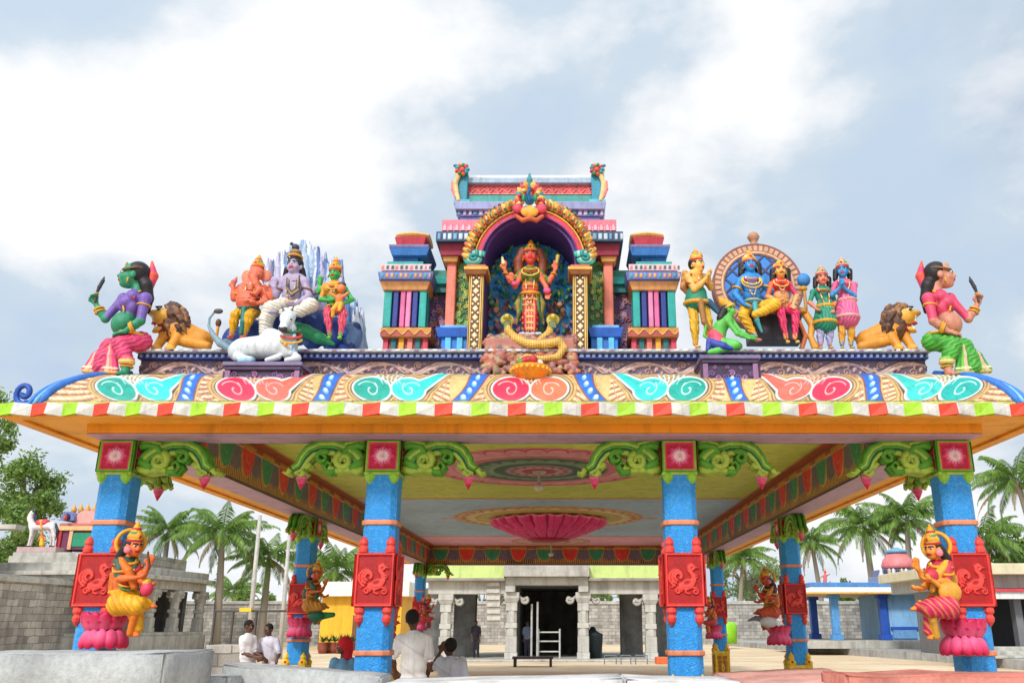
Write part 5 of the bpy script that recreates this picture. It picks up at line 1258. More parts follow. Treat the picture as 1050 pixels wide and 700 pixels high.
F.crown((263, 279, 6), 17, (0, -1, .1), tall=.9); F.part('jewellery', .5, .6); necklace(F, (260, 293, 7), 6, H=17); F.tor((256, 308, 6), (0, -.2, 1), 13, .9, c(90, 60, 50))
for a in ((243, 302, 7.5), (276, 302, 5)): F.tor(a, (.4, 0, 1), 4.5, .9, GOLD)
F.regalia((261, 290, 6), (256, 309, 7), 11.5, low=-.1)
F.part('lotus_bud', .5, .6); F.chain([(240, 292, 13), (241, 288, 13), (243, 284, 13)], [1, 2.4, .6], c(200,110,110)); F.finish()
# ---- the blue-grey ascetic in the middle
SK = c(178, 164, 200)
F = Fig('seated_figure_statue', 10.16, (298, 358), 'lilac-skinned seated statue in white trousers in the middle before the ice peaks', 'statue', res=.8, H=22)
F.part('body', 2, .75); F.torso((302, 284, 8), (301, 291, 8), (299, 303, 8), (297, 313, 7), 13, SK); F.head((302, 273, 10), 21, nrm((-.12, -1, .1)), SK); F.part('body')
F.arm((290, 289, 8), (283, 303, 10), (281, 295, 14), 4.5, SK, None, (-.05, -.1, 1), (0, -1, 0), .1, 12); F.arm((312, 289, 9), (317, 304, 13), (303, 312, 22), 4.5, SK, None, (-1, -.2, -.1), (0, 0, 1), .4, 11)
F.arm((313, 290, 4), (322, 300, 2), (328, 292, 4), 4.0, SK, None, (.1, -.1, 1), (0, -1, 0), .1, 11); F.foot(F.P((283, 319, 24)), nrm((-1, -.4, 0)), 5.5, SK)
F.part('trousers', 1.5, .8); WHT = stripes((.3, 0, 1), 3.2, c(232, 228, 216), c(214, 204, 190), .4)
F.chain([(304, 314, 9), (319, 313, 16), (308, 319, 22), (290, 320, 23)], [7.5, 7.5, 6, 4], WHT); F.chain([(292, 313, 10), (278, 317, 20), (273, 328, 20), (272, 343, 18)], [8, 8.5, 7, 6], WHT)
F.part('hair', 1, .7); p = F.P((302, 273, 10)); F.e(p+A3((0, 2, 3)), (8.6, 8.6, 9), BLACKH); F.chain([(295, 277, 5), (292, 286, 3)], [4, 3], BLACKH); F.chain([(309, 277, 5), (312, 287, 3)], [4, 3], BLACKH); F.e((303, 261, 8), (6.5, 6, 5), c(110, 86, 70)); F.e((303, 254, 8), (4, 4, 4.2), c(60, 60, 90)); F.e((299, 250, 8), (2, 1.5, 2), c(40,60,60)); F.tor((302.5, 264, 9), (0, .1, 1), 7.4, 1.1, GOLD); F.tor((303, 258, 8), (0, 0, 1), 5, .9, c(200,150,80))
F.part('serpent_garland', .6, .6); necklace(F, (302, 287, 10), 6, n=1, cols=(c(90, 70, 60),)*3, H=22)
for k, col in enumerate((c(80, 66, 70), c(190, 160, 90), c(90, 80, 100))): F.chain([(295+k, 283, 13), (294+k*.5, 293+k*2, 17), (299, 299+k*2, 19), (306-k*.5, 295+k*2, 17), (307-k, 283, 13)], 1.05, col)
for a in ((286, 297, 9), (315, 297, 11)): F.tor(a, (.3, 0, 1), 4.9, .9, c(120,90,60))
F.regalia((302, 285, 9), (298, 308, 9), 11, gc=(c(226,226,210), c(120,150,90), c(180,120,90)), low=-.1); F.finish()
# ---- the seated green lady with an infant
SK = c(60, 180, 84)
F = Fig('seated_figure_statue', 10.12, (343, 358), 'green-faced seated woman statue in pink trousers holding an orange infant', 'statue', res=.75, H=16)
F.part('body', 1.8, .72); F.torso((343, 290, 5), (342, 297, 5), (343, 308, 5), (343, 317, 4), 11, SK, c(226, 160, 50), True); F.head((343, 281, 6), 16, nrm((-.1, -1, .05)), SK); F.part('body')
F.arm((333, 295, 6), (329, 307, 9), (338, 308, 16), 3.0, SK, c(226,160,50), (1, -.2, 0), (0, 0, 1), .5, 8); F.arm((353, 296, 6), (361, 307, 8), (353, 311, 15), 3.1, SK, None, (-1, -.2, 0), (0, 0, 1), .5, 8)
F.arm((332, 295, 3), (326, 300, 3), (328, 290, 5), 2.6, SK, None, (0, -.1, 1), (0, -1, 0), .2, 8)
for x in (338, 349): F.foot(F.P((x, 346, 12)), (0, -1, 0), 4.3, c(120, 190, 60))
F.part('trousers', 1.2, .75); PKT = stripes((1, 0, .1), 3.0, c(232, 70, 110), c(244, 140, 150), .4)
F.leg((338, 318, 5), (336, 322, 15), (338, 343, 12), 5.4, PKT); F.leg((349, 318, 5), (352, 322, 15), (349, 343, 12), 5.4, PKT)
F.crown((343, 281, 6), 16, (0, -1, .05), tall=.95); F.hair((343, 281, 6), 16, (0, -1, .05), BLACKH); F.part('jewellery', .5, .6); necklace(F, (343, 290, 8), 5, H=16); F.regalia((343, 290, 7), (343, 311, 6), 9.5, low=-.5); F.part('infant', 1, .6)
F.e((348, 307, 16), (4.5, 4, 6.5), c(236, 130, 60)); F.e((350, 296, 16), (4.4, 4.4, 4.8), c(240, 140, 80)); F.e((351, 292, 15), (4, 4, 3), c(90, 50, 40)); F.chain([(344, 304, 18), (338, 300, 19)], [1.8, 1.3], c(240,140,80)); F.chain([(352, 304, 18), (357, 300, 17)], [1.8, 1.3], c(240,140,80)); F.chain([(346, 312, 18), (342, 317, 20), (341, 324, 19)], [2.8, 2.4, 1.8], c(240, 170, 50)); F.chain([(350, 312, 18), (348, 318, 20)], [2.8, 2], c(240, 170, 50)); F.finish()
# ---- white bull
F = Fig('bull_statue', 9.62, (268, 370.5), 'white kneeling bull statue with a flower garland on its purple bracket', 'statue', res=.9)
WB = c(216, 226, 234); WS = c(150, 190, 220); F.part('body', 3, .85)
F.c((250, 358, -2), (284, 354, 2), 12, 12.5, WB); F.e((247, 360, -2), (13, 11, 11), WB); F.e((278, 344, 0), (10, 9, 7.5), WB); F.c((288, 352, 3), (296, 338, 6), 11.5, 8, WB); F.e((296, 356, 4), (9, 10, 13), WB)
F.c((243, 366, 8), (258, 369, 12), 4.5, 3, WB); F.c((258, 369, 12), (246, 370, 13), 3, 2.6, WS); F.c((300, 361, 8), (305, 367, 12), 4, 3.2, WB); F.c((305, 367, 12), (294, 369, 15), 3.2, 2.6, WB); F.c((285, 366, 10), (274, 369, 13), 3.4, 2.6, WB)
F.e((295, 326, 10), (7.4, 9, 7.6), WB, f=nrm((-.3, -1, -.6))); F.c((294, 328, 14), (290.5, 336, 21), 5.6, 4.1, WB); F.e((290, 337, 22.5), (4.1, 2.6, 2.9), c(60, 56, 66)); 
for q, x in ((-1, 288), (1, 303)):
    F.c((295+q*4, 325, 8), (x, 323, 7), 2.2, 1.2, WS); F.c((295+q*3, 321, 9), (295+q*6.5, 313, 8), 1.7, .5, c(90, 90, 110)); F.tiny('eye', (294+q*4.2, 327.5, 16.5), (1.3, 1, 1), (q*.5, -1, 0), (.02,.02,.02), (.01,.01,.01), )
for i in range(5): F.chain([(300+i*.3, 338+i*4, 13), (303-i*.4, 344+i*4, 13)], 1.0, WS)
F.part('garland', .6, .65); F.tor((298, 339, 8), nrm((.1, -.5, 1)), 9.2, 1.5, c(60, 110, 70)); F.tor((298.5, 344, 9), nrm((.1, -.6, 1)), 10, 1.3, c(214, 80, 70)); F.tor((298.5, 348.5, 10), nrm((.1, -.7, 1)), 10.2, 1.2, c(226,180,80)); F.e((293, 353, 22), (2, 2, 2.6), GOLD)
F.part('tail', .6, .8); F.chain([(236, 358, -6), (226, 352, -6), (219, 344, -6), (214, 334, -6), (215, 326, -6), (219, 321, -6)], [3.5, 4.0, 2.8, 1.4, 1.2, 1.2], c(130, 160, 176)); F.e((224, 319, -6), (5, 3, 2.8), c(80, 76, 80)); F.finish()
# ---- standing goddess in the niche
SK = c(240, 120, 84)
F = Fig('standing_goddess_statue', 10.34, (543, 344), 'standing four-armed woman statue with red skirt and brown hair inside the niche', 'statue', res=.75, H=21)
F.part('body', 1.8, .72); F.torso((544, 275, 4), (544, 284, 4), (543.5, 295, 4), (543.5, 304, 3), 11.6, SK, c(96, 130, 50), True); F.head((544, 263, 6), 21, (0, -1, .08), c(232, 84, 70)); F.part('body')
F.arm((534, 280, 4), (524, 289, 4), (517, 276, 6), 3.6, SK, c(96,130,50), (0, -.1, 1), (0, -1, 0), .2, 10); F.arm((554, 280, 4), (563, 289, 4), (570, 276, 6), 3.6, SK, c(96,130,50), (0, -.1, 1), (0, -1, 0), .2, 10)
F.arm((535, 282, 6), (528, 294, 9), (525, 288, 15), 3.0, SK, None, (-.1, -.3, 1), (0, -1, 0), .1, 9); F.arm((553, 282, 6), (560, 294, 9), (561, 301, 14), 3.0, SK, None, (.1, -.5, -1), (0, -1, 0), .1, 9)
F.part('skirt', 1.0, .7)
for q in (-1, 1): F.leg((543.5+q*4.5, 304, 3), (543.5+q*4.5, 322, 5), (543.5+q*4, 339, 4), 6.2, c(216, 34, 40))
for i in range(9): F.chain([(543.5+(i-4)*1.2, 303, 9), (543.5+(i-4)*1.5, 322, 11), (543.5+(i-4)*1.3, 339, 10)], [1.1, 1.2, 1.1], (c(206,26,34), c(240,150,120))[i % 2])
for k in range(6): F.tor((543.5, 308+k*6, 4), (0, -.15, 1), 8.6-.2*k, .8, c(240, 200, 110))
for q in (-1, 1): F.chain([(543.5+q*9, 302, 4), (543.5+q*13, 312, 4), (543.5+q*11, 322, 5), (543.5+q*14, 332, 4)], [2.6, 3.2, 2.4, 1.2], c(150, 140, 60)); F.chain([(543.5+q*8, 303, 8), (543.5+q*9, 318, 9), (543.5+q*12, 326, 8)], [1.8, 1.6, 1], c(60,110,60))
F.hair((544, 263, 6), 21, (0, -1, .08), c(120, 56, 34)); F.part('hair')
for q in (-1, 1): F.chain([(544+q*8, 258, 2), (544+q*12, 268, 1), (544+q*12, 278, 1), (544+q*9, 286, 0)], [5, 5.5, 5, 2.5], c(140, 66, 40))
F.crown((544, 264, 6), 19, (0, -1, .1), tall=.8); F.part('jewellery', .5, .6); necklace(F, (544, 275, 7), 6, H=20); F.tor((543.5, 302, 4), (0, -.1, 1), 9.6, 1.6, GOLD); F.tor((543.5, 294, 4), (0, -.1, 1), 8, .8, GOLD)
for a in ((530, 284, 4), (558, 284, 4), (519, 281, 5.5), (568, 281, 5.5)): F.tor(a, (.3, 0, 1), 3.2, .8, GOLD)
F.regalia((544, 276, 6), (543.5, 299, 6), 9.8, low=.6); F.part('held_emblems', .5, .6); F.c((516, 270, 8), (515, 264, 8), 2.2, 1.2, c(240, 220, 160)); F.c((571, 270, 8), (572, 263, 8), 1.2, 2.4, c(200, 180, 90)); F.e((561, 298, 18), (4, 3, 3.4), c(240, 90, 140)); F.e((528, 291, 17), (4, 3, 3), c(236,80,130))
F.part('lotus_foot', .8, .7); [F.e((543.5+9*math.cos(a), 343, 4+9*math.sin(a)), (3.4, 3.4, 2.6), c(214, 224, 236)) for a in np.linspace(0, 2*math.pi, 11)]; F.finish()
# ---- gold serpent and offering bowl
F = Fig('serpent_statue', 10.05, (545, 366), 'golden serpent statue coiled below the standing woman in the niche', 'statue', res=.8)
SG = lambda V: np.where((np.sin(V[:, :1]*2.6)+np.sin(V[:, 2:]*2.6) > .7), A3(c(150, 110, 40)), A3(c(230, 186, 90)))
F.part('body', 1.2, .75); path = [(522, 331, 0), (521, 339, 6), (529, 347, 14), (543, 353, 18), (559, 353, 20), (573, 350, 20), (578, 357, 20), (572, 366, 21), (556, 368, 23), (540, 365, 23), (531, 369, 23)]
F.chain(path, [3.4, 3.9, 4.4, 4.7, 4.7, 4.4, 4.0, 3.6, 3.1, 2.4, 1.3], SG); F.chain([(566, 331, 0), (563, 341, 6), (553, 349, 13)], [3.3, 3.7, 3.4], SG)
for x in (520, 567):
    F.e((x, 328, 2), (7, 3, 6.5), c(200, 190, 90)); F.e((x, 325, 5), (4.2, 5, 3.2), c(214, 196, 80)); F.tiny('eye', (x-2, 323.5, 9), (.9, .7, .7), (0, -1, 0), (.02,.02,.02)); F.tiny('eye', (x+2, 323.5, 9), (.9, .7, .7), (0, -1, 0), (.02,.02,.02))
    for k in range(4): F.c((x-2.5+k*1.6, 330, 5), (x-3+k*2, 336, 7), 1.0, .8, c(100, 110, 60))
F.finish()
b = MB(); p = at(544, 391, 9.50); sB = ppm(380, 9.5)
b.lathe(p.x, p.y, [(.10, p.z), (.155, p.z+.03), (.20, p.z+.085), (.225, p.z+.13), (.235, p.z+.15), (.215, p.z+.165), (.17, p.z+.15)], 28, col=c(234, 150, 30))
t = empty('offering_bowl', p, 'orange bowl of painted fruit at the foot of the golden serpent', 'bowl'); b.build('bowl', PAINT, t, True)
b = MB()
for i in range(22):
    a = 2*math.pi*i/22; b.ball((p.x+.222*math.cos(a), p.y+.222*math.sin(a), p.z+.122), .02, c(246,190,60))
b.build('bead_rim', PAINT, t, True); rs = np.random.RandomState(2)
for i in range(13):
    b = MB(); a = rs.uniform(0, 6.3); r = .16*math.sqrt(rs.rand()); b.ball((p.x+r*math.cos(a), p.y-.02+r*math.sin(a), p.z+.205+.05*(.16-r)/.16+rs.uniform(-.01, .02)), .05, (c(200,50,60), c(110,150,60), c(240,230,220), c(230,120,150), c(60,130,120))[i % 5], 10, 8)
    tag(b.build('painted_fruit', PAINT, None, True), 'small '+('red', 'green', 'white', 'pink', 'teal')[i % 5]+' painted fruit heaped in the orange bowl', 'fruit', 'fruit in the orange bowl')
# ---- group on the right
bd = empty('round_backdrop', at(777, 360, 10.62), 'round brown-rimmed backdrop with a blue diamond lattice behind the seated couple', 'sculpted backdrop')
yb = 10.6; cx0, cz0 = at(777, 293, yb).x, at(777, 293, yb).z; sA2 = ppm(293, yb)
cv = Canvas.rect(-47, 47, -47, 47, 330, 330, c(60, 140, 226)); r = np.hypot(cv.U, cv.V); a = np.arctan2(cv.V, cv.U)
for s_ in (1, -1):
    w = np.abs((((cv.U+s_*cv.V)/17.0) % 1)-.5); cv.C[w < .09] = c(24, 60, 120); cv.H[w < .09] = 1.2; cv.C[w < .035] = c(110, 90, 90)
cv.fill(34-r, c(170, 110, 90), 2, .4); cv.fill(np.maximum(35.5-r, r-37.5), c(226, 190, 150), 2.6, .3)
k = np.abs(((a*46/(2*math.pi)) % 1)-.5); cv.fill(np.maximum(np.abs(r-41)-3, (k-.34)*8), c(214, 170, 140), 3, .3); cv.fill(np.abs(r-45.5)-1, c(140, 90, 80), 2.5, .3)
rr_ = np.minimum(r, 46.5)/np.maximum(r, 1e-3); th = .12
cv.build('lattice_disc', lambda U, V, H: (cx0+U*rr_*sA2, yb-H*.01, cz0+V*rr_*sA2), bd)
b = MB(); n = 64; b.prism([(cx0+46*sA2*math.cos(t_), yb+.01, cz0+46*sA2*math.sin(t_)) for t_ in np.linspace(0, 2*math.pi, n+1)[:-1]], [(cx0+46*sA2*math.cos(t_), yb+.14, cz0+46*sA2*math.sin(t_)) for t_ in np.linspace(0, 2*math.pi, n+1)[:-1]], c(150,100,80)); b.build('disc_body', PAINT, bd)
b = MB(); zt = cz0+46*sA2; b.lathe(cx0, yb+.05, [(.06, zt-.03), (.07, zt+.02), (.035, zt+.05), (.06, zt+.08), (.085, zt+.13), (.06, zt+.18), (.01, zt+.21)], 14, col=c(190,140,110)); b.build('flame_knob', PAINT, bd, True)
F = Fig('throne', 10.30, (795, 361), 'dark throne with curved gold legs under the seated couple', 'throne', res=1.1); F.part('seat', 1, 1); F.b((793, 338, 0), (27, 11, 15), c(56, 54, 66)); F.b((793, 322, 2), (31, 14, 3), c(190,130,60)); F.part('curved_leg', 1, .8)
F.chain([(826, 322, 10), (833, 333, 11), (831, 345, 12), (836, 356, 13)], [4, 4, 3, 4], c(224, 160, 70)); F.chain([(820, 330, 14), (826, 345, 14), (822, 357, 14)], [2, 2.4, 2.6], c(200,110,60)); F.part('fan_staff', .6, .7); F.chain([(827, 322, 4), (825, 300, 3)], 1.8, c(214,160,80)); F.e((824, 287, 2), (7, 5, 7.5), c(60, 140, 214)); F.e((824, 296, 2), (4, 3, 3), GOLD); F.finish()
def leg_trim(F): pass
# attendant on the left with joined palms
SK = c(236, 180, 90)
F = Fig('standing_figure_statue', 10.15, (718, 358), 'golden standing statue with joined palms left of the round backdrop', 'statue', 'standing statues on the roof', res=.75, H=20)
F.part('body', 1.8, .75); fd = nrm((.75, -.7, .05)); F.torso((714, 280, 2), (714, 287, 2), (714, 298, 2), (714, 306, 2), 12, SK, f=fd); F.head((715, 272, 4), 19, fd, SK); F.part('body')
F.arm((706, 285, 6), (712, 297, 13), (725, 285, 14), 4.3, SK, None, nrm((.3, -.2, 1)), (1, 0, 0), .05, 10); F.arm((722, 285, -2), (729, 295, 4), (727, 285, 10), 4.0, SK, None, nrm((.3, -.2, 1)), (-1, 0, 0), .05, 10)
for x in (714, 729): F.foot(F.P((x, 355, 5)), nrm((.6, -1, 0)), 4.5, SK)
F.part('trousers', 1.2, .75); YL = stripes((1, 0, .25), 3.4, c(240, 190, 50), c(206, 130, 30), .35); F.leg((709, 307, 2), (712, 330, 4), (713, 352, 3), 6.2, YL); F.leg((719, 307, 2), (726, 329, 4), (728, 352, 3), 6.2, YL)
F.part('sash', 1, .75); F.c((714, 302, 2), (714, 309, 3), 10.8, 12.3, c(30, 140, 110)); F.tor((714, 311, 3), (0, -.1, 1), 12.2, 1.8, GOLD); F.chain([(718, 308, 14), (722, 330, 14), (733, 344, 12)], [3.2, 3, 1.5], c(170, 120, 60)); F.chain([(727, 310, 8), (738, 322, 8)], [4, 2], c(40, 90, 120))
F.hair((715, 272, 4), 19, fd, BLACKH); F.crown((715, 272, 4), 18, fd, tall=.75); F.part('jewellery', .5, .6); F.tor((714, 281, 3), (0, -.3, 1), 6, 1, GOLD); F.tor((714, 288, 4), (.2, -.7, 1), 10, .9, c(200,60,50)); F.tor((708, 291, 9), (.3,-.3,1), 4, .9, c(180,60,40)); F.regalia((714, 280, 3), (714, 301, 3), 10, fd, low=-.3); F.part('wing', 1, .8)
for k in range(6): F.chain([(708, 283+k, -2), (702-k*.3, 280+k*3, -4), (704+k*.6, 294+k*2, -5)], [3, 3.2, 1.5], (c(214,150,60), c(180,110,50))[k % 2])
F.finish()
# kneeling green devotee
SK = c(96, 196, 84)
F = Fig('kneeling_figure_statue', 9.70, (746, 363.3), 'small green kneeling statue bowing at the feet of the blue seated statue', 'statue', res=.72, H=16)
F.part('body', 1.6, .7); fd = nrm((1, -.25, -.1)); F.chain([(736, 347, 3), (739, 335, 5), (745, 329, 6)], [7.5, 7, 6.5], SK); F.c((745, 329, 6), (747, 323, 7), 3.4, 3.2, SK); F.head((748, 318, 7), 15, fd, SK); F.part('body')
F.arm((746, 329, 12), (756, 342, 15), (768, 347, 13), 3.0, SK, None, nrm((1, 0, 0)), (0, 0, -1), .3, 8); F.arm((750, 329, 2), (759, 340, 5), (769, 345, 8), 3.0, SK, None, nrm((1, 0, 0)), (0, 0, -1), .3, 8)
F.chain([(736, 351, 6), (754, 353, 12)], [6.5, 4.8], SK); F.chain([(754, 354, 12), (734, 360, 12), (728, 361, 11)], [4.6, 3.4, 2.8], SK); F.chain([(738, 352, 0), (757, 355, 2)], [6, 4.4], SK); F.part('loincloth', 1, .7)
F.c((734, 345, 3), (737, 352, 5), 8.6, 8.2, c(226, 80, 110)); F.chain([(731, 352, 8), (742, 355, 14), (750, 357, 15)], [4.5, 4, 2], c(50, 70, 170)); F.chain([(728, 350, 6), (726, 358, 8)], [4, 2.5], c(60,80,180)); F.hair((748, 318, 7), 15, fd, BLACKH); F.part('hair'); F.chain([(743, 318, 7), (739, 326, 7), (737, 334, 7)], [5, 4, 2], BLACKH)
F.part('crown', .6, .65); F.chain([(747, 314, 7), (741, 309, 7), (738, 306, 7)], [5.5, 3.8, 1.5], GOLD); F.tor((747.5, 315, 7), nrm((-.5, 0, 1)), 6, 1.2, c(226,190,60)); F.part('tail', .6, .7); F.chain([(730, 350, 0), (722, 344, -2), (724, 334, -3)], [1.8, 1.5, 1.3], SK); F.finish()
# blue seated man
SK = c(40, 140, 220)
F = Fig('seated_figure_statue', 10.14, (772, 359), 'blue-skinned seated statue in yellow trousers on the dark throne', 'statue', res=.75, H=20)
F.part('body', 1.8, .72); F.torso((769, 282, 4), (770, 290, 4), (771, 303, 5), (772, 315, 4), 12.6, SK); F.head((769, 272, 6), 19, nrm((0, -1, .08)), SK); F.part('body')
F.arm((759, 289, 5), (754, 302, 9), (763, 312, 16), 4.3, SK, None, (.6, -.4, -.4), (0, 0, -1), .4, 9); F.arm((781, 289, 5), (790, 299, 6), (797, 292, 10), 4.2, SK, None, (1, -.1, .2), (0, -1, 0), .3, 9); F.foot(F.P((776, 348, 16)), nrm((.5, -1, 0)), 4.8, c(200, 120, 90))
F.part('trousers', 1.2, .75); YL = stripes((.5, 0, 1), 3.6, c(244, 190, 40), c(226, 140, 40), .35); F.leg((766, 315, 5), (762, 323, 18), (774, 345, 15), 6.6, YL); F.chain([(778, 315, 5), (795, 312, 18), (783, 319, 21), (774, 322, 22)], [6.8, 6, 4.6, 3.4], YL)
F.chain([(774, 312, 14), (776, 328, 19), (781, 340, 16)], [3, 2.6, 1.4], c(70, 170, 180)); F.tor((771.5, 311, 5), (0, 0, 1), 10.4, 1.5, c(60,150,170)); F.hair((769, 272, 6), 19, (0, -1, .08), BLACKH); F.part('hair')
for q in (-1, 1): F.chain([(769+q*8, 272, 3), (769+q*9, 281, 3)], [4, 3.4], BLACKH)
F.crown((769, 273, 6), 18, (0, -1, .08), tall=.75, mid=c(220,220,200)); F.part('jewellery', .5, .6); necklace(F, (769.5, 284, 7), 6, H=19, n=4)
for a in ((756, 296, 7), (786, 295, 5.5)): F.tor(a, (.4, 0, 1), 4.7, 1, GOLD)
F.regalia((769, 283, 6), (771, 306, 7), 10.5, low=-.1); F.finish()
# lady beside him
SK = c(232, 168, 110)
F = Fig('seated_figure_statue', 10.12, (806, 359), 'seated woman statue in red blouse and pink trousers beside the blue seated statue', 'statue', res=.72, H=17)
F.part('body', 1.8, .72); F.torso((800, 287, 5), (800, 294, 5), (801, 304, 5), (803, 314, 5), 10.8, SK, c(206, 40, 50), True); F.head((800, 278, 7), 17, nrm((-.05, -1, .05)), c(236, 176, 80)); F.part('body')
F.arm((791, 292, 6), (787, 304, 9), (797, 308, 16), 3.0, SK, c(226, 110, 60), (1, -.2, 0), (0, 0, 1), .5, 8); F.arm((809, 292, 6), (817, 303, 8), (813, 313, 15), 3.0, SK, c(206, 60, 110), (0, -.7, -.6), (0, 0, -1), .4, 8)
for x in (807, 817): F.foot(F.P((x, 350, 12)), (0, -1, 0), 4.0, c(226, 190, 90))
F.part('trousers', 1.2, .72); PKT = stripes((1, 0, .3), 3.4, c(226, 40, 100), c(240, 110, 150), .35); F.leg((799, 316, 6), (801, 321, 16), (806, 346, 13), 5.4, PKT); F.leg((809, 316, 6), (816, 321, 16), (815, 346, 13), 5.4, PKT)
F.hair((800, 278, 7), 17, (0, -1, .05), BLACKH); F.part('hair'); [F.chain([(800+q*7, 278, 4), (800+q*8, 288, 4)], [4, 3], BLACKH) for q in (-1, 1)]
F.crown((800, 279, 7), 16, (0, -1, .05), tall=.55); F.part('jewellery', .5, .6); necklace(F, (800, 287, 8), 5.2, H=17); F.regalia((800, 287, 7), (801, 307, 7), 9.2, low=-.4); F.finish()
# two standing attendants on the right
def standing(bx, H, skin, tunic, trim, leg1, leg2, label, pr, hd, tall, face):
    F = Fig('standing_figure_statue', 10.15, (bx, 358), label, 'statue', 'standing statues on the roof', res=.72, H=H); y0, sx, w = hd[1], hd[0], H*.64
    F.part('body', 1.6, .7); F.torso((sx, y0+.55*H, 3), (sx+1, y0+H*1.0, 3), (bx, y0+H*1.6, 3), (bx, y0+H*2.15, 3), w, skin, tunic, f=(0, -1, 0)); F.head((sx, y0, 5), H, face, skin); F.part('body')
    if pr: F.arm((sx-w*.7, y0+H*.85, 4), (sx-w*1.0, y0+H*1.45, 10), (sx-2, y0+H*.95, 14), 3.0, skin, tunic, (0, -.15, 1), (1, 0, 0), .05, 9); F.arm((sx+w*1.1, y0+H*.85, 4), (sx+w*1.1, y0+H*1.5, 10), (sx+.8, y0+H*.97, 14), 3.1, skin, tunic, (0, -.15, 1), (-1, 0, 0), .05, 9)
    else: F.arm((sx-w*.9, y0+H*.85, 4), (sx-w*1.25, y0+H*1.5, 6), (sx-w*.6, y0+H*1.9, 11), 2.9, skin, tunic, (.3, -.6, -.6), (0, 0, 1), .4, 7); F.arm((sx+w*.9, y0+H*.85, 4), (sx+w*1.3, y0+H*1.5, 5), (sx+w*.9, y0+H*2.0, 10), 2.9, skin, tunic, (0, -.6, -.7), (0, 0, 1), .4, 7)
    for q in (-1, 1): F.foot(F.P((bx+q*4.6, 356, 6)), (q*.2, -1, 0), 4.2, c(200,150,90))
    F.part('tunic', 1, .7); tu = stripes((1, .3, 0), 3.3, tunic, tuple(min(1, q*1.35+.03) for q in tunic), .4); F.c((bx, y0+H*1.75, 3), (bx, y0+H*2.75, 4), w*.85, w*1.2, tu); F.tor((bx, y0+H*2.85, 4), (0, 0, 1), w*1.16, 1.4, trim); F.tor((bx, y0+H*1.8, 3), (0, 0, 1), w*.9, 1.3, trim)
    F.part('trousers', 1, .7); lg = stripes((1, 0, .35), 4.5, leg1, leg2, .4)
    for q in (-1, 1): F.leg((bx+q*4.2, y0+H*2.4, 3), (bx+q*4.6, y0+H*3.4, 4), (bx+q*4.6, 353, 4), 5.2, lg, fcol=lg)
    F.hair((sx, y0, 5), H, face, BLACKH); F.part('hair'); [F.chain([(sx+q*H*.4, y0, 2), (sx+q*H*.45, y0+H*.5, 2)], [H*.2, H*.15], BLACKH) for q in (-1, 1)]
    F.crown((sx, y0, 5), H*.95, face, tall=tall, gold=rgb(206, 180, 140)); F.part('jewellery', .5, .6); necklace(F, (sx, y0+H*.6, 6), 5, H=H, n=2); F.regalia((sx, y0+.58*H, 4), (bx, y0+H*1.75, 4), w*.95, low=.1 if not pr else -.5); F.finish()
standing(846, 16, c(226, 140, 110), c(24, 140, 110), GOLD, c(186, 180, 214), c(40, 90, 190), 'standing statue in a short green tunic and lilac trousers right of the throne', False, (843, 286), .75, nrm((-.1, -1, .05)))
standing(868, 17, c(50, 150, 220), c(222, 100, 150), c(236, 170, 170), c(240, 160, 40), c(60, 150, 90), 'blue-faced standing statue in a pink tunic with joined palms right of the throne', True, (864, 278), .7, nrm((-.45, -1, .05)))

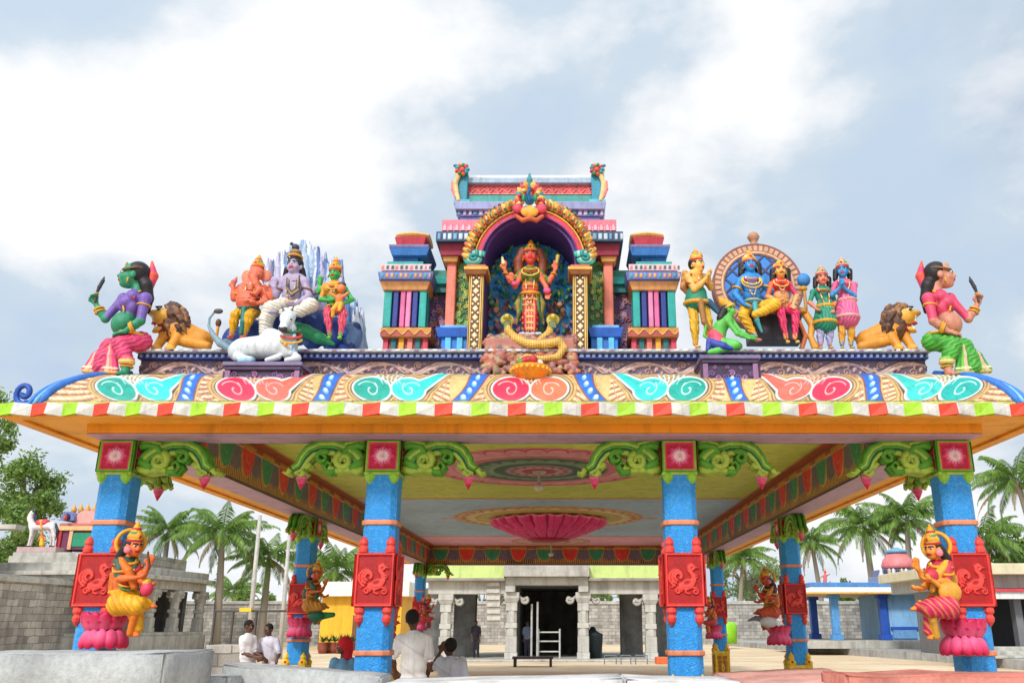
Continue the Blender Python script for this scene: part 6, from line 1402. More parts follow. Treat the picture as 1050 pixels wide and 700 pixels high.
# ================================================================== statues on the pillars
BLACKH = BLACKH
def pillar_statue(S, cx, cy, lx, ly, lw, Y, sg, skin, top, cloth, cloth2, label, item=None, H=17, res=.75, hi=True):
    """seated figure on a double lotus; design units around (0,0)=hip, scaled by S photo px, facing sg"""
    X = lambda x: cx+sg*x*S; YY = lambda y: cy+y*S
    F = Fig('pillar_statue', Y, (lx, ly+lw*.42), label, 'statue', 'seated statues on the pillars', res=res, H=H*S); h = H*S*1.06; s = S*1.22; fd = nrm((sg*.85, -.55, -.08))
    F.part('body', 1.6*s, .7 if hi else .8); F.torso((X(4), YY(-34), 4*s), (X(2), YY(-26), 4*s), (X(0), YY(-14), 4*s), (X(0), YY(-4), 3*s), 9.6*s, skin, top, True, f=nrm((sg*.6, -.8, 0))); F.head((X(9), YY(-45), 6*s), h, fd, skin, eyes=hi); F.part('body')
    F.arm((X(-5), YY(-31), 9*s), (X(-4), YY(-17), 14*s), (X(11), YY(-18), 18*s), 3.1*s, skin, top, nrm((sg, -.2, .1)), (0, 0, 1), .5, 9*s); F.arm((X(9), YY(-31), 0), (X(16), YY(-19), 4*s), (X(22), YY(-28), 7*s), 3.0*s, skin, None, nrm((sg*.2, -.1, 1)), (0, -1, 0), .3, 9*s)
    F.arm((X(9), YY(-30), 2*s), (X(14), YY(-14), 8*s), (X(20), YY(-10), 12*s), 2.8*s, skin, None, nrm((sg, -.2, .2)), (0, 0, 1), .5, 8*s)
    F.bone([(X(0), YY(-2), 4*s), (X(-4), YY(5), 18*s), (X(12), YY(6), 20*s), (X(22), YY(5), 14*s)], 2*s); F.bone([(X(4), YY(0), 2*s), (X(10), YY(8), 14*s), (X(11), YY(30), 12*s)], 2*s); F.foot(F.P((X(22), YY(5), 14*s)), nrm((sg, -.2, 0)), 4.5*s, skin); F.foot(F.P((X(11), YY(30), 12*s)), nrm((sg*.5, -1, 0)), 4.3*s, skin)
    F.part('trousers', 1.2*s, .7); CL = stripes((.8, 0, .6), 3.4*s, cloth, cloth2, .4); F.chain([(X(-2), YY(0), 4*s), (X(-4), YY(5), 18*s), (X(12), YY(6), 20*s), (X(20), YY(5), 15*s)], [7.4*s, 8*s, 6*s, 3.8*s], CL); F.chain([(X(4), YY(0), 2*s), (X(10), YY(8), 14*s), (X(12), YY(26), 12*s)], [7*s, 6*s, 3.8*s], CL)
    F.tor((X(0), YY(-5), 3*s), (0, 0, 1), 9.2*s, 1.5*s, GOLD); F.chain([(X(6), YY(2), 18*s), (X(9), YY(16), 18*s), (X(6), YY(30), 14*s)], [2.2*s, 2.6*s, 2.8*s], cloth2)
    F.hair((X(9), YY(-45), 6*s), h, fd, BLACKH); F.part('hair'); F.chain([(X(2), YY(-43), 5*s), (X(-3), YY(-36), 4*s), (X(-6), YY(-26), 2*s)], [4*s, 3.6*s, 2*s], BLACKH); F.crown((X(9), YY(-45), 6*s), h*.95, fd, tall=.95)
    F.part('jewellery', .5, .6); F.tor((X(4), YY(-33), 5*s), nrm((sg*.3, -.5, 1)), 6*s, 1.2*s, GOLD); F.tor((X(3), YY(-28), 7*s), nrm((sg*.4, -.8, 1)), 8*s, 1.1*s, c(214,60,60)); F.tor((X(-4), YY(-24), 11.5*s), (0, -.3, 1), 3.8*s, .9*s, GOLD); F.tor((X(12), YY(-24), 2*s), (.4, 0, 1), 3.5*s, .9*s, GOLD); F.e((X(3), YY(-42), 12*s), (2.6*s, 1.6*s, 2.6*s), c(240,130,150))
    F.regalia((X(4), YY(-34), 6*s), (X(0), YY(-9), 6*s), 9*s, nrm((sg*.6, -.8, 0)), low=-.2)
    F.part('sash', .8, .7); F.chain([(X(-3), YY(-33), 9*s), (X(4), YY(-24), 13*s), (X(9), YY(-10), 12*s)], [2.6*s, 3*s, 2.4*s], cloth2); F.chain([(X(-8), YY(-20), 2*s), (X(-10), YY(-8), 2*s)], [3.4*s, 3*s], cloth2)
    F.part('halo', .5, .7); F.tor((X(6), YY(-48), 0), nrm((sg*.5, -1, 0)), 9.5*s, 1.5*s, GOLD); F.part('jewellery', .5, .6)
    for q in range(5): F.tor((X(2+q*.6), YY(-26+q*3.4), 6*s+q), nrm((sg*.4, -.8, 1)), (8.6-q*.5)*s, .7*s, (GOLD, c(60,130,80), c(220,60,60))[q % 3])
    for (a, e_) in (((X(9), YY(30), 12*s), 3), ((X(19), YY(5), 15*s), 4)): F.tor(a, (1 if e_ == 4 else 0, 0, 1 if e_ == 3 else .2), e_*s, .9*s, GOLD)
    if item: item(F, X, YY, s)
    F.part('lotus_base', .4*s, .7); F.s, lz = F.s, 0
    for lay, (yy, r, up, n) in enumerate(((-.14, .94, 1, 12), (.20, 1.0, -1, 12))):
        F.e((lx, ly+yy*lw, 0), (lw*.40, lw*.40, lw*.12), c(206, 14, 84))
        for i in range(n):
            a = 2*math.pi*(i+.5*lay)/n; b0 = F.P((lx, ly+yy*lw, 0)); d = A3((math.cos(a), -math.sin(a), 0)); 
            tip = lambda V, b0=b0, up=up, w=lw: (lambda q: A3(c(206, 8, 78))*(1-q)+A3(c(244, 110, 160))*q)(np.clip(.35+(V[:, 2:]-b0[2])*-up/(w*.3), 0, 1))
            F.e(b0+d*lw*.34*r, (lw*.125, lw*.085, lw*.185), tip, f=nrm(d+A3((0, 0, -.35*up))), up=(0, 0, 1))
    F.finish(); return F
def it_pen(F, X, YY, s): F.part('held_stick', .4, .6); F.c((X(22), YY(-26), 9*s), (X(21), YY(-40), 9*s), 1*s, .8*s, c(110,60,40)); F.part('held_flower', .4, .6); F.e((X(20), YY(-8), 16*s), (4.4*s, 4*s, 5*s), c(236, 60, 100)); F.e((X(20), YY(-14), 16*s), (3*s, 3*s, 3*s), c(240,180,60))
def it_lute(F, X, YY, s):
    F.part('lute', .6, .7); F.c((X(-6), YY(-6), 18*s), (X(14), YY(-22), 18*s), 2.2*s, 1.6*s, c(220,150,50)); F.e((X(-6), YY(-8), 18*s), (8*s, 5*s, 7.5*s), c(236, 170, 60)); F.e((X(10), YY(-22), 16*s), (5*s, 4*s, 5*s), c(200, 50, 70)); F.part('raised_fingers', .5, .6)
pillar_statue(1.18, 127, 613, 107, 644, 27*2, 9.66, 1, c(240, 120, 60), c(60, 90, 70), c(244, 184, 30), c(226, 120, 30), 'seated statue in yellow trousers on the leftmost front pillar', it_pen)
pillar_statue(1.18, 967, 616, 988, 651, 27*2, 9.66, -1, c(240, 150, 60), c(200, 50, 70), c(222, 40, 100), c(226, 170, 60), 'seated statue in pink trousers playing a lute on the rightmost front pillar', it_lute)
def it_bird(F, X, YY, s): F.part('swan', .6, .6); F.e((X(4), YY(20), 20*s), (8*s, 12*s, 7*s), c(214,216,226), f=(-1, -.3, 0)); F.chain([(X(14), YY(16), 20*s), (X(24), YY(14), 20*s), (X(36), YY(18), 20*s)], [4*s, 3*s, 1*s], c(120,120,140))
def it_peacock(F, X, YY, s): F.part('peacock', .6, .6); F.e((X(8), YY(20), 18*s), (10*s, 12*s, 6*s), c(20,110,90), f=(1, -.3, 0)); F.chain([(X(14), YY(20), 18*s), (X(34), YY(18), 18*s)], [5*s, 3*s], c(30,140,90))
pillar_statue(.66, 319, 618, 307, 642, 29, 17.35, 1, c(214, 110, 60), c(160, 60, 40), c(226, 150, 40), c(40, 110, 90), 'seated statue over a green peacock on the second pillar of the left row', it_peacock, hi=False)
pillar_statue(.66, 791, 624, 799, 650, 29, 17.35, -1, c(206, 80, 60), c(60, 60, 70), c(214, 70, 50), c(220, 140, 60), 'seated statue over a white swan on the second pillar of the right row', it_bird, hi=False)
pillar_statue(.38, 730, 636, 732, 647, 20, 26.1, -1, c(214, 90, 70), c(200, 60, 40), c(222, 60, 90), c(226, 150, 60), 'seated statue on the third pillar of the right row', None, hi=False, res=.8)
pillar_statue(.38, 400, 636, 398, 647, 20, 26.1, 1, c(214, 100, 70), c(60, 60, 120), c(222, 130, 50), c(200, 60, 60), 'seated statue on the third pillar of the left row', None, hi=False, res=.8)
pillar_statue(.36, 436, 632, 431, 640, 16, 31.6, 1, c(206, 60, 50), c(190, 60, 40), c(214, 60, 50), c(90, 60, 90), 'red seated statue on the last pillar of the left row', None, hi=False, res=.8)
# ================================================================== platform and walls
def poly_slab(name, pts, z0, z1, mat, kind=None):
    b = MB(); b.prism([(x, y, z0) for x, y in pts], [(x, y, z1) for x, y in pts], (1,1,1)); o = b.build(name, mat)
    if kind: tag(o, kind=kind)
    return o
E = [(at(742, 660, 72).x, 72), (at(825, 665, 55).x, 55), (at(950, 675, 42).x, 42), (at(1060, 688, 33).x, 33), (at(1200, 700, 24).x, 24)]
poly_slab('platform', E+[(60, 24), (60, 74), (E[0][0], 74)], .0, .34, make_stone('platform_stone', (.5,.49,.47), (.33,.32,.31)), 'structure')
def wall_run(name, pts, th, h, label, cap=.22, mat=None):
    t = empty(name, (pts[0][0], pts[0][1], 0), label, 'wall'); b = MB(); d = MB()
    for (a, q) in zip(pts[:-1], pts[1:]):
        a, q = Vector(a), Vector(q); n = Vector((-(q-a).y, (q-a).x)).normalized()*th/2; e = (q-a).normalized()*.0
        r = [a-n, q-n, q+n, a+n]; b.prism([(p.x, p.y, -.1) for p in r], [(p.x, p.y, h-cap) for p in r], (1,1,1)); n2 = n*1.35; r = [a-n2, q-n2, q+n2, a+n2]
        d.prism([(p.x, p.y, h-cap+.004) for p in r], [(p.x, p.y, h-.06) for p in r], (1,1,1), True); r3 = [a-n*.8, q-n*.8, q+n*.8, a+n*.8]; d.prism([(p.x, p.y, h-.056) for p in r3], [(p.x, p.y, h+.04) for p in r3], (1,1,1))
    b.build('masonry', mat or BLOCKWALL, t); d.build('coping', STONE, t, bevel=.02); return t
wall_run('compound_wall', [(-60, 75), (60, 75)], .6, 3.35, 'long grey block compound wall running behind the stone hall')
WA, WB_ = at(-40, 590, 42), at(150, 600, 58)
wall_run('compound_wall', [(WA.x, WA.y), (WB_.x, WB_.y)], .6, 3.9, 'tall weathered grey block wall at the left edge', .3, make_stone('old_block_wall', (.50,.48,.44), (.33,.31,.29), (.9, .36, .02)))
# ---- terrace with horse and small shrine
x0, x1 = at(14, 575, 60).x, at(140, 575, 60).x; zt = at(0, 566, 60).z
t = empty('stone_terrace', ((x0+x1)/2, 62, 0), 'grey stone terrace rising behind the left wall', 'building'); b = MB(); b.box(x0, x1, 60, 68, 0, zt-.7, (1,1,1)); b.build('wall', STONE, t, bevel=.03)
b = MB(); b.box(x0-.2, x1, 59.7, 68, zt-.69, zt-.25, (1,1,1)); b.box(x0-.05, x1, 59.85, 68, zt-.246, zt, (1,1,1)); b.build('coping', STONE, t, bevel=.03)
b = MB(); b.box(x0+.1, at(58, 563, 60).x, 59.9, 62, zt+.003, zt+.35, c(200, 170, 170)); tag(b.build('painted_plinth', PAINT, None, bevel=.02), 'long pinkish plinth under the white horse statue', 'plinth')
F = Fig('horse_statue', 60.8, (42, 560), 'white horse statue with a red saddle on the terrace left of the first pillar', 'statue', res=.62, H=8)
WHo = c(232, 226, 226); F.part('body', 1.2, .55); F.c((34, 540, 0), (53, 539, 0), 4.0, 4.2, WHo)
for x, xb, d in ((33, 29, 2.5), (35, 31, -2.5), (54, 55, 2.5), (52, 52, -2.5)): F.chain([(x, 541, d), ((x+xb)/2+1, 549, d), (xb, 559, d)], [2.4, 1.5, 1.1], WHo); F.e((xb-.5, 560, d), (1.3, 1.6, 1), c(50,40,40))
F.chain([(33, 538, 0), (31, 531, 0), (33, 526, 0)], [3.2, 2.6, 2.2], WHo); F.chain([(33, 525, 0), (31, 528, 0), (29.5, 533, 1)], [2.0, 1.7, 1.2], WHo); F.c((34, 524, 1), (33, 520.5, 1), .8, .4, c(60,60,80)); F.c((34, 524, -1), (34, 520.5, -1), .8, .4, c(60,60,80))
F.part('mane', .6, .5); F.chain([(35, 524, 0), (36, 530, 0), (37, 536, 0)], [.9, 1.1, .8], c(50,60,90)); F.part('tail', .6, .5); F.chain([(57, 537, 0), (59, 543, 0), (57, 553, 0)], [1.2, 1.4, .6], c(50,60,80)); F.part('saddle', .6, .5); F.c((41, 536.5, 0), (47, 536.5, 0), 4.4, 4.4, c(214,60,80)); F.c((42, 534, 3), (43, 542, 4), 1.5, 1, GOLD); F.finish()
F = Fig('groom_statue', 60.4, (43, 560), 'small yellow-clad figure statue under the white horse', 'statue', res=.5, H=4); F.part('body', .6, .45); F.c((43, 558, 0), (43, 551, 0), 2.6, 1.6, c(244,190,20)); F.c((43, 551, 0), (43, 548, 0), 1.7, 1.2, c(226,120,60)); F.e((43, 546, 0), (1.5, 1.5, 1.7), c(220,130,80)); F.c((41, 550, 1), (39, 554, 2), .7, .6, c(220,130,80)); F.c((45, 550, 1), (47, 554, 2), .7, .6, c(220,130,80)); F.finish()
sh = empty('small_shrine', at(77, 563, 61), 'small painted shrine with an arched gable on the terrace beside the horse', 'shrine'); Ys = 61
b = MB(); pb(b, 60, 544, 110, 563, Ys, 4, c(120,50,90)); b.build('wall', PAINT, sh)
b = MB(); pb(b, 74, 546, 108, 560, Ys-.06, .06, c(30,150,110)); b.build('green_panel', PAINT, sh); 
for (a0, a1, cl) in ((58, 62, c(200,60,60)), (70, 73.5, c(236,180,140)), (108, 111, c(236,150,110))): b = MB(); pb(b, a0, 543, a1, 563, Ys-.12, .14, cl); b.build('post', PAINT, sh)
b = MB(); pb(b, 60, 539, 112, 543.5, Ys-.2, 4.4, c(240,190,130)); pb(b, 61, 536, 110, 539, Ys-.1, 4.2, c(206,120,120)); b.build('cornice', PAINT, sh, bevel=.03)
p = at(69, 530, Ys-.3); q = ppm(530, Ys)
b = MB(); b.prism([(p.x+7*q*math.cos(a), Ys-.3, p.z+(-3+9*math.sin(a))*q) for a in np.linspace(0, math.pi, 13)], [(p.x+7*q*math.cos(a), Ys+3, p.z+(-3+9*math.sin(a))*q) for a in np.linspace(0, math.pi, 13)], c(120,130,190)); b.build('gable', PAINT, sh)
b = MB(); b.ball((p.x, Ys-.36, p.z), (3.2*q, .2, 4*q), c(60,50,90)); b.ball((p.x, Ys-.5, p.z-q), (1.6*q, .2, 3*q), c(210,90,90)); b.build('gable_figure', PAINT, sh, True)
b = MB()
b.prism([(at(76, 536, Ys).x, Ys+1.2+1.2*math.cos(a), at(0, 536, Ys).z+1.0*math.sin(a)) for a in np.linspace(0, math.pi, 9)], [(at(108, 536, Ys).x, Ys+1.2+1.2*math.cos(a), at(0, 536, Ys).z+1.0*math.sin(a)) for a in np.linspace(0, math.pi, 9)], c(230,150,140)); b.build('barrel_roof', PAINT, sh)
for i in range(5): b = MB(); pp = at(76+i*7, 522, Ys+1.2); b.lathe(pp.x, pp.y, [(.14, pp.z-.25), (.2, pp.z), (.05, pp.z+.25), (.02, pp.z+.45)], 8, col=c(226,170,80)); b.build('finial', PAINT, sh, True)
# ---- stone columns and halls
def stone_column(parent, x, y, z0, z1, w, brk=True, mat=None, rot=0, dirs=((-1, 0), (1, 0))):
    p = empty('column', Vector((x, y, z0))-origin_of(parent)); p.parent = parent; H = z1-z0; b = MB()
    def R(z, ww, oct_=False): return oct_ring(x, y, z, ww, ww*(.58 if oct_ else .08))
    for za, zb_, ww, oc in ((0, .10, 1.12, 0), (.10, .34, 1, 0), (.34, .46, .93, 1), (.46, .54, 1, 0), (.54, .72, .92, 1), (.72, .84, 1, 0)):
        b.prism(R(z0+H*za, w*ww, oc), R(z0+H*zb_-.004, w*ww, oc), (1,1,1))
    b.build('shaft', mat or STONE, p, bevel=.015)
    b = MB(); b.prism(R(z0+H*.84, w*1.0), R(z0+H*.9, w*1.35), (1,1,1)); b.prism(R(z0+H*.903, w*1.35), R(z1, w*1.35), (1,1,1)); b.build('capital', mat or STONE, p, bevel=.015)
    if brk:
        for dx, dy in dirs:
            b = MB(); X = lambda u: (x+dx*u, y+dy*u); ww = w*.6
            for k in (-1, 0, 1):
                pts = [(X(w*1.1+w*1.5*s_)[0]-dy*ww*k*.6, X(w*1.1+w*1.5*s_)[1]+dx*ww*k*.6, z0+H*(.95-.015*s_-.05*math.sin(s_*2.2))) for s_ in np.linspace(0, 1, 6)]
                sp = [(X(w*2.3+w*.55*math.cos(a))[0]-dy*ww*k*.6, X(w*2.3+w*.55*math.cos(a))[1]+dx*ww*k*.6, z0+H*.885+w*.5*math.sin(a)) for a in np.linspace(1.6, -3.6, 10)]
                b.tube(pts+sp, w*.28, (1,1,1), 6)
            b.build('bracket', mat or STONE, p, True)
YM = 42.0; zp = at(0, 681, YM).z; zl = at(0, 599, YM).z; zr = at(0, 588.5, YM).z
PALE = make_stone('pale_granite', (.62,.61,.56), (.42,.41,.38))
hall = empty('stone_hall', (at(562, 680, YM).x, YM, 0), 'pale stone pillared hall seen under the pavilion, with a dark central doorway', 'building')
xa, xb = at(438, 650, YM).x, at(688, 650, YM).x
b = MB(); b.box(xa-.5, xb+.5, YM-1.0, YM+9, 0, max(zp, .08), (1,1,1)); b.build('plinth', PALE, hall, bevel=.03)
zp = max(zp, .08)
cols = (457, 524.5, 598, 667); zs2 = at(0, 609, YM).z
for i, px in enumerate(cols): stone_column(hall, at(px, 640, YM).x, YM, zp, zs2 if i in (0, 3) else at(0, 607, YM).z, .26, mat=PALE, dirs=((-1, 0), (1, 0)))
xc1, xc2 = at(519, 600, YM).x, at(603, 600, YM).x; zc1 = at(0, 600, YM).z
b = MB(); b.box(xa, xc1-.01, YM-.35, YM+.35, zs2+.003, at(0, 596, YM).z, (1,1,1)); b.box(xc2+.01, xb, YM-.35, YM+.35, zs2+.003, at(0, 596, YM).z, (1,1,1))
b.box(xc1, xc1+.45, YM-.55, YM+.35, at(0, 607, YM).z+.004, zc1, (1,1,1)); b.box(xc2-.45, xc2, YM-.55, YM+.35, at(0, 607, YM).z+.004, zc1, (1,1,1)); b.box(xc1, xc2, YM-.55, YM+.35, zc1+.004, at(0, 592, YM).z, (1,1,1)); b.build('lintel', PALE, hall, bevel=.02)
b = MB(); b.box(xa-.3, xc1-.01, YM-.8, YM+9, at(0, 596, YM).z+.004, at(0, 593, YM).z, (1,1,1), 0, -.1); b.box(xc2+.01, xb+.3, YM-.8, YM+9, at(0, 596, YM).z+.004, at(0, 593, YM).z, (1,1,1), 0, -.1); b.box(xc1-.05, xc2+.05, YM-1.0, YM+9, at(0, 592, YM).z+.004, at(0, 581, YM).z, (1,1,1), 0, -.1); b.build('cornice', PALE, hall, bevel=.03)
b = MB(); b.box(xa-.2, xc1-.07, YM-.5, YM+9, at(0, 593, YM).z+.004, at(0, 580, YM).z, c(196,214,130)); b.box(xc2+.07, xb+.2, YM-.5, YM+9, at(0, 593, YM).z+.004, at(0, 580, YM).z, c(196,214,130)); b.build('green_parapet', WALLPAINT, hall, bevel=.02)
# inner walls: two dark screens with openings beside the sanctum
zi = at(0, 600, YM).z
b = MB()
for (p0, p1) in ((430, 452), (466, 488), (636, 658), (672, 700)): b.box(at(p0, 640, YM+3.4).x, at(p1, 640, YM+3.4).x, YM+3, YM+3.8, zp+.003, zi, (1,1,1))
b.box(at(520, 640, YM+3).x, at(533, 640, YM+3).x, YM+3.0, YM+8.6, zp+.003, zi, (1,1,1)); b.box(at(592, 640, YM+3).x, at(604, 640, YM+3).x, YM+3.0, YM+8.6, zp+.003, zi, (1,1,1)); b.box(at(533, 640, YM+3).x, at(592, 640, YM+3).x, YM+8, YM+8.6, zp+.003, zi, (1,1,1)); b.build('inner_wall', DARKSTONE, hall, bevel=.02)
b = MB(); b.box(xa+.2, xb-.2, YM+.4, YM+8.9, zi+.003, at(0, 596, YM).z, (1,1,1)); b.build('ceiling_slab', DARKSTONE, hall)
b = MB(); xg0, xg1 = at(552, 660, YM+.6).x, at(574, 660, YM+.6).x
for x in (xg0, xg1): b.tube([(x, YM+.6, zp), (x, YM+.6, zp+1.3)], .045, c(200,200,196))
for z in (.3, .75, 1.15): b.tube([(xg0, YM+.6, zp+z), (xg1, YM+.6, zp+z)], .035, c(206,206,200))
tag(b.build('barrier', PAINT), 'white metal barrier standing in the dark doorway of the stone hall', 'barrier')
for x_ in (545, 551): b = MB(); x = at(x_, 650, YM+.3).x; b.tube([(x, YM+.3, zp), (x, YM+.3, zp+2.4+.1*(x_ > 548))], .05, c(190,190,186)); tag(b.build('metal_post', PAINT), 'thin pale metal post in the dark doorway of the hall, %s' % ('left one' if x_ == 545 else 'right one beside the barrier'), 'post')
b = MB(); p = at(546, 688, 36); b.box(p.x-.8, p.x+.8, 36, 36.7, .3, .38, c(70,50,44)); [b.box(p.x+sx*.7-.05, p.x+sx*.7+.05, 36.05+dy, 36.15+dy, 0, .298, c(60,44,40)) for sx in (-1, 1) for dy in (0, .5)]; t = b.build('low_bench', PAINT, bevel=.01); tag(t, 'low dark brown bench in front of the stone hall doorway', 'bench')
p = at(608, 676, YM+1); b = MB(); b.lathe(p.x, p.y, [(.42, zp), (.48, zp+1.0), (.5, zp+1.05), (.2, zp+1.2), (.08, zp+1.4)], 14, col=c(30, 44, 50)); tag(b.build('dark_bin', PAINT, smooth=True), 'dark round bin standing in the right bay of the stone hall', 'bin')
for k, (p0, p1) in enumerate(((620, 632), (637, 647), (652, 664))):
    b = MB(); A, B = at(p0, 688, 38.5), at(p1, 688, 38.5); zz = .35; b.tube([(A.x, 38.5, 0), (A.x, 38.5, zz), (B.x, 38.5, zz), (B.x, 38.5, 0)], .03, c(120,130,140)); tag(b.build('pipe_stand', PAINT), ('first', 'second', 'third')[k]+' low grey pipe stand from the left before the right bay of the hall', 'stand', 'pipe stands')
b = MB(); b.box(at(672, 684, 39).x, at(684, 684, 39).x, 38.6, 39.2, 0.0, .28, c(230,110,60)); tag(b.build('orange_crate', PAINT, bevel=.03), 'low orange crate at the right end of the stone hall', 'crate')
b = MB(); z = .12
for k in range(7):
    xw = at(506-k*.3, 640, YM-.4).x; b.box(xw-.3, xw+.3, YM-.42, YM-.38, 1.75+k*.3, 1.93+k*.3, c(206,204,196))
b.box(at(505,640,YM-.4).x-.33, at(505,640,YM-.4).x+.33, YM-.37, YM-.34, 1.6, 3.9, c(170,160,150)); tag(b.build('notice_board', PAINT), 'narrow pale striped notice board hanging in the left bay of the hall', 'board')
# ---- left pillared hall, seen at an angle
A, B = at(96, 600, 50), at(207, 600, 62); d = Vector((B.x-A.x, B.y-A.y, 0)); Ld = d.length; d.normalize(); nrm_ = Vector((d.y, -d.x, 0)); 
zt2 = at(207, 588, 62).z; hz = zt2-1.2; z0_ = .9
lh = empty('stone_hall', (A.x, A.y, 0), 'grey stone pillared hall with ornate columns behind the leftmost pillar', 'building')
def along(u, w): p = Vector((A.x, A.y, 0))+d*u-nrm_*w*-1*-1; return p
def sbox(b, u0, u1, w0, w1, z0, z1, col=(1,1,1)):
    n = -nrm_; r = [Vector((A.x, A.y, 0))+d*u+n*w for u, w in ((u0, w0), (u1, w0), (u1, w1), (u0, w1))]; b.prism([(p.x, p.y, z0) for p in r], [(p.x, p.y, z1) for p in r], col)
b = MB(); sbox(b, -.3, Ld+.2, -.6, 6, 0, z0_); sbox(b, -.2, Ld+.1, -.45, 6, z0_+.003, z0_+.2); b.build('plinth', STONE, lh, bevel=.03)
def upx(px): # where the sight line of a photo column crosses the front of the hall
    q = (px-CX)/FOC/1.047; return (q*A.y-A.x)/(d.x-q*d.y)
for u in (.4, upx(153), upx(178), upx(204)): p = Vector((A.x, A.y, 0))+d*u; stone_column(lh, p.x, p.y, z0_+.2, hz, .30, dirs=((d.x, d.y), (-d.x, -d.y)))
b = MB(); sbox(b, 0, Ld, -.35, .35, hz+.003, hz+.5); sbox(b, 0, .6, .36, 6, hz+.003, hz+.5); b.build('lintel', STONE, lh, bevel=.02); b = MB(); sbox(b, -.4, Ld+.4, -.8, 6.2, hz+.504, hz+.75); sbox(b, -.1, Ld+.1, -.4, 6, hz+.754, zt2); b.build('cornice', STONE, lh, bevel=.04)
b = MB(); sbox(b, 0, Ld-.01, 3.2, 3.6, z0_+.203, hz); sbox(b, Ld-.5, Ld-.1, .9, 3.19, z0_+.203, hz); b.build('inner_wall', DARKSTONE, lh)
# ---- yellow house, blue pavilion, right building
b = MB(); X0, X1 = at(330, 620, 56).x, at(412, 620, 56).x
yh = empty('yellow_house', ((X0+X1)/2, 58, 0), 'bright yellow walled house with a pale roof behind the seated person in red', 'house')
b.box(X0, X1, 56, 64, 0, at(0, 611, 56).z, c(238,180,40)); b.build('wall', WALLPAINT, yh); b = MB(); z_a = at(0, 611, 56).z; b.prism([(X0-.5, 55.4, z_a), (X1+.5, 55.4, z_a), (X1+.5, 64.5, z_a), (X0-.5, 64.5, z_a)], [(X0-.3, 56.6, z_a+.9), (X1+.3, 56.6, z_a+.9), (X1+.3, 63, z_a+.9), (X0-.3, 63, z_a+.9)], c(236,226,200)); b.build('roof', WALLPAINT, yh)
b = MB(); b.box(at(362, 630, 55.9).x, at(372, 630, 55.9).x, 55.95, 56.02, .1, 2.1, c(120,80,50)); b.build('door', PAINT, yh)
rs = np.random.RandomState(12)
for i in range(6):
    p = at(332+i*6.0, 650, 52+rs.rand()); F = None; b = MB(); b.lathe(p.x, p.y, [(.2, 0), (.3, .3), (.26, .55), (.3, .6)], 10, col=c(150,80,60)); t = empty('potted_plant', (p.x, p.y, 0), ('first','second','third','fourth','fifth','sixth')[i]+' potted plant from the left in front of the yellow house', 'potted plant', 'potted plants by the yellow house'); b.build('pot', PAINT, t, True)
    b = MB()
    for k in range(26): a = rs.uniform(0, 6.3); e_ = rs.uniform(.3, 1.4); q = Vector((p.x, p.y, .6)); L = rs.uniform(.3, .6); dd = Vector((math.cos(a)*math.cos(e_), math.sin(a)*math.cos(e_), math.sin(e_))); s_ = dd.cross(Vector((0,0,1))).normalized()*.05; b.add([q-s_*.3, q+dd*L*.5-s_, q+dd*L, q+dd*L*.5+s_], [(0,1,2,3)], c(60,rs.randint(90,140),50))
    b.build('leaves', CLOTH, t)
YP = 50.0; bp = empty('blue_pavilion', (at(880, 655, YP).x, YP+2, .34), 'light blue open pavilion with a cream edged roof by the right compound wall', 'pavilion'); zb0 = at(0, 656, YP).z; ztp = at(0, 609, YP).z; BL = c(90, 160, 224); BLD = c(40, 90, 190)
xl, xr = at(829, 600, YP).x, at(975, 600, YP).x
b = MB(); b.box(at(822, 650, YP).x, xr, YP-.8, YP+7, .345, zb0, c(186,170,160)); b.build('plinth', STONE, bp)
for (x, dy, col) in ((836, 4.6, BLD), (858, 0, BL), (899, 4.6, BLD), (908, 0, BLD)):
    X = at(x, 640, YP+dy).x; b = MB(); b.box(X-.2, X+.2, YP+dy, YP+dy+.4, zb0+.3, ztp-.2, col); b.box(X-.3, X+.3, YP+dy-.1, YP+dy+.5, zb0+.003, zb0+.3, col); b.box(X-.3, X+.3, YP+dy-.1, YP+dy+.5, ztp-.2, ztp, col); b.build('column', PAINT, bp, bevel=.02)
b = MB(); b.box(at(912, 630, YP).x, at(958, 630, YP).x, YP+.1, YP+5, zb0+.003, ztp-.003, c(130,180,224)); b.build('room_wall', WALLPAINT, bp); b = MB(); b.box(at(914, 645, YP).x, at(956, 645, YP).x, YP-.02, YP+.09, zb0+.55, zb0+.7, BLD); b.box(at(916, 645, YP).x, at(940, 645, YP).x, YP-.0, YP+.09, zb0+.1, zb0+.54, c(110,160,214)); b.build('wall_moulding', PAINT, bp)
b = MB(); b.box(xl-.5, xr+.2, YP-.9, YP+6.2, ztp+.004, at(0, 607, YP).z, c(240,190,110)); b.box(xl-.3, xr+.1, YP-.75, YP+6, at(0, 607, YP).z+.004, at(0, 602, YP).z, c(240,236,224), .25, .25); b.build('cream_eave', PAINT, bp, bevel=.03)
b = MB(); b.box(xl, xr, YP-.4, YP+5.8, at(0, 602, YP).z+.004, at(0, 597, YP).z, c(80,140,206)); b.build('blue_parapet', PAINT, bp, bevel=.03)
F = Fig('rooftop_statue', YP+.3, (846, 597), 'small pink standing figure on the left end of the blue pavilion roof', 'statue', res=.5, H=4); F.part('body', .5, .45); F.c((846, 596, 0), (846, 589, 0), 2.0, 1.5, c(226,110,110)); F.e((846, 586, 0), (1.3, 1.3, 1.6), c(210,90,80)); F.c((844.5, 590, 0), (841, 592, 1), .8, .5, c(210,110,90)); F.c((847.5, 590, 0), (851, 588, 1), .8, .5, c(210,110,90)); F.c((846, 585, 0), (846, 582, 0), .9, .3, GOLD); F.finish()
gp = empty('small_tower', at(921, 597, YP+3), 'small pink domed tower with tiny white figures on the blue pavilion', 'tower'); Yg = YP+2.5
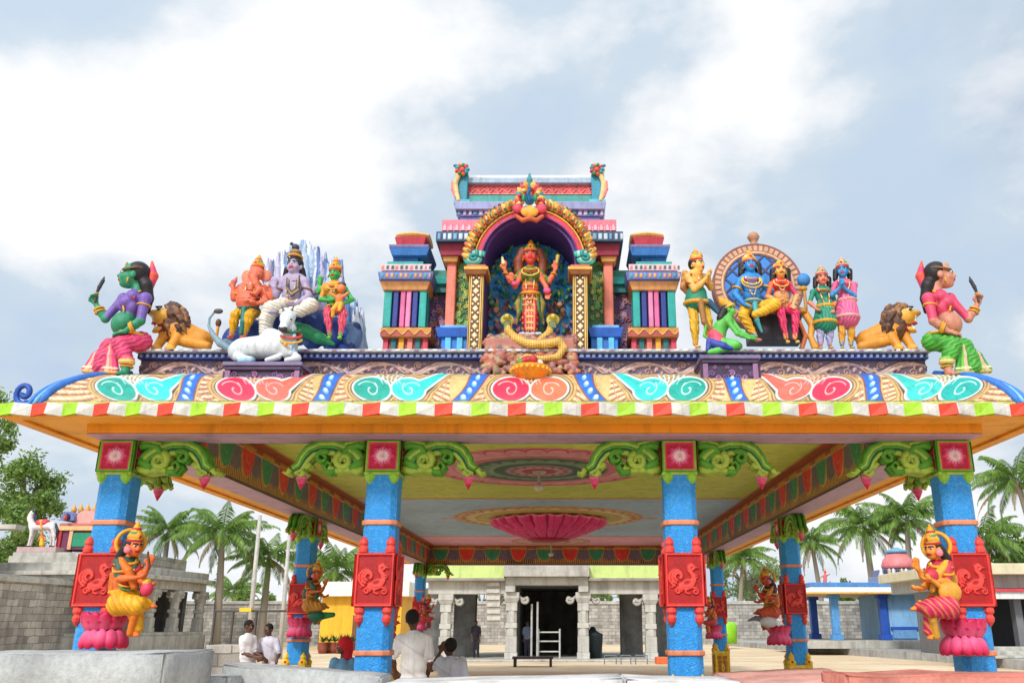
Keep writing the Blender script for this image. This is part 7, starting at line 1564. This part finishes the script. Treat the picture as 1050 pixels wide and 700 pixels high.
b = MB(); pb(b, 904, 590, 940, 598, Yg, 2.4, c(150,160,190)); pb(b, 906, 583, 938, 590, Yg+.2, 2.0, c(120,130,170)); b.build('tier', PAINT, gp, bevel=.03)
pg = at(921, 583, Yg+1.2); q = ppm(583, Yg); b = MB(); b.lathe(pg.x, pg.y, [(16*q, pg.z), (17*q, pg.z+3*q), (15*q, pg.z+9*q), (10*q, pg.z+15*q), (8*q, pg.z+16*q)], 20, col=c(226,130,130)); b.build('dome', PAINT, gp, True); b = MB(); b.lathe(pg.x, pg.y, [(11*q, pg.z+16*q), (12*q, pg.z+18*q), (6*q, pg.z+20*q), (2*q, pg.z+22*q)], 16, col=c(110,170,200)); b.build('finial', PAINT, gp, True)
rs = np.random.RandomState(3)
for i in range(9): b = MB(); p = at(904+i*4.3, 591, Yg-.1); b.lathe(p.x, p.y, [(.1, p.z-.1), (.16, p.z+.1), (.08, p.z+.3), (.1, p.z+.36), (.02, p.z+.48)], 8, col=((.8,.8,.78), c(60,60,90), c(220,190,150))[i % 3]); b.build('tiny_figure', PAINT, gp, True)
YR2 = 38.0; x0, x1 = at(986, 620, YR2).x, at(1200, 620, YR2).x; rb = empty('long_shed', ((x0+x1)/2, YR2+3, .34), 'low building with cream roof slab, red line and dark open front at the right edge', 'building')
b = MB(); b.box(x0-.6, x1, YR2-1.2, YR2+8, at(0, 590, YR2).z, at(0, 579, YR2).z, c(214,204,170)); b.build('roof_slab', WALLPAINT, rb, bevel=.03); b = MB(); b.box(x0, x1, YR2-.4, YR2+8, at(0, 603, YR2).z, at(0, 590, YR2).z-.004, c(176,178,176)); b.build('beam', WALLPAINT, rb)
b = MB(); b.box(x0-.3, x1, YR2-.9, YR2-.35, at(0, 607, YR2).z, at(0, 604, YR2).z, c(214,70,80)); b.build('red_line', PAINT, rb); b = MB(); b.box(x0-.3, x1, YR2-.8, YR2-.1, at(0, 614, YR2).z, at(0, 607, YR2).z-.004, c(232,232,230)); b.build('white_awning', WALLPAINT, rb)
b = MB(); b.box(x0+.2, x1, YR2+5, YR2+5.4, .35, at(0, 603, YR2).z-.01, c(40,40,46)); b.box(x0, x0+.4, YR2+.2, YR2+5, .35, at(0, 603, YR2).z-.01, c(110,110,112)); b.box(x0+2.2, x0+2.5, YR2, YR2+.4, .35, at(0,614,YR2).z-.01, c(120,120,124)); b.build('wall', WALLPAINT, rb); 
for k in range(3): b = MB(); b.box(x0-1.5+k*.2, x1, YR2-3+k*.8, YR2-2.2+k*.8, .345, .45+k*.14, (1,1,1)); tag(b.build('stone_step', STONE, bevel=.02), ('lowest', 'middle', 'top')[k]+' long grey step in front of the building at the right edge', 'step', 'steps at the right building')
rl = at(16, 540, 48); b = MB(); b.box(rl.x-9, rl.x, 48, 48.9, rl.z-.1, rl.z+.15, c(150,150,150)); b.build('roof', STONE, tag(empty('dark_shed', (rl.x-3, 50, 0)), 'dark shed with a flat grey roof at the left edge among trees', 'shed')); sh_ = [o for o in bpy.data.objects if o.name == 'dark_shed'][0]; b = MB(); b.box(rl.x-8, rl.x-1.6, 48.1, 48.8, 0, rl.z-.11, c(60,56,56)); b.build('wall', PAINT, sh_)
# low block, posts, poles, barrel
p0, p1 = at(208, 675, 20), at(247, 675, 20); b = MB(); b.box(p0.x, p1.x, 20, 21, 0, at(0, 661, 20).z, (1,1,1)); tag(b.build('stone_tank', BLOCKWALL, bevel=.02), 'grey block tank left of the two men in white', 'tank')
b = MB(); pA, pB = at(219, 640, 24), at(300, 640, 24); zt3 = at(0, 626, 24).z
fr = empty('scaffold', (pA.x, 24, 0), 'thin dark pipe scaffold standing behind the two men in white', 'scaffold')
for x in (219, 238, 262, 300): b = MB(); X = at(x, 640, 24).x; b.tube([(X, 24, 0), (X, 24, zt3)], .035, c(80,76,70)); b.build('post', PAINT, fr)
b = MB(); b.tube([(pA.x, 24, zt3), (pB.x, 24, zt3)], .03, c(80,76,70)); b.build('rail', PAINT, fr)
b = MB(); b.box(at(246,626,23.9).x, at(258,626,23.9).x, 23.85, 23.93, zt3-.02, zt3+.08, c(240,210,60)); b.build('yellow_tag', PAINT, fr)
for (x, yt, Y, lb) in ((257, 528, 40, 'tall pale pole behind the two men in white'), (290, 548, 44, 'tall pale pole beside the second left pillar')): p = at(x, 640, Y); b = MB(); b.tube([(p.x, Y, 0), (p.x-.1, Y, at(x, yt, Y).z)], [.12, .08], c(190,186,180)); tag(b.build('pole', PAINT, smooth=True), lb, 'pole')
p = at(745, 655, 62); b = MB(); b.lathe(p.x, p.y, [(.7, .34), (.75, 1.5), (.6, 1.7), (.2, 1.75)], 16, col=c(150,220,40)); tag(b.build('green_barrel', PAINT, smooth=True), 'bright green barrel against the right part of the compound wall', 'barrel')

# ================================================================== vegetation
def leafmat(name, c0, c1, tr=.35):
    m, t, b_ = principled(name, rough=.55, spec=.35); a = N('ShaderNodeAttribute', t, attribute_name='Col'); k = ramp(t, a.outputs['Fac'], [(0, (.30, .22, .11)), (.035, (.26, .20, .09)), (.06, c0), (1, c1)])
    g = N('ShaderNodeObjectInfo', t); t.links.new(k, b_.inputs['Base Color']); tr_ = N('ShaderNodeBsdfTranslucent', t); t.links.new(k, tr_.inputs[0]); mx = N('ShaderNodeMixShader', t); mx.inputs[0].default_value = tr
    t.links.new(b_.outputs[0], mx.inputs[1]); t.links.new(tr_.outputs[0], mx.inputs[2]); t.links.new(mx.outputs[0], t.nodes['Material Output'].inputs[0]); return m
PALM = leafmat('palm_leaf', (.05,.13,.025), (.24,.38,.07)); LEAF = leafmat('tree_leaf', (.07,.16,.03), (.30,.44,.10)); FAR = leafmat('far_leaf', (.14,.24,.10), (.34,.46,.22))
BARK, _t, _b = principled('bark', (.28,.24,.19), .95, .1); bump(_t, _b, noise(_t, 12, 4, .6, sc=(1,1,4)), .5, .03)
def palm_mesh(seed, n=30):
    rs = np.random.RandomState(seed); V = []; F = []; C = []
    def quad(a, b_, c_, d_, s): i = len(V); V.extend([a, b_, c_, d_]); F.append((i, i+1, i+2, i+3)); C.append(s)
    for i in range(n):
        az = i*2.399+rs.uniform(-.2, .2); el = 1.35-1.75*(i/n)**.9+rs.uniform(-.12, .12); L = rs.uniform(2.5, 3.2)*(1-.12*(i < 5)); dry = i > n-4
        p = Vector((0, 0, 0)); dirv = Vector((math.cos(az)*math.cos(el), math.sin(az)*math.cos(el), math.sin(el))); sd = dirv.cross(Vector((0,0,1))).normalized(); m = 22; prev = p.copy(); drop = rs.uniform(.8, 1.3)
        for k in range(1, m+1):
            f = k/m; e2 = el-drop*f**1.3*1.25; dv = Vector((math.cos(az)*math.cos(e2), math.sin(az)*math.cos(e2), math.sin(e2))); q = prev+dv*L/m; up = sd.cross(dv)
            w = .035*(1-f*.8); quad(prev-sd*w, prev+sd*w, q+sd*w, q-sd*w, .7)
            if f > .14:
                ll = (.62 if not dry else .42)*math.sin(min(1, (f-.1)*1.25)*math.pi*.82+.25)*(1+rs.uniform(-.12, .12))
                for s_ in (-1, 1):
                    for jj in (0, .5):
                        b0 = prev+(q-prev)*jj; t_ = (sd*s_*.8+dv*.55-Vector((0,0,1))*(.35+.5*f+rs.uniform(0, .35))).normalized(); mid = b0+t_*ll*.5; end = mid+(t_-Vector((0,0,.45))).normalized()*ll*.5; ww = dv*.032; sh = rs.uniform(.15, 1)*(.6 if el < 0 else 1)*(0 if dry else 1)
                        quad(b0-ww*.5, b0+ww*.5, mid+ww, mid-ww, sh); quad(mid-ww, mid+ww, end+ww*.1, end-ww*.1, sh)
            prev = q
    me = bpy.data.meshes.new('palm_crown'); me.from_pydata([tuple(v) for v in V], [], F); a = me.color_attributes.new('Col', 'FLOAT_COLOR', 'CORNER'); a.data.foreach_set('color', np.repeat(np.repeat(np.array(C), 4)[:, None], 4, 1).astype(np.float32).ravel()); me.materials.append(PALM); me.update(); return me
PM = [palm_mesh(s) for s in (1, 2, 3)]
def palm(px, py, Y, size, label, lean=0, v=0):
    p = at(px, py, Y); t = empty('palm_tree', (p.x+lean, Y, 0), label, 'palm tree', 'coconut palms around the compound'); o = bpy.data.objects.new('crown', PM[v % 3]); COL.objects.link(o); o.parent = t; o.location = (-lean, 0, p.z); o.scale = (size,)*3; o.rotation_euler.z = px*.37
    b = MB(); n = 12; b.tube([(p.x+lean*(1-(k/n)**1.4), Y, p.z*k/n+.05) for k in range(n+1)], [.24*size*(1-.45*k/n)+(.12 if k == 0 else 0) for k in range(n+1)], (1,1,1), 8); b.build('trunk', BARK, t, True)
    b = MB(); rs = np.random.RandomState(int(px))
    for i in range(9): a = rs.uniform(0, 6.3); b.ball((p.x+.3*size*math.cos(a), Y+.3*size*math.sin(a), p.z-.25-rs.uniform(0, .3)), .15*size, c(120,140,50), 8, 6)
    b.build('coconut', PAINT, t, True)
for k, a in enumerate(((173, 545, 66, 1.12, 'palm tree just right of the leftmost pillar'), (228, 548, 62, 1.35, 'full palm tree second from the left, above the grey wall', .4), (276, 572, 66, 1.3, 'palm tree behind the tall pale pole'), (345, 585, 64, 1.3, 'bright palm tree behind the yellow house', -.3),
    (240, 606, 95, 1.1, 'low distant palm tree below the second palm from the left'), (886, 540, 66, 1.35, 'palm tree above the blue pavilion roof', .3), (930, 532, 64, 1.25, 'palm tree left of the rightmost statue', -.5), (1042, 492, 46, 1.0, 'large palm tree at the right edge above the long building', 1.0),
    (832, 556, 78, 1.2, 'palm tree right of the second right pillar, thin leaning trunk', .6), (762, 572, 88, 1.2, 'thin distant palm tree between the two right rear pillars', -.8), (1008, 552, 60, 1.2, 'palm tree partly behind the rightmost pillar'))): palm(*a[:5], lean=a[5] if len(a) > 5 else 0, v=k)
def tree(px, py, Y, rx, ry, label, n=5200, base=0, mat=None, seed=0, name='leafy_tree', leaf=.16, dens=26, cat='tree', group=None, tall=None):
    """crown centred on the photo position, radii in metres"""
    rs = np.random.RandomState(seed+int(abs(px)*3)); p = at(px, py, Y); t = empty(name, (p.x, Y, base), label, cat, group); C0 = np.array(p)
    b = MB(); zt = p.z-ry*.2; b.tube([(p.x+.3*math.sin(k*1.3), Y, base+(zt-base)*k/5) for k in range(6)], [.05*ry+.10*(1-k/7)*ry*.9 for k in range(6)], (1,1,1), 8); cl = []
    for i in range(dens):
        u = rs.normal(size=3); u /= np.linalg.norm(u); r = rs.uniform(.35, 1)**.6; q = C0+u*r*np.array([rx, rx*.8, ry]); cl.append((q, rs.uniform(.22, .42)*min(rx, ry)))
        if i < 12: b.tube([(p.x, Y, base+(zt-base)*rs.uniform(.6, 1)), tuple((q+C0)/2+rs.uniform(-.2, .2, 3)), tuple(q)], [.06*ry, .035*ry, .012*ry], (1,1,1), 5)
    b.build('trunk', BARK, t, True)
    k = rs.randint(len(cl), size=n); cc = np.array([cl[i][0] for i in k]); rr = np.array([cl[i][1] for i in k]); u = rs.normal(size=(n, 3)); u /= np.linalg.norm(u, axis=1)[:, None]
    P = cc+u*(rr*rs.uniform(.3, 1.15, n))[:, None]; a = rs.normal(size=(n, 3)); a /= np.linalg.norm(a, axis=1)[:, None]; b2 = np.cross(a, u+.001); b2 /= np.linalg.norm(b2, axis=1)[:, None]; L = leaf*rs.uniform(.6, 1.4, n)[:, None]
    V = np.stack([P-a*L, P-b2*L*.5, P+a*L, P+b2*L*.5], 1).reshape(-1, 3); Fc = np.arange(4*n).reshape(n, 4); sh = np.repeat(np.clip(rs.uniform(0, 1, n)*.7+.3*rs.rand(len(cl))[k], 0, 1), 4)
    link_mesh('crown', V, Fc, mat or LEAF, t, np.repeat(sh[:, None], 3, 1)); return t
tree(28, 505, 80, 3.4, 3.2, 'large light green tree above the white horse statue', 9000, seed=1, leaf=.17, dens=34)
tree(-14, 545, 66, 3.4, 2.6, 'dark green tree at the left edge beside the dark shed', 6000, seed=2)
tree(-12, 440, 50, 1.6, 2.2, 'tree branch mass at the left edge under the eave corner', 2600, seed=3, leaf=.13)
tree(22, 562, 72, 2.2, 1.8, 'low bright green bush left of the white horse', 3000, seed=4)
tree(1030, 562, 62, 2.0, 1.4, 'low green tree above the cream roof at the right edge', 3500, seed=5)
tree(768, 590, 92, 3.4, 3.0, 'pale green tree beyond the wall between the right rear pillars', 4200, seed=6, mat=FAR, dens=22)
tree(868, 604, 84, 3.6, 1.1, 'dark hedge-like tree showing above the wall under the blue roof', 4200, seed=7)
tree(496, 612, 88, 2.6, 1.3, 'green bush over the wall seen through the left bay of the hall', 3000, seed=8)
tree(622, 612, 88, 2.8, 1.2, 'green bush over the wall seen through the right bay of the hall', 3000, seed=9)
tree(262, 612, 92, 2.6, 1.1, 'green bush over the wall behind the two men in white', 2500, seed=10)
for k, (px, py, Y) in enumerate(((-260, 560, 95), (-140, 575, 100), (1180, 560, 95), (1300, 555, 100))): tree(px, py, Y, 6, 5, ('far tree beyond the left edge, outer one', 'far tree beyond the left edge, inner one', 'far tree beyond the right edge, inner one', 'far tree beyond the right edge, outer one')[k], 5000, seed=20+k, leaf=.3)
# distant wooded skyline
rs = np.random.RandomState(77); n = 30000; az = rs.uniform(-1.3, 1.3, n); R0 = 330+40*rs.rand(n); hgt = (5+2.5*np.sin(az*23)+2*np.sin(az*61+1)+1.5*np.sin(az*131))*rs.rand(n)**.6
P = np.stack([R0*np.sin(az), R0*np.cos(az), hgt], 1); a = rs.normal(size=(n, 3)); a /= np.linalg.norm(a, axis=1)[:, None]; u = rs.normal(size=(n, 3)); b2 = np.cross(a, u); b2 /= np.linalg.norm(b2, axis=1)[:, None]; L = rs.uniform(.6, 1.5, n)[:, None]
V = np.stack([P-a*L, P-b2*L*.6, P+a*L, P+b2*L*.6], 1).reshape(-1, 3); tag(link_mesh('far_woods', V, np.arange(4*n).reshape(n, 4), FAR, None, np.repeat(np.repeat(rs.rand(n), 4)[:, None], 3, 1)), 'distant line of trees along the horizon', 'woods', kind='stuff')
# ================================================================== people and foreground
BSK = c(96, 62, 46)
def row_of(z, Y): return 350+FOC*math.tan(PITCH-math.atan2(z-EYE, Y))
def person(px, foot_y, Y, hh, label, pose, shirt, trousers, face, hair=True, sk=BSK, cloth2=None, extra=None):
    """standing figure, hh = height in photo px; offsets in units of body height"""
    F = Fig('person', Y, (px, foot_y), label, 'person', mat=CLOTH, res=max(.5, hh/170), H=hh/7.5); H = hh/7.5; F.s = ppm(660, Y); hm = hh*F.s; z0p = F.o.z
    y = lambda f: row_of(z0p+hm*f, Y); f = nrm(face); r = np.cross(f, (0, 0, 1)); 
    def pt(dx, fy, d=0): return (px+dx*hh, y(fy), d*hh)
    k = F.res*.9
    F.part('body', .08*H+.6, k, SKIN); F.torso(pt(*pose['neck']), pt(*pose['chest']), pt(*pose['waist']), pt(*pose['hip']), hh*.108, sk, shirt, f=f); F.head(pt(*pose['head']), H, f, sk, eyes=hh > 60, lips=c(120,60,55)); F.part('body')
    sh, el, ha = pose['arms'][0]; F.arm(pt(*sh), pt(*el), pt(*ha), hh*.027, sk, shirt, L=H*.7, hn=-f); sh, el, ha = pose['arms'][1]; F.arm(pt(*sh), pt(*el), pt(*ha), hh*.027, sk, shirt, L=H*.7, hn=-f)
    for (hp, kn, ft) in pose['legs']: F.leg(pt(*hp), pt(*kn), pt(*ft), hh*.045, sk); F.foot(F.P(pt(*ft)), f*A3((1,1,0)), hh*.035, sk)
    F.part('shirt', .1*H+.6, k, CLOTH); sc_ = lambda V: np.where((np.sin(V[:, :1]*3/H+V[:, 2:]*5/H) > .93), A3(shirt)*.85, A3(shirt)); n_, ch, wa, hi = [F.P(pt(*pose[q])) for q in ('neck', 'chest', 'waist', 'hip')]; u = nrm(n_-hi)
    F.e(ch+u*.15*H, (hh*.115, hh*.072, hh*.09), sc_, f, u); F.c(ch, wa, hh*.088, hh*.085, sc_); F.e(wa, (hh*.10, hh*.078, hh*.09), sc_, f, u); F.e(hi, (hh*.104, hh*.082, hh*.07), sc_, f, u); F.c(ch+u*.3*H, n_-u*.25*H, hh*.06, hh*.04, sc_)
    for (sh, el, ha) in pose['arms']: a_, b_ = F.P(pt(*sh)), F.P(pt(*el)); F.c(a_, a_+(b_-a_)*.72, hh*.04, hh*.036, sc_)
    F.part('trousers', .08*H+.5, k, CLOTH)
    for (hp, kn, ft) in pose['legs']: a_, b_, d_ = F.P(pt(*hp)), F.P(pt(*kn)), F.P(pt(*ft)); F.c(a_, b_, hh*.06, hh*.044, trousers); F.c(b_, b_+(d_-b_)*.93, hh*.044, hh*.036, trousers)
    F.e(hi-u*.15*H, (hh*.098, hh*.078, hh*.05), trousers, f, u)
    if hair: F.hair(pt(*pose['head']), H, f, (.01, .009, .009)); F.k['hair'] = (F.k['hair'][0], k, CLOTH)
    if extra: extra(F, pt, H, f, k)
    return F.finish()
stand = dict(head=(0, .935, 0), neck=(0, .865), chest=(0, .75), waist=(0, .61), hip=(0, .52), arms=[((-.095, .80), (-.125, .63), (-.10, .50, .02)), ((.095, .80), (.125, .63), (.10, .50, .02))], legs=[((-.045, .5), (-.05, .27, .01), (-.05, .03)), ((.045, .5), (.05, .27, .01), (.055, .03))])
def ground_y(Y): # photo row of the ground at distance Y
    a = PITCH+math.atan2(EYE, Y); return 350+FOC*math.tan(a)
def hpx(m, Y, py=660): return m/ppm(py, Y)
WS_ = c(232, 232, 240)
pA = dict(stand); pA['arms'] = [((-.06, .80, .05), (-.05, .64, .08), (.10, .60, .10)), ((.07, .80, -.03), (.09, .65, .02), (.16, .61, .05))]; pA['head'] = (.02, .935, .01)
person(254, ground_y(17.6), 17.6, hpx(1.66, 17.6), 'man in a white shirt and trousers seen side on, the left of the pair', pA, WS_, WS_, nrm((1, -.25, -.25)))
pB = dict(stand); pB['arms'] = [((-.085, .80, .02), (-.11, .66, .05), (-.06, .60, .13)), ((.085, .80, .02), (.12, .65, .05), (.10, .60, .12))]; pB['head'] = (-.01, .93, .03)
person(276, ground_y(17.9), 17.9, hpx(1.60, 17.9), 'man in a white shirt looking down, the right of the pair', pB, c(226,226,244), c(230,226,240), nrm((-.35, -1, -.4)))
pC = dict(stand); pC['arms'] = [((-.10, .80, 0), (-.155, .66, .0), (-.135, .575, -.05)), ((.10, .80, 0), (.125, .64, .0), (.10, .53, -.06))]; pC['head'] = (-.005, .94, 0)
person(424, ground_y(12.0), 12.0, hpx(1.76, 12.0), 'man in a white shirt and dark trousers standing with his back to the camera', pC, c(246,246,248), c(50,54,62), nrm((.15, 1, -.1)))
def seated(px, Y, hgt, label, shirt, trousers, face, headpos, armA, armB, cap=None, hood=None, mat=None):
    """person on a chair; hgt standing height in metres"""
    gy = ground_y(Y); hh = hpx(hgt, Y); f = nrm(face); dx, dd = f[0], -f[1]
    hipz, = (.27,); s = lambda a, z, b=0: (a, z, b)
    P_ = dict(head=headpos, neck=(headpos[0]*.6, .70, 0), chest=(headpos[0]*.4, .58), waist=(0, .44), hip=(0, .335), arms=[armA, armB],
              legs=[((-.05, .31), (-.05+dx*.24, .29, dd*.24), (-.05+dx*.24, .03, dd*.24)), ((.05, .31), (.05+dx*.24, .29, dd*.24), (.05+dx*.26, .03, dd*.24))])
    def ex(F, pt, H, f, k):
        if hood: F.part('head_scarf', .8, k, CLOTH); p = F.P(pt(*headpos)); F.e(p+A3((0, 0, .12*H))-f*.12*H, (.46*H, .5*H, .5*H), hood, f); F.chain([p-f*.3*H, p-f*.35*H-A3((0,0,.7*H))], [.35*H, .3*H], hood)
    person(px, gy, Y, hh, label, P_, shirt, trousers, face, extra=ex)
    # plastic chair
    q = at(px, gy, Y); t = empty('plastic_chair', (q.x, Y, 0), None, 'chair', 'plastic chairs under the pavilion'); fx, fy = f[0], f[1]; l = math.hypot(fx, fy); fx, fy = fx/l, fy/l; sx, sy = -fy, fx
    W_ = lambda a, w, z: (q.x+fx*a+sx*w, Y+fy*a+sy*w, z); CH = c(30, 30, 34)
    b = MB(); b.prism([W_(-.22, -.22, .40), W_(.24, -.22, .42), W_(.24, .22, .42), W_(-.22, .22, .40)], [W_(-.22, -.22, .425), W_(.24, -.22, .445), W_(.24, .22, .445), W_(-.22, .22, .425)], CH); b.build('seat', PAINT, t, bevel=.01)
    b = MB(); b.prism([W_(-.24, -.22, .43), W_(-.21, -.22, .43), W_(-.21, .22, .43), W_(-.24, .22, .43)], [W_(-.36, -.2, .88), W_(-.33, -.2, .88), W_(-.33, .2, .88), W_(-.36, .2, .88)], CH); b.build('backrest', PAINT, t, bevel=.01)
    for a, w in ((-.2, -.2), (-.2, .2), (.22, -.2), (.22, .2)): b = MB(); b.tube([W_(a*1.15, w*1.1, 0), W_(a, w, .40)], [.02, .026], CH); b.build('leg', PAINT, t)
    for w in (-.25, .25): b = MB(); b.tube([W_(.22, w, .42), W_(.2, w*1.05, .64), W_(-.28, w*1.05, .66)], .02, CH); b.build('armrest', PAINT, t)
    return t
tag(seated(462, 12.6, 1.70, 'dark-haired seated man in a pale blue-white shirt holding his head', c(226,230,248), c(60,60,70), nrm((-.6, .75, .1)), (-.01, .765, .02), ((-.09, .665, .02), (-.15, .60, .03), (-.08, .735, .04)), ((.09, .655, 0), (.12, .50, .02), (.04, .42, .1))), 'black plastic chair under the man holding his head')
tag(seated(352, 13.4, 1.62, 'seated person in a pale blue top with a red head scarf', c(120,176,226), c(60,70,110), nrm((-1, -.35, -.1)), (-.0, .80, .02), ((-.08, .665, .03), (-.12, .52, .06), (-.16, .45, .08)), ((.08, .665, 0), (.02, .5, .1), (-.12, .44, .12)), hood=c(214,30,50)), 'black plastic chair under the person in a red head scarf')
pD = dict(stand); person(488, row_of(zp, 43.2), 43.2, hpx(1.68, 43.2), 'dark-clothed person standing in the left bay of the stone hall', pD, c(40,36,44), c(40,40,50), nrm((.3, -1, 0)))
person(541, row_of(zp, 44.0), 44.0, hpx(1.65, 44.0), 'person in a blue-grey shirt inside the dark doorway of the hall', pD, c(130,140,170), c(60,60,80), nrm((.2, -1, 0)))
# ---- rough stone blocks in front of the camera
def block(name, p, Y, dep, label, mat, ytop_l, ytop_r, x0, x1, back=0, chip=.02, seed=1, cat='block'):
    zl_, zr_ = at(0, ytop_l, Y+dep).z, at(0, ytop_r, Y+dep).z; X0, X1 = at(x0, ytop_l, Y).x, at(x1, ytop_r, Y).x
    bm = bmesh.new(); V = [bm.verts.new(v) for v in ((X0, Y, 0), (X1, Y, 0), (X1, Y+dep, 0), (X0, Y+dep, 0), (X0, Y, zl_), (X1, Y, zr_), (X1, Y+dep, zr_+back), (X0, Y+dep, zl_+back))]
    for f in ((3,2,1,0),(4,5,6,7),(0,1,5,4),(1,2,6,5),(2,3,7,6),(3,0,4,7)): bm.faces.new([V[i] for i in f])
    bmesh.ops.bevel(bm, geom=bm.edges[:], offset=.014, segments=2, affect='EDGES'); bmesh.ops.triangulate(bm, faces=bm.faces[:]); bmesh.ops.subdivide_edges(bm, edges=bm.edges[:], cuts=6, use_grid_fill=True)
    rs = np.random.RandomState(seed); ph = rs.uniform(0, 6, 9)
    for v in bm.verts:
        x, y, z = v.co; v.co += Vector((math.sin(y*9+ph[0])*math.sin(z*7+ph[1]), math.sin(x*6+ph[2])*math.sin(z*8+ph[3]), math.sin(x*5+ph[4])*math.sin(y*9+ph[5])+.5*math.sin(x*17+ph[6])))*chip*.6
    me = bpy.data.meshes.new(name); bm.to_mesh(me); bm.free(); me.materials.append(mat); o = bpy.data.objects.new(name, me); COL.objects.link(o); me.polygons.foreach_set('use_smooth', np.ones(len(me.polygons), bool)); 
    cx_, cy_ = (X0+X1)/2, Y+dep/2; me.transform(Matrix.Translation((-cx_, -cy_, 0))); o.location = (cx_, cy_, 0); return tag(o, label, cat, 'stone blocks in the foreground')
def pit(m):
    t = m.node_tree; b = t.nodes['Principled BSDF']; h = mathn(t, 'ADD', mathn(t, 'MULTIPLY', noise(t, 7, 8, .75), 1.5), noise(t, 60, 4, .7)); bump(t, b, h, .7, .03); return m
G1 = make_stone('cut_stone', (.62,.635,.63), (.46,.48,.485)); pit(G1); G2 = make_stone('white_stone', (.74,.74,.74), (.6,.6,.6)); G3 = make_stone('pink_stone', (.66,.26,.20), (.50,.15,.12)); G4 = make_stone('rose_stone', (.74,.38,.32), (.6,.30,.25))
block('stone_block', 0, 6.6, .9, 'large grey cut stone block at the bottom left', G1, 666.5, 665.5, -60, 171, .0, .012, 1)
block('stone_block', 0, 7.6, .7, 'grey stone block right of the large bottom left block', G1, 690, 688.5, 172, 233, 0, .015, 2)
block('stone_slab', 0, 8.0, .5, 'pale grey stone slab tilted down in front of the second left pillar', G1, 678, 689.5, 228, 391, .0, .012, 3, 'slab')
block('stone_slab', 0, 7.8, .8, 'long white stone slab along the bottom centre', G2, 694.5, 689.5, 392, 640, 0, .008, 4, 'slab')
block('stone_slab', 0, 7.7, .8, 'off-white slab along the bottom between the right inner pillar and the pink slab', G2, 690.5, 693, 641, 760, 0, .008, 5, 'slab')
block('stone_slab', 0, 7.5, 1.6, 'flat rose coloured stone slab at the bottom right', G4, 691, 686.5, 761, 900, .02, .012, 6, 'slab')
block('stone_block', 0, 6.9, .7, 'rough red-pink stone block in the bottom right corner', G3, 687, 687.5, 868, 1110, 0, .02, 7)
# small rubble by the tank
rs = np.random.RandomState(3)
for i in range(16):
    p = at(178+rs.uniform(0, 52), 684, 15+rs.uniform(-1.5, 2)); r = rs.uniform(.06, .13); b = MB(); b.ball((p.x, p.y, r*.6), (r*1.3, r, r*.75), (c(176,150,140), c(150,140,135), c(196,120,100))[i % 3], 7, 5); tag(b.build('rubble_stone', STONE), 'small broken '+('pinkish', 'grey', 'reddish')[i % 3]+' stone lying on the sand left of the grey tank', 'stone', 'rubble stones on the sand')
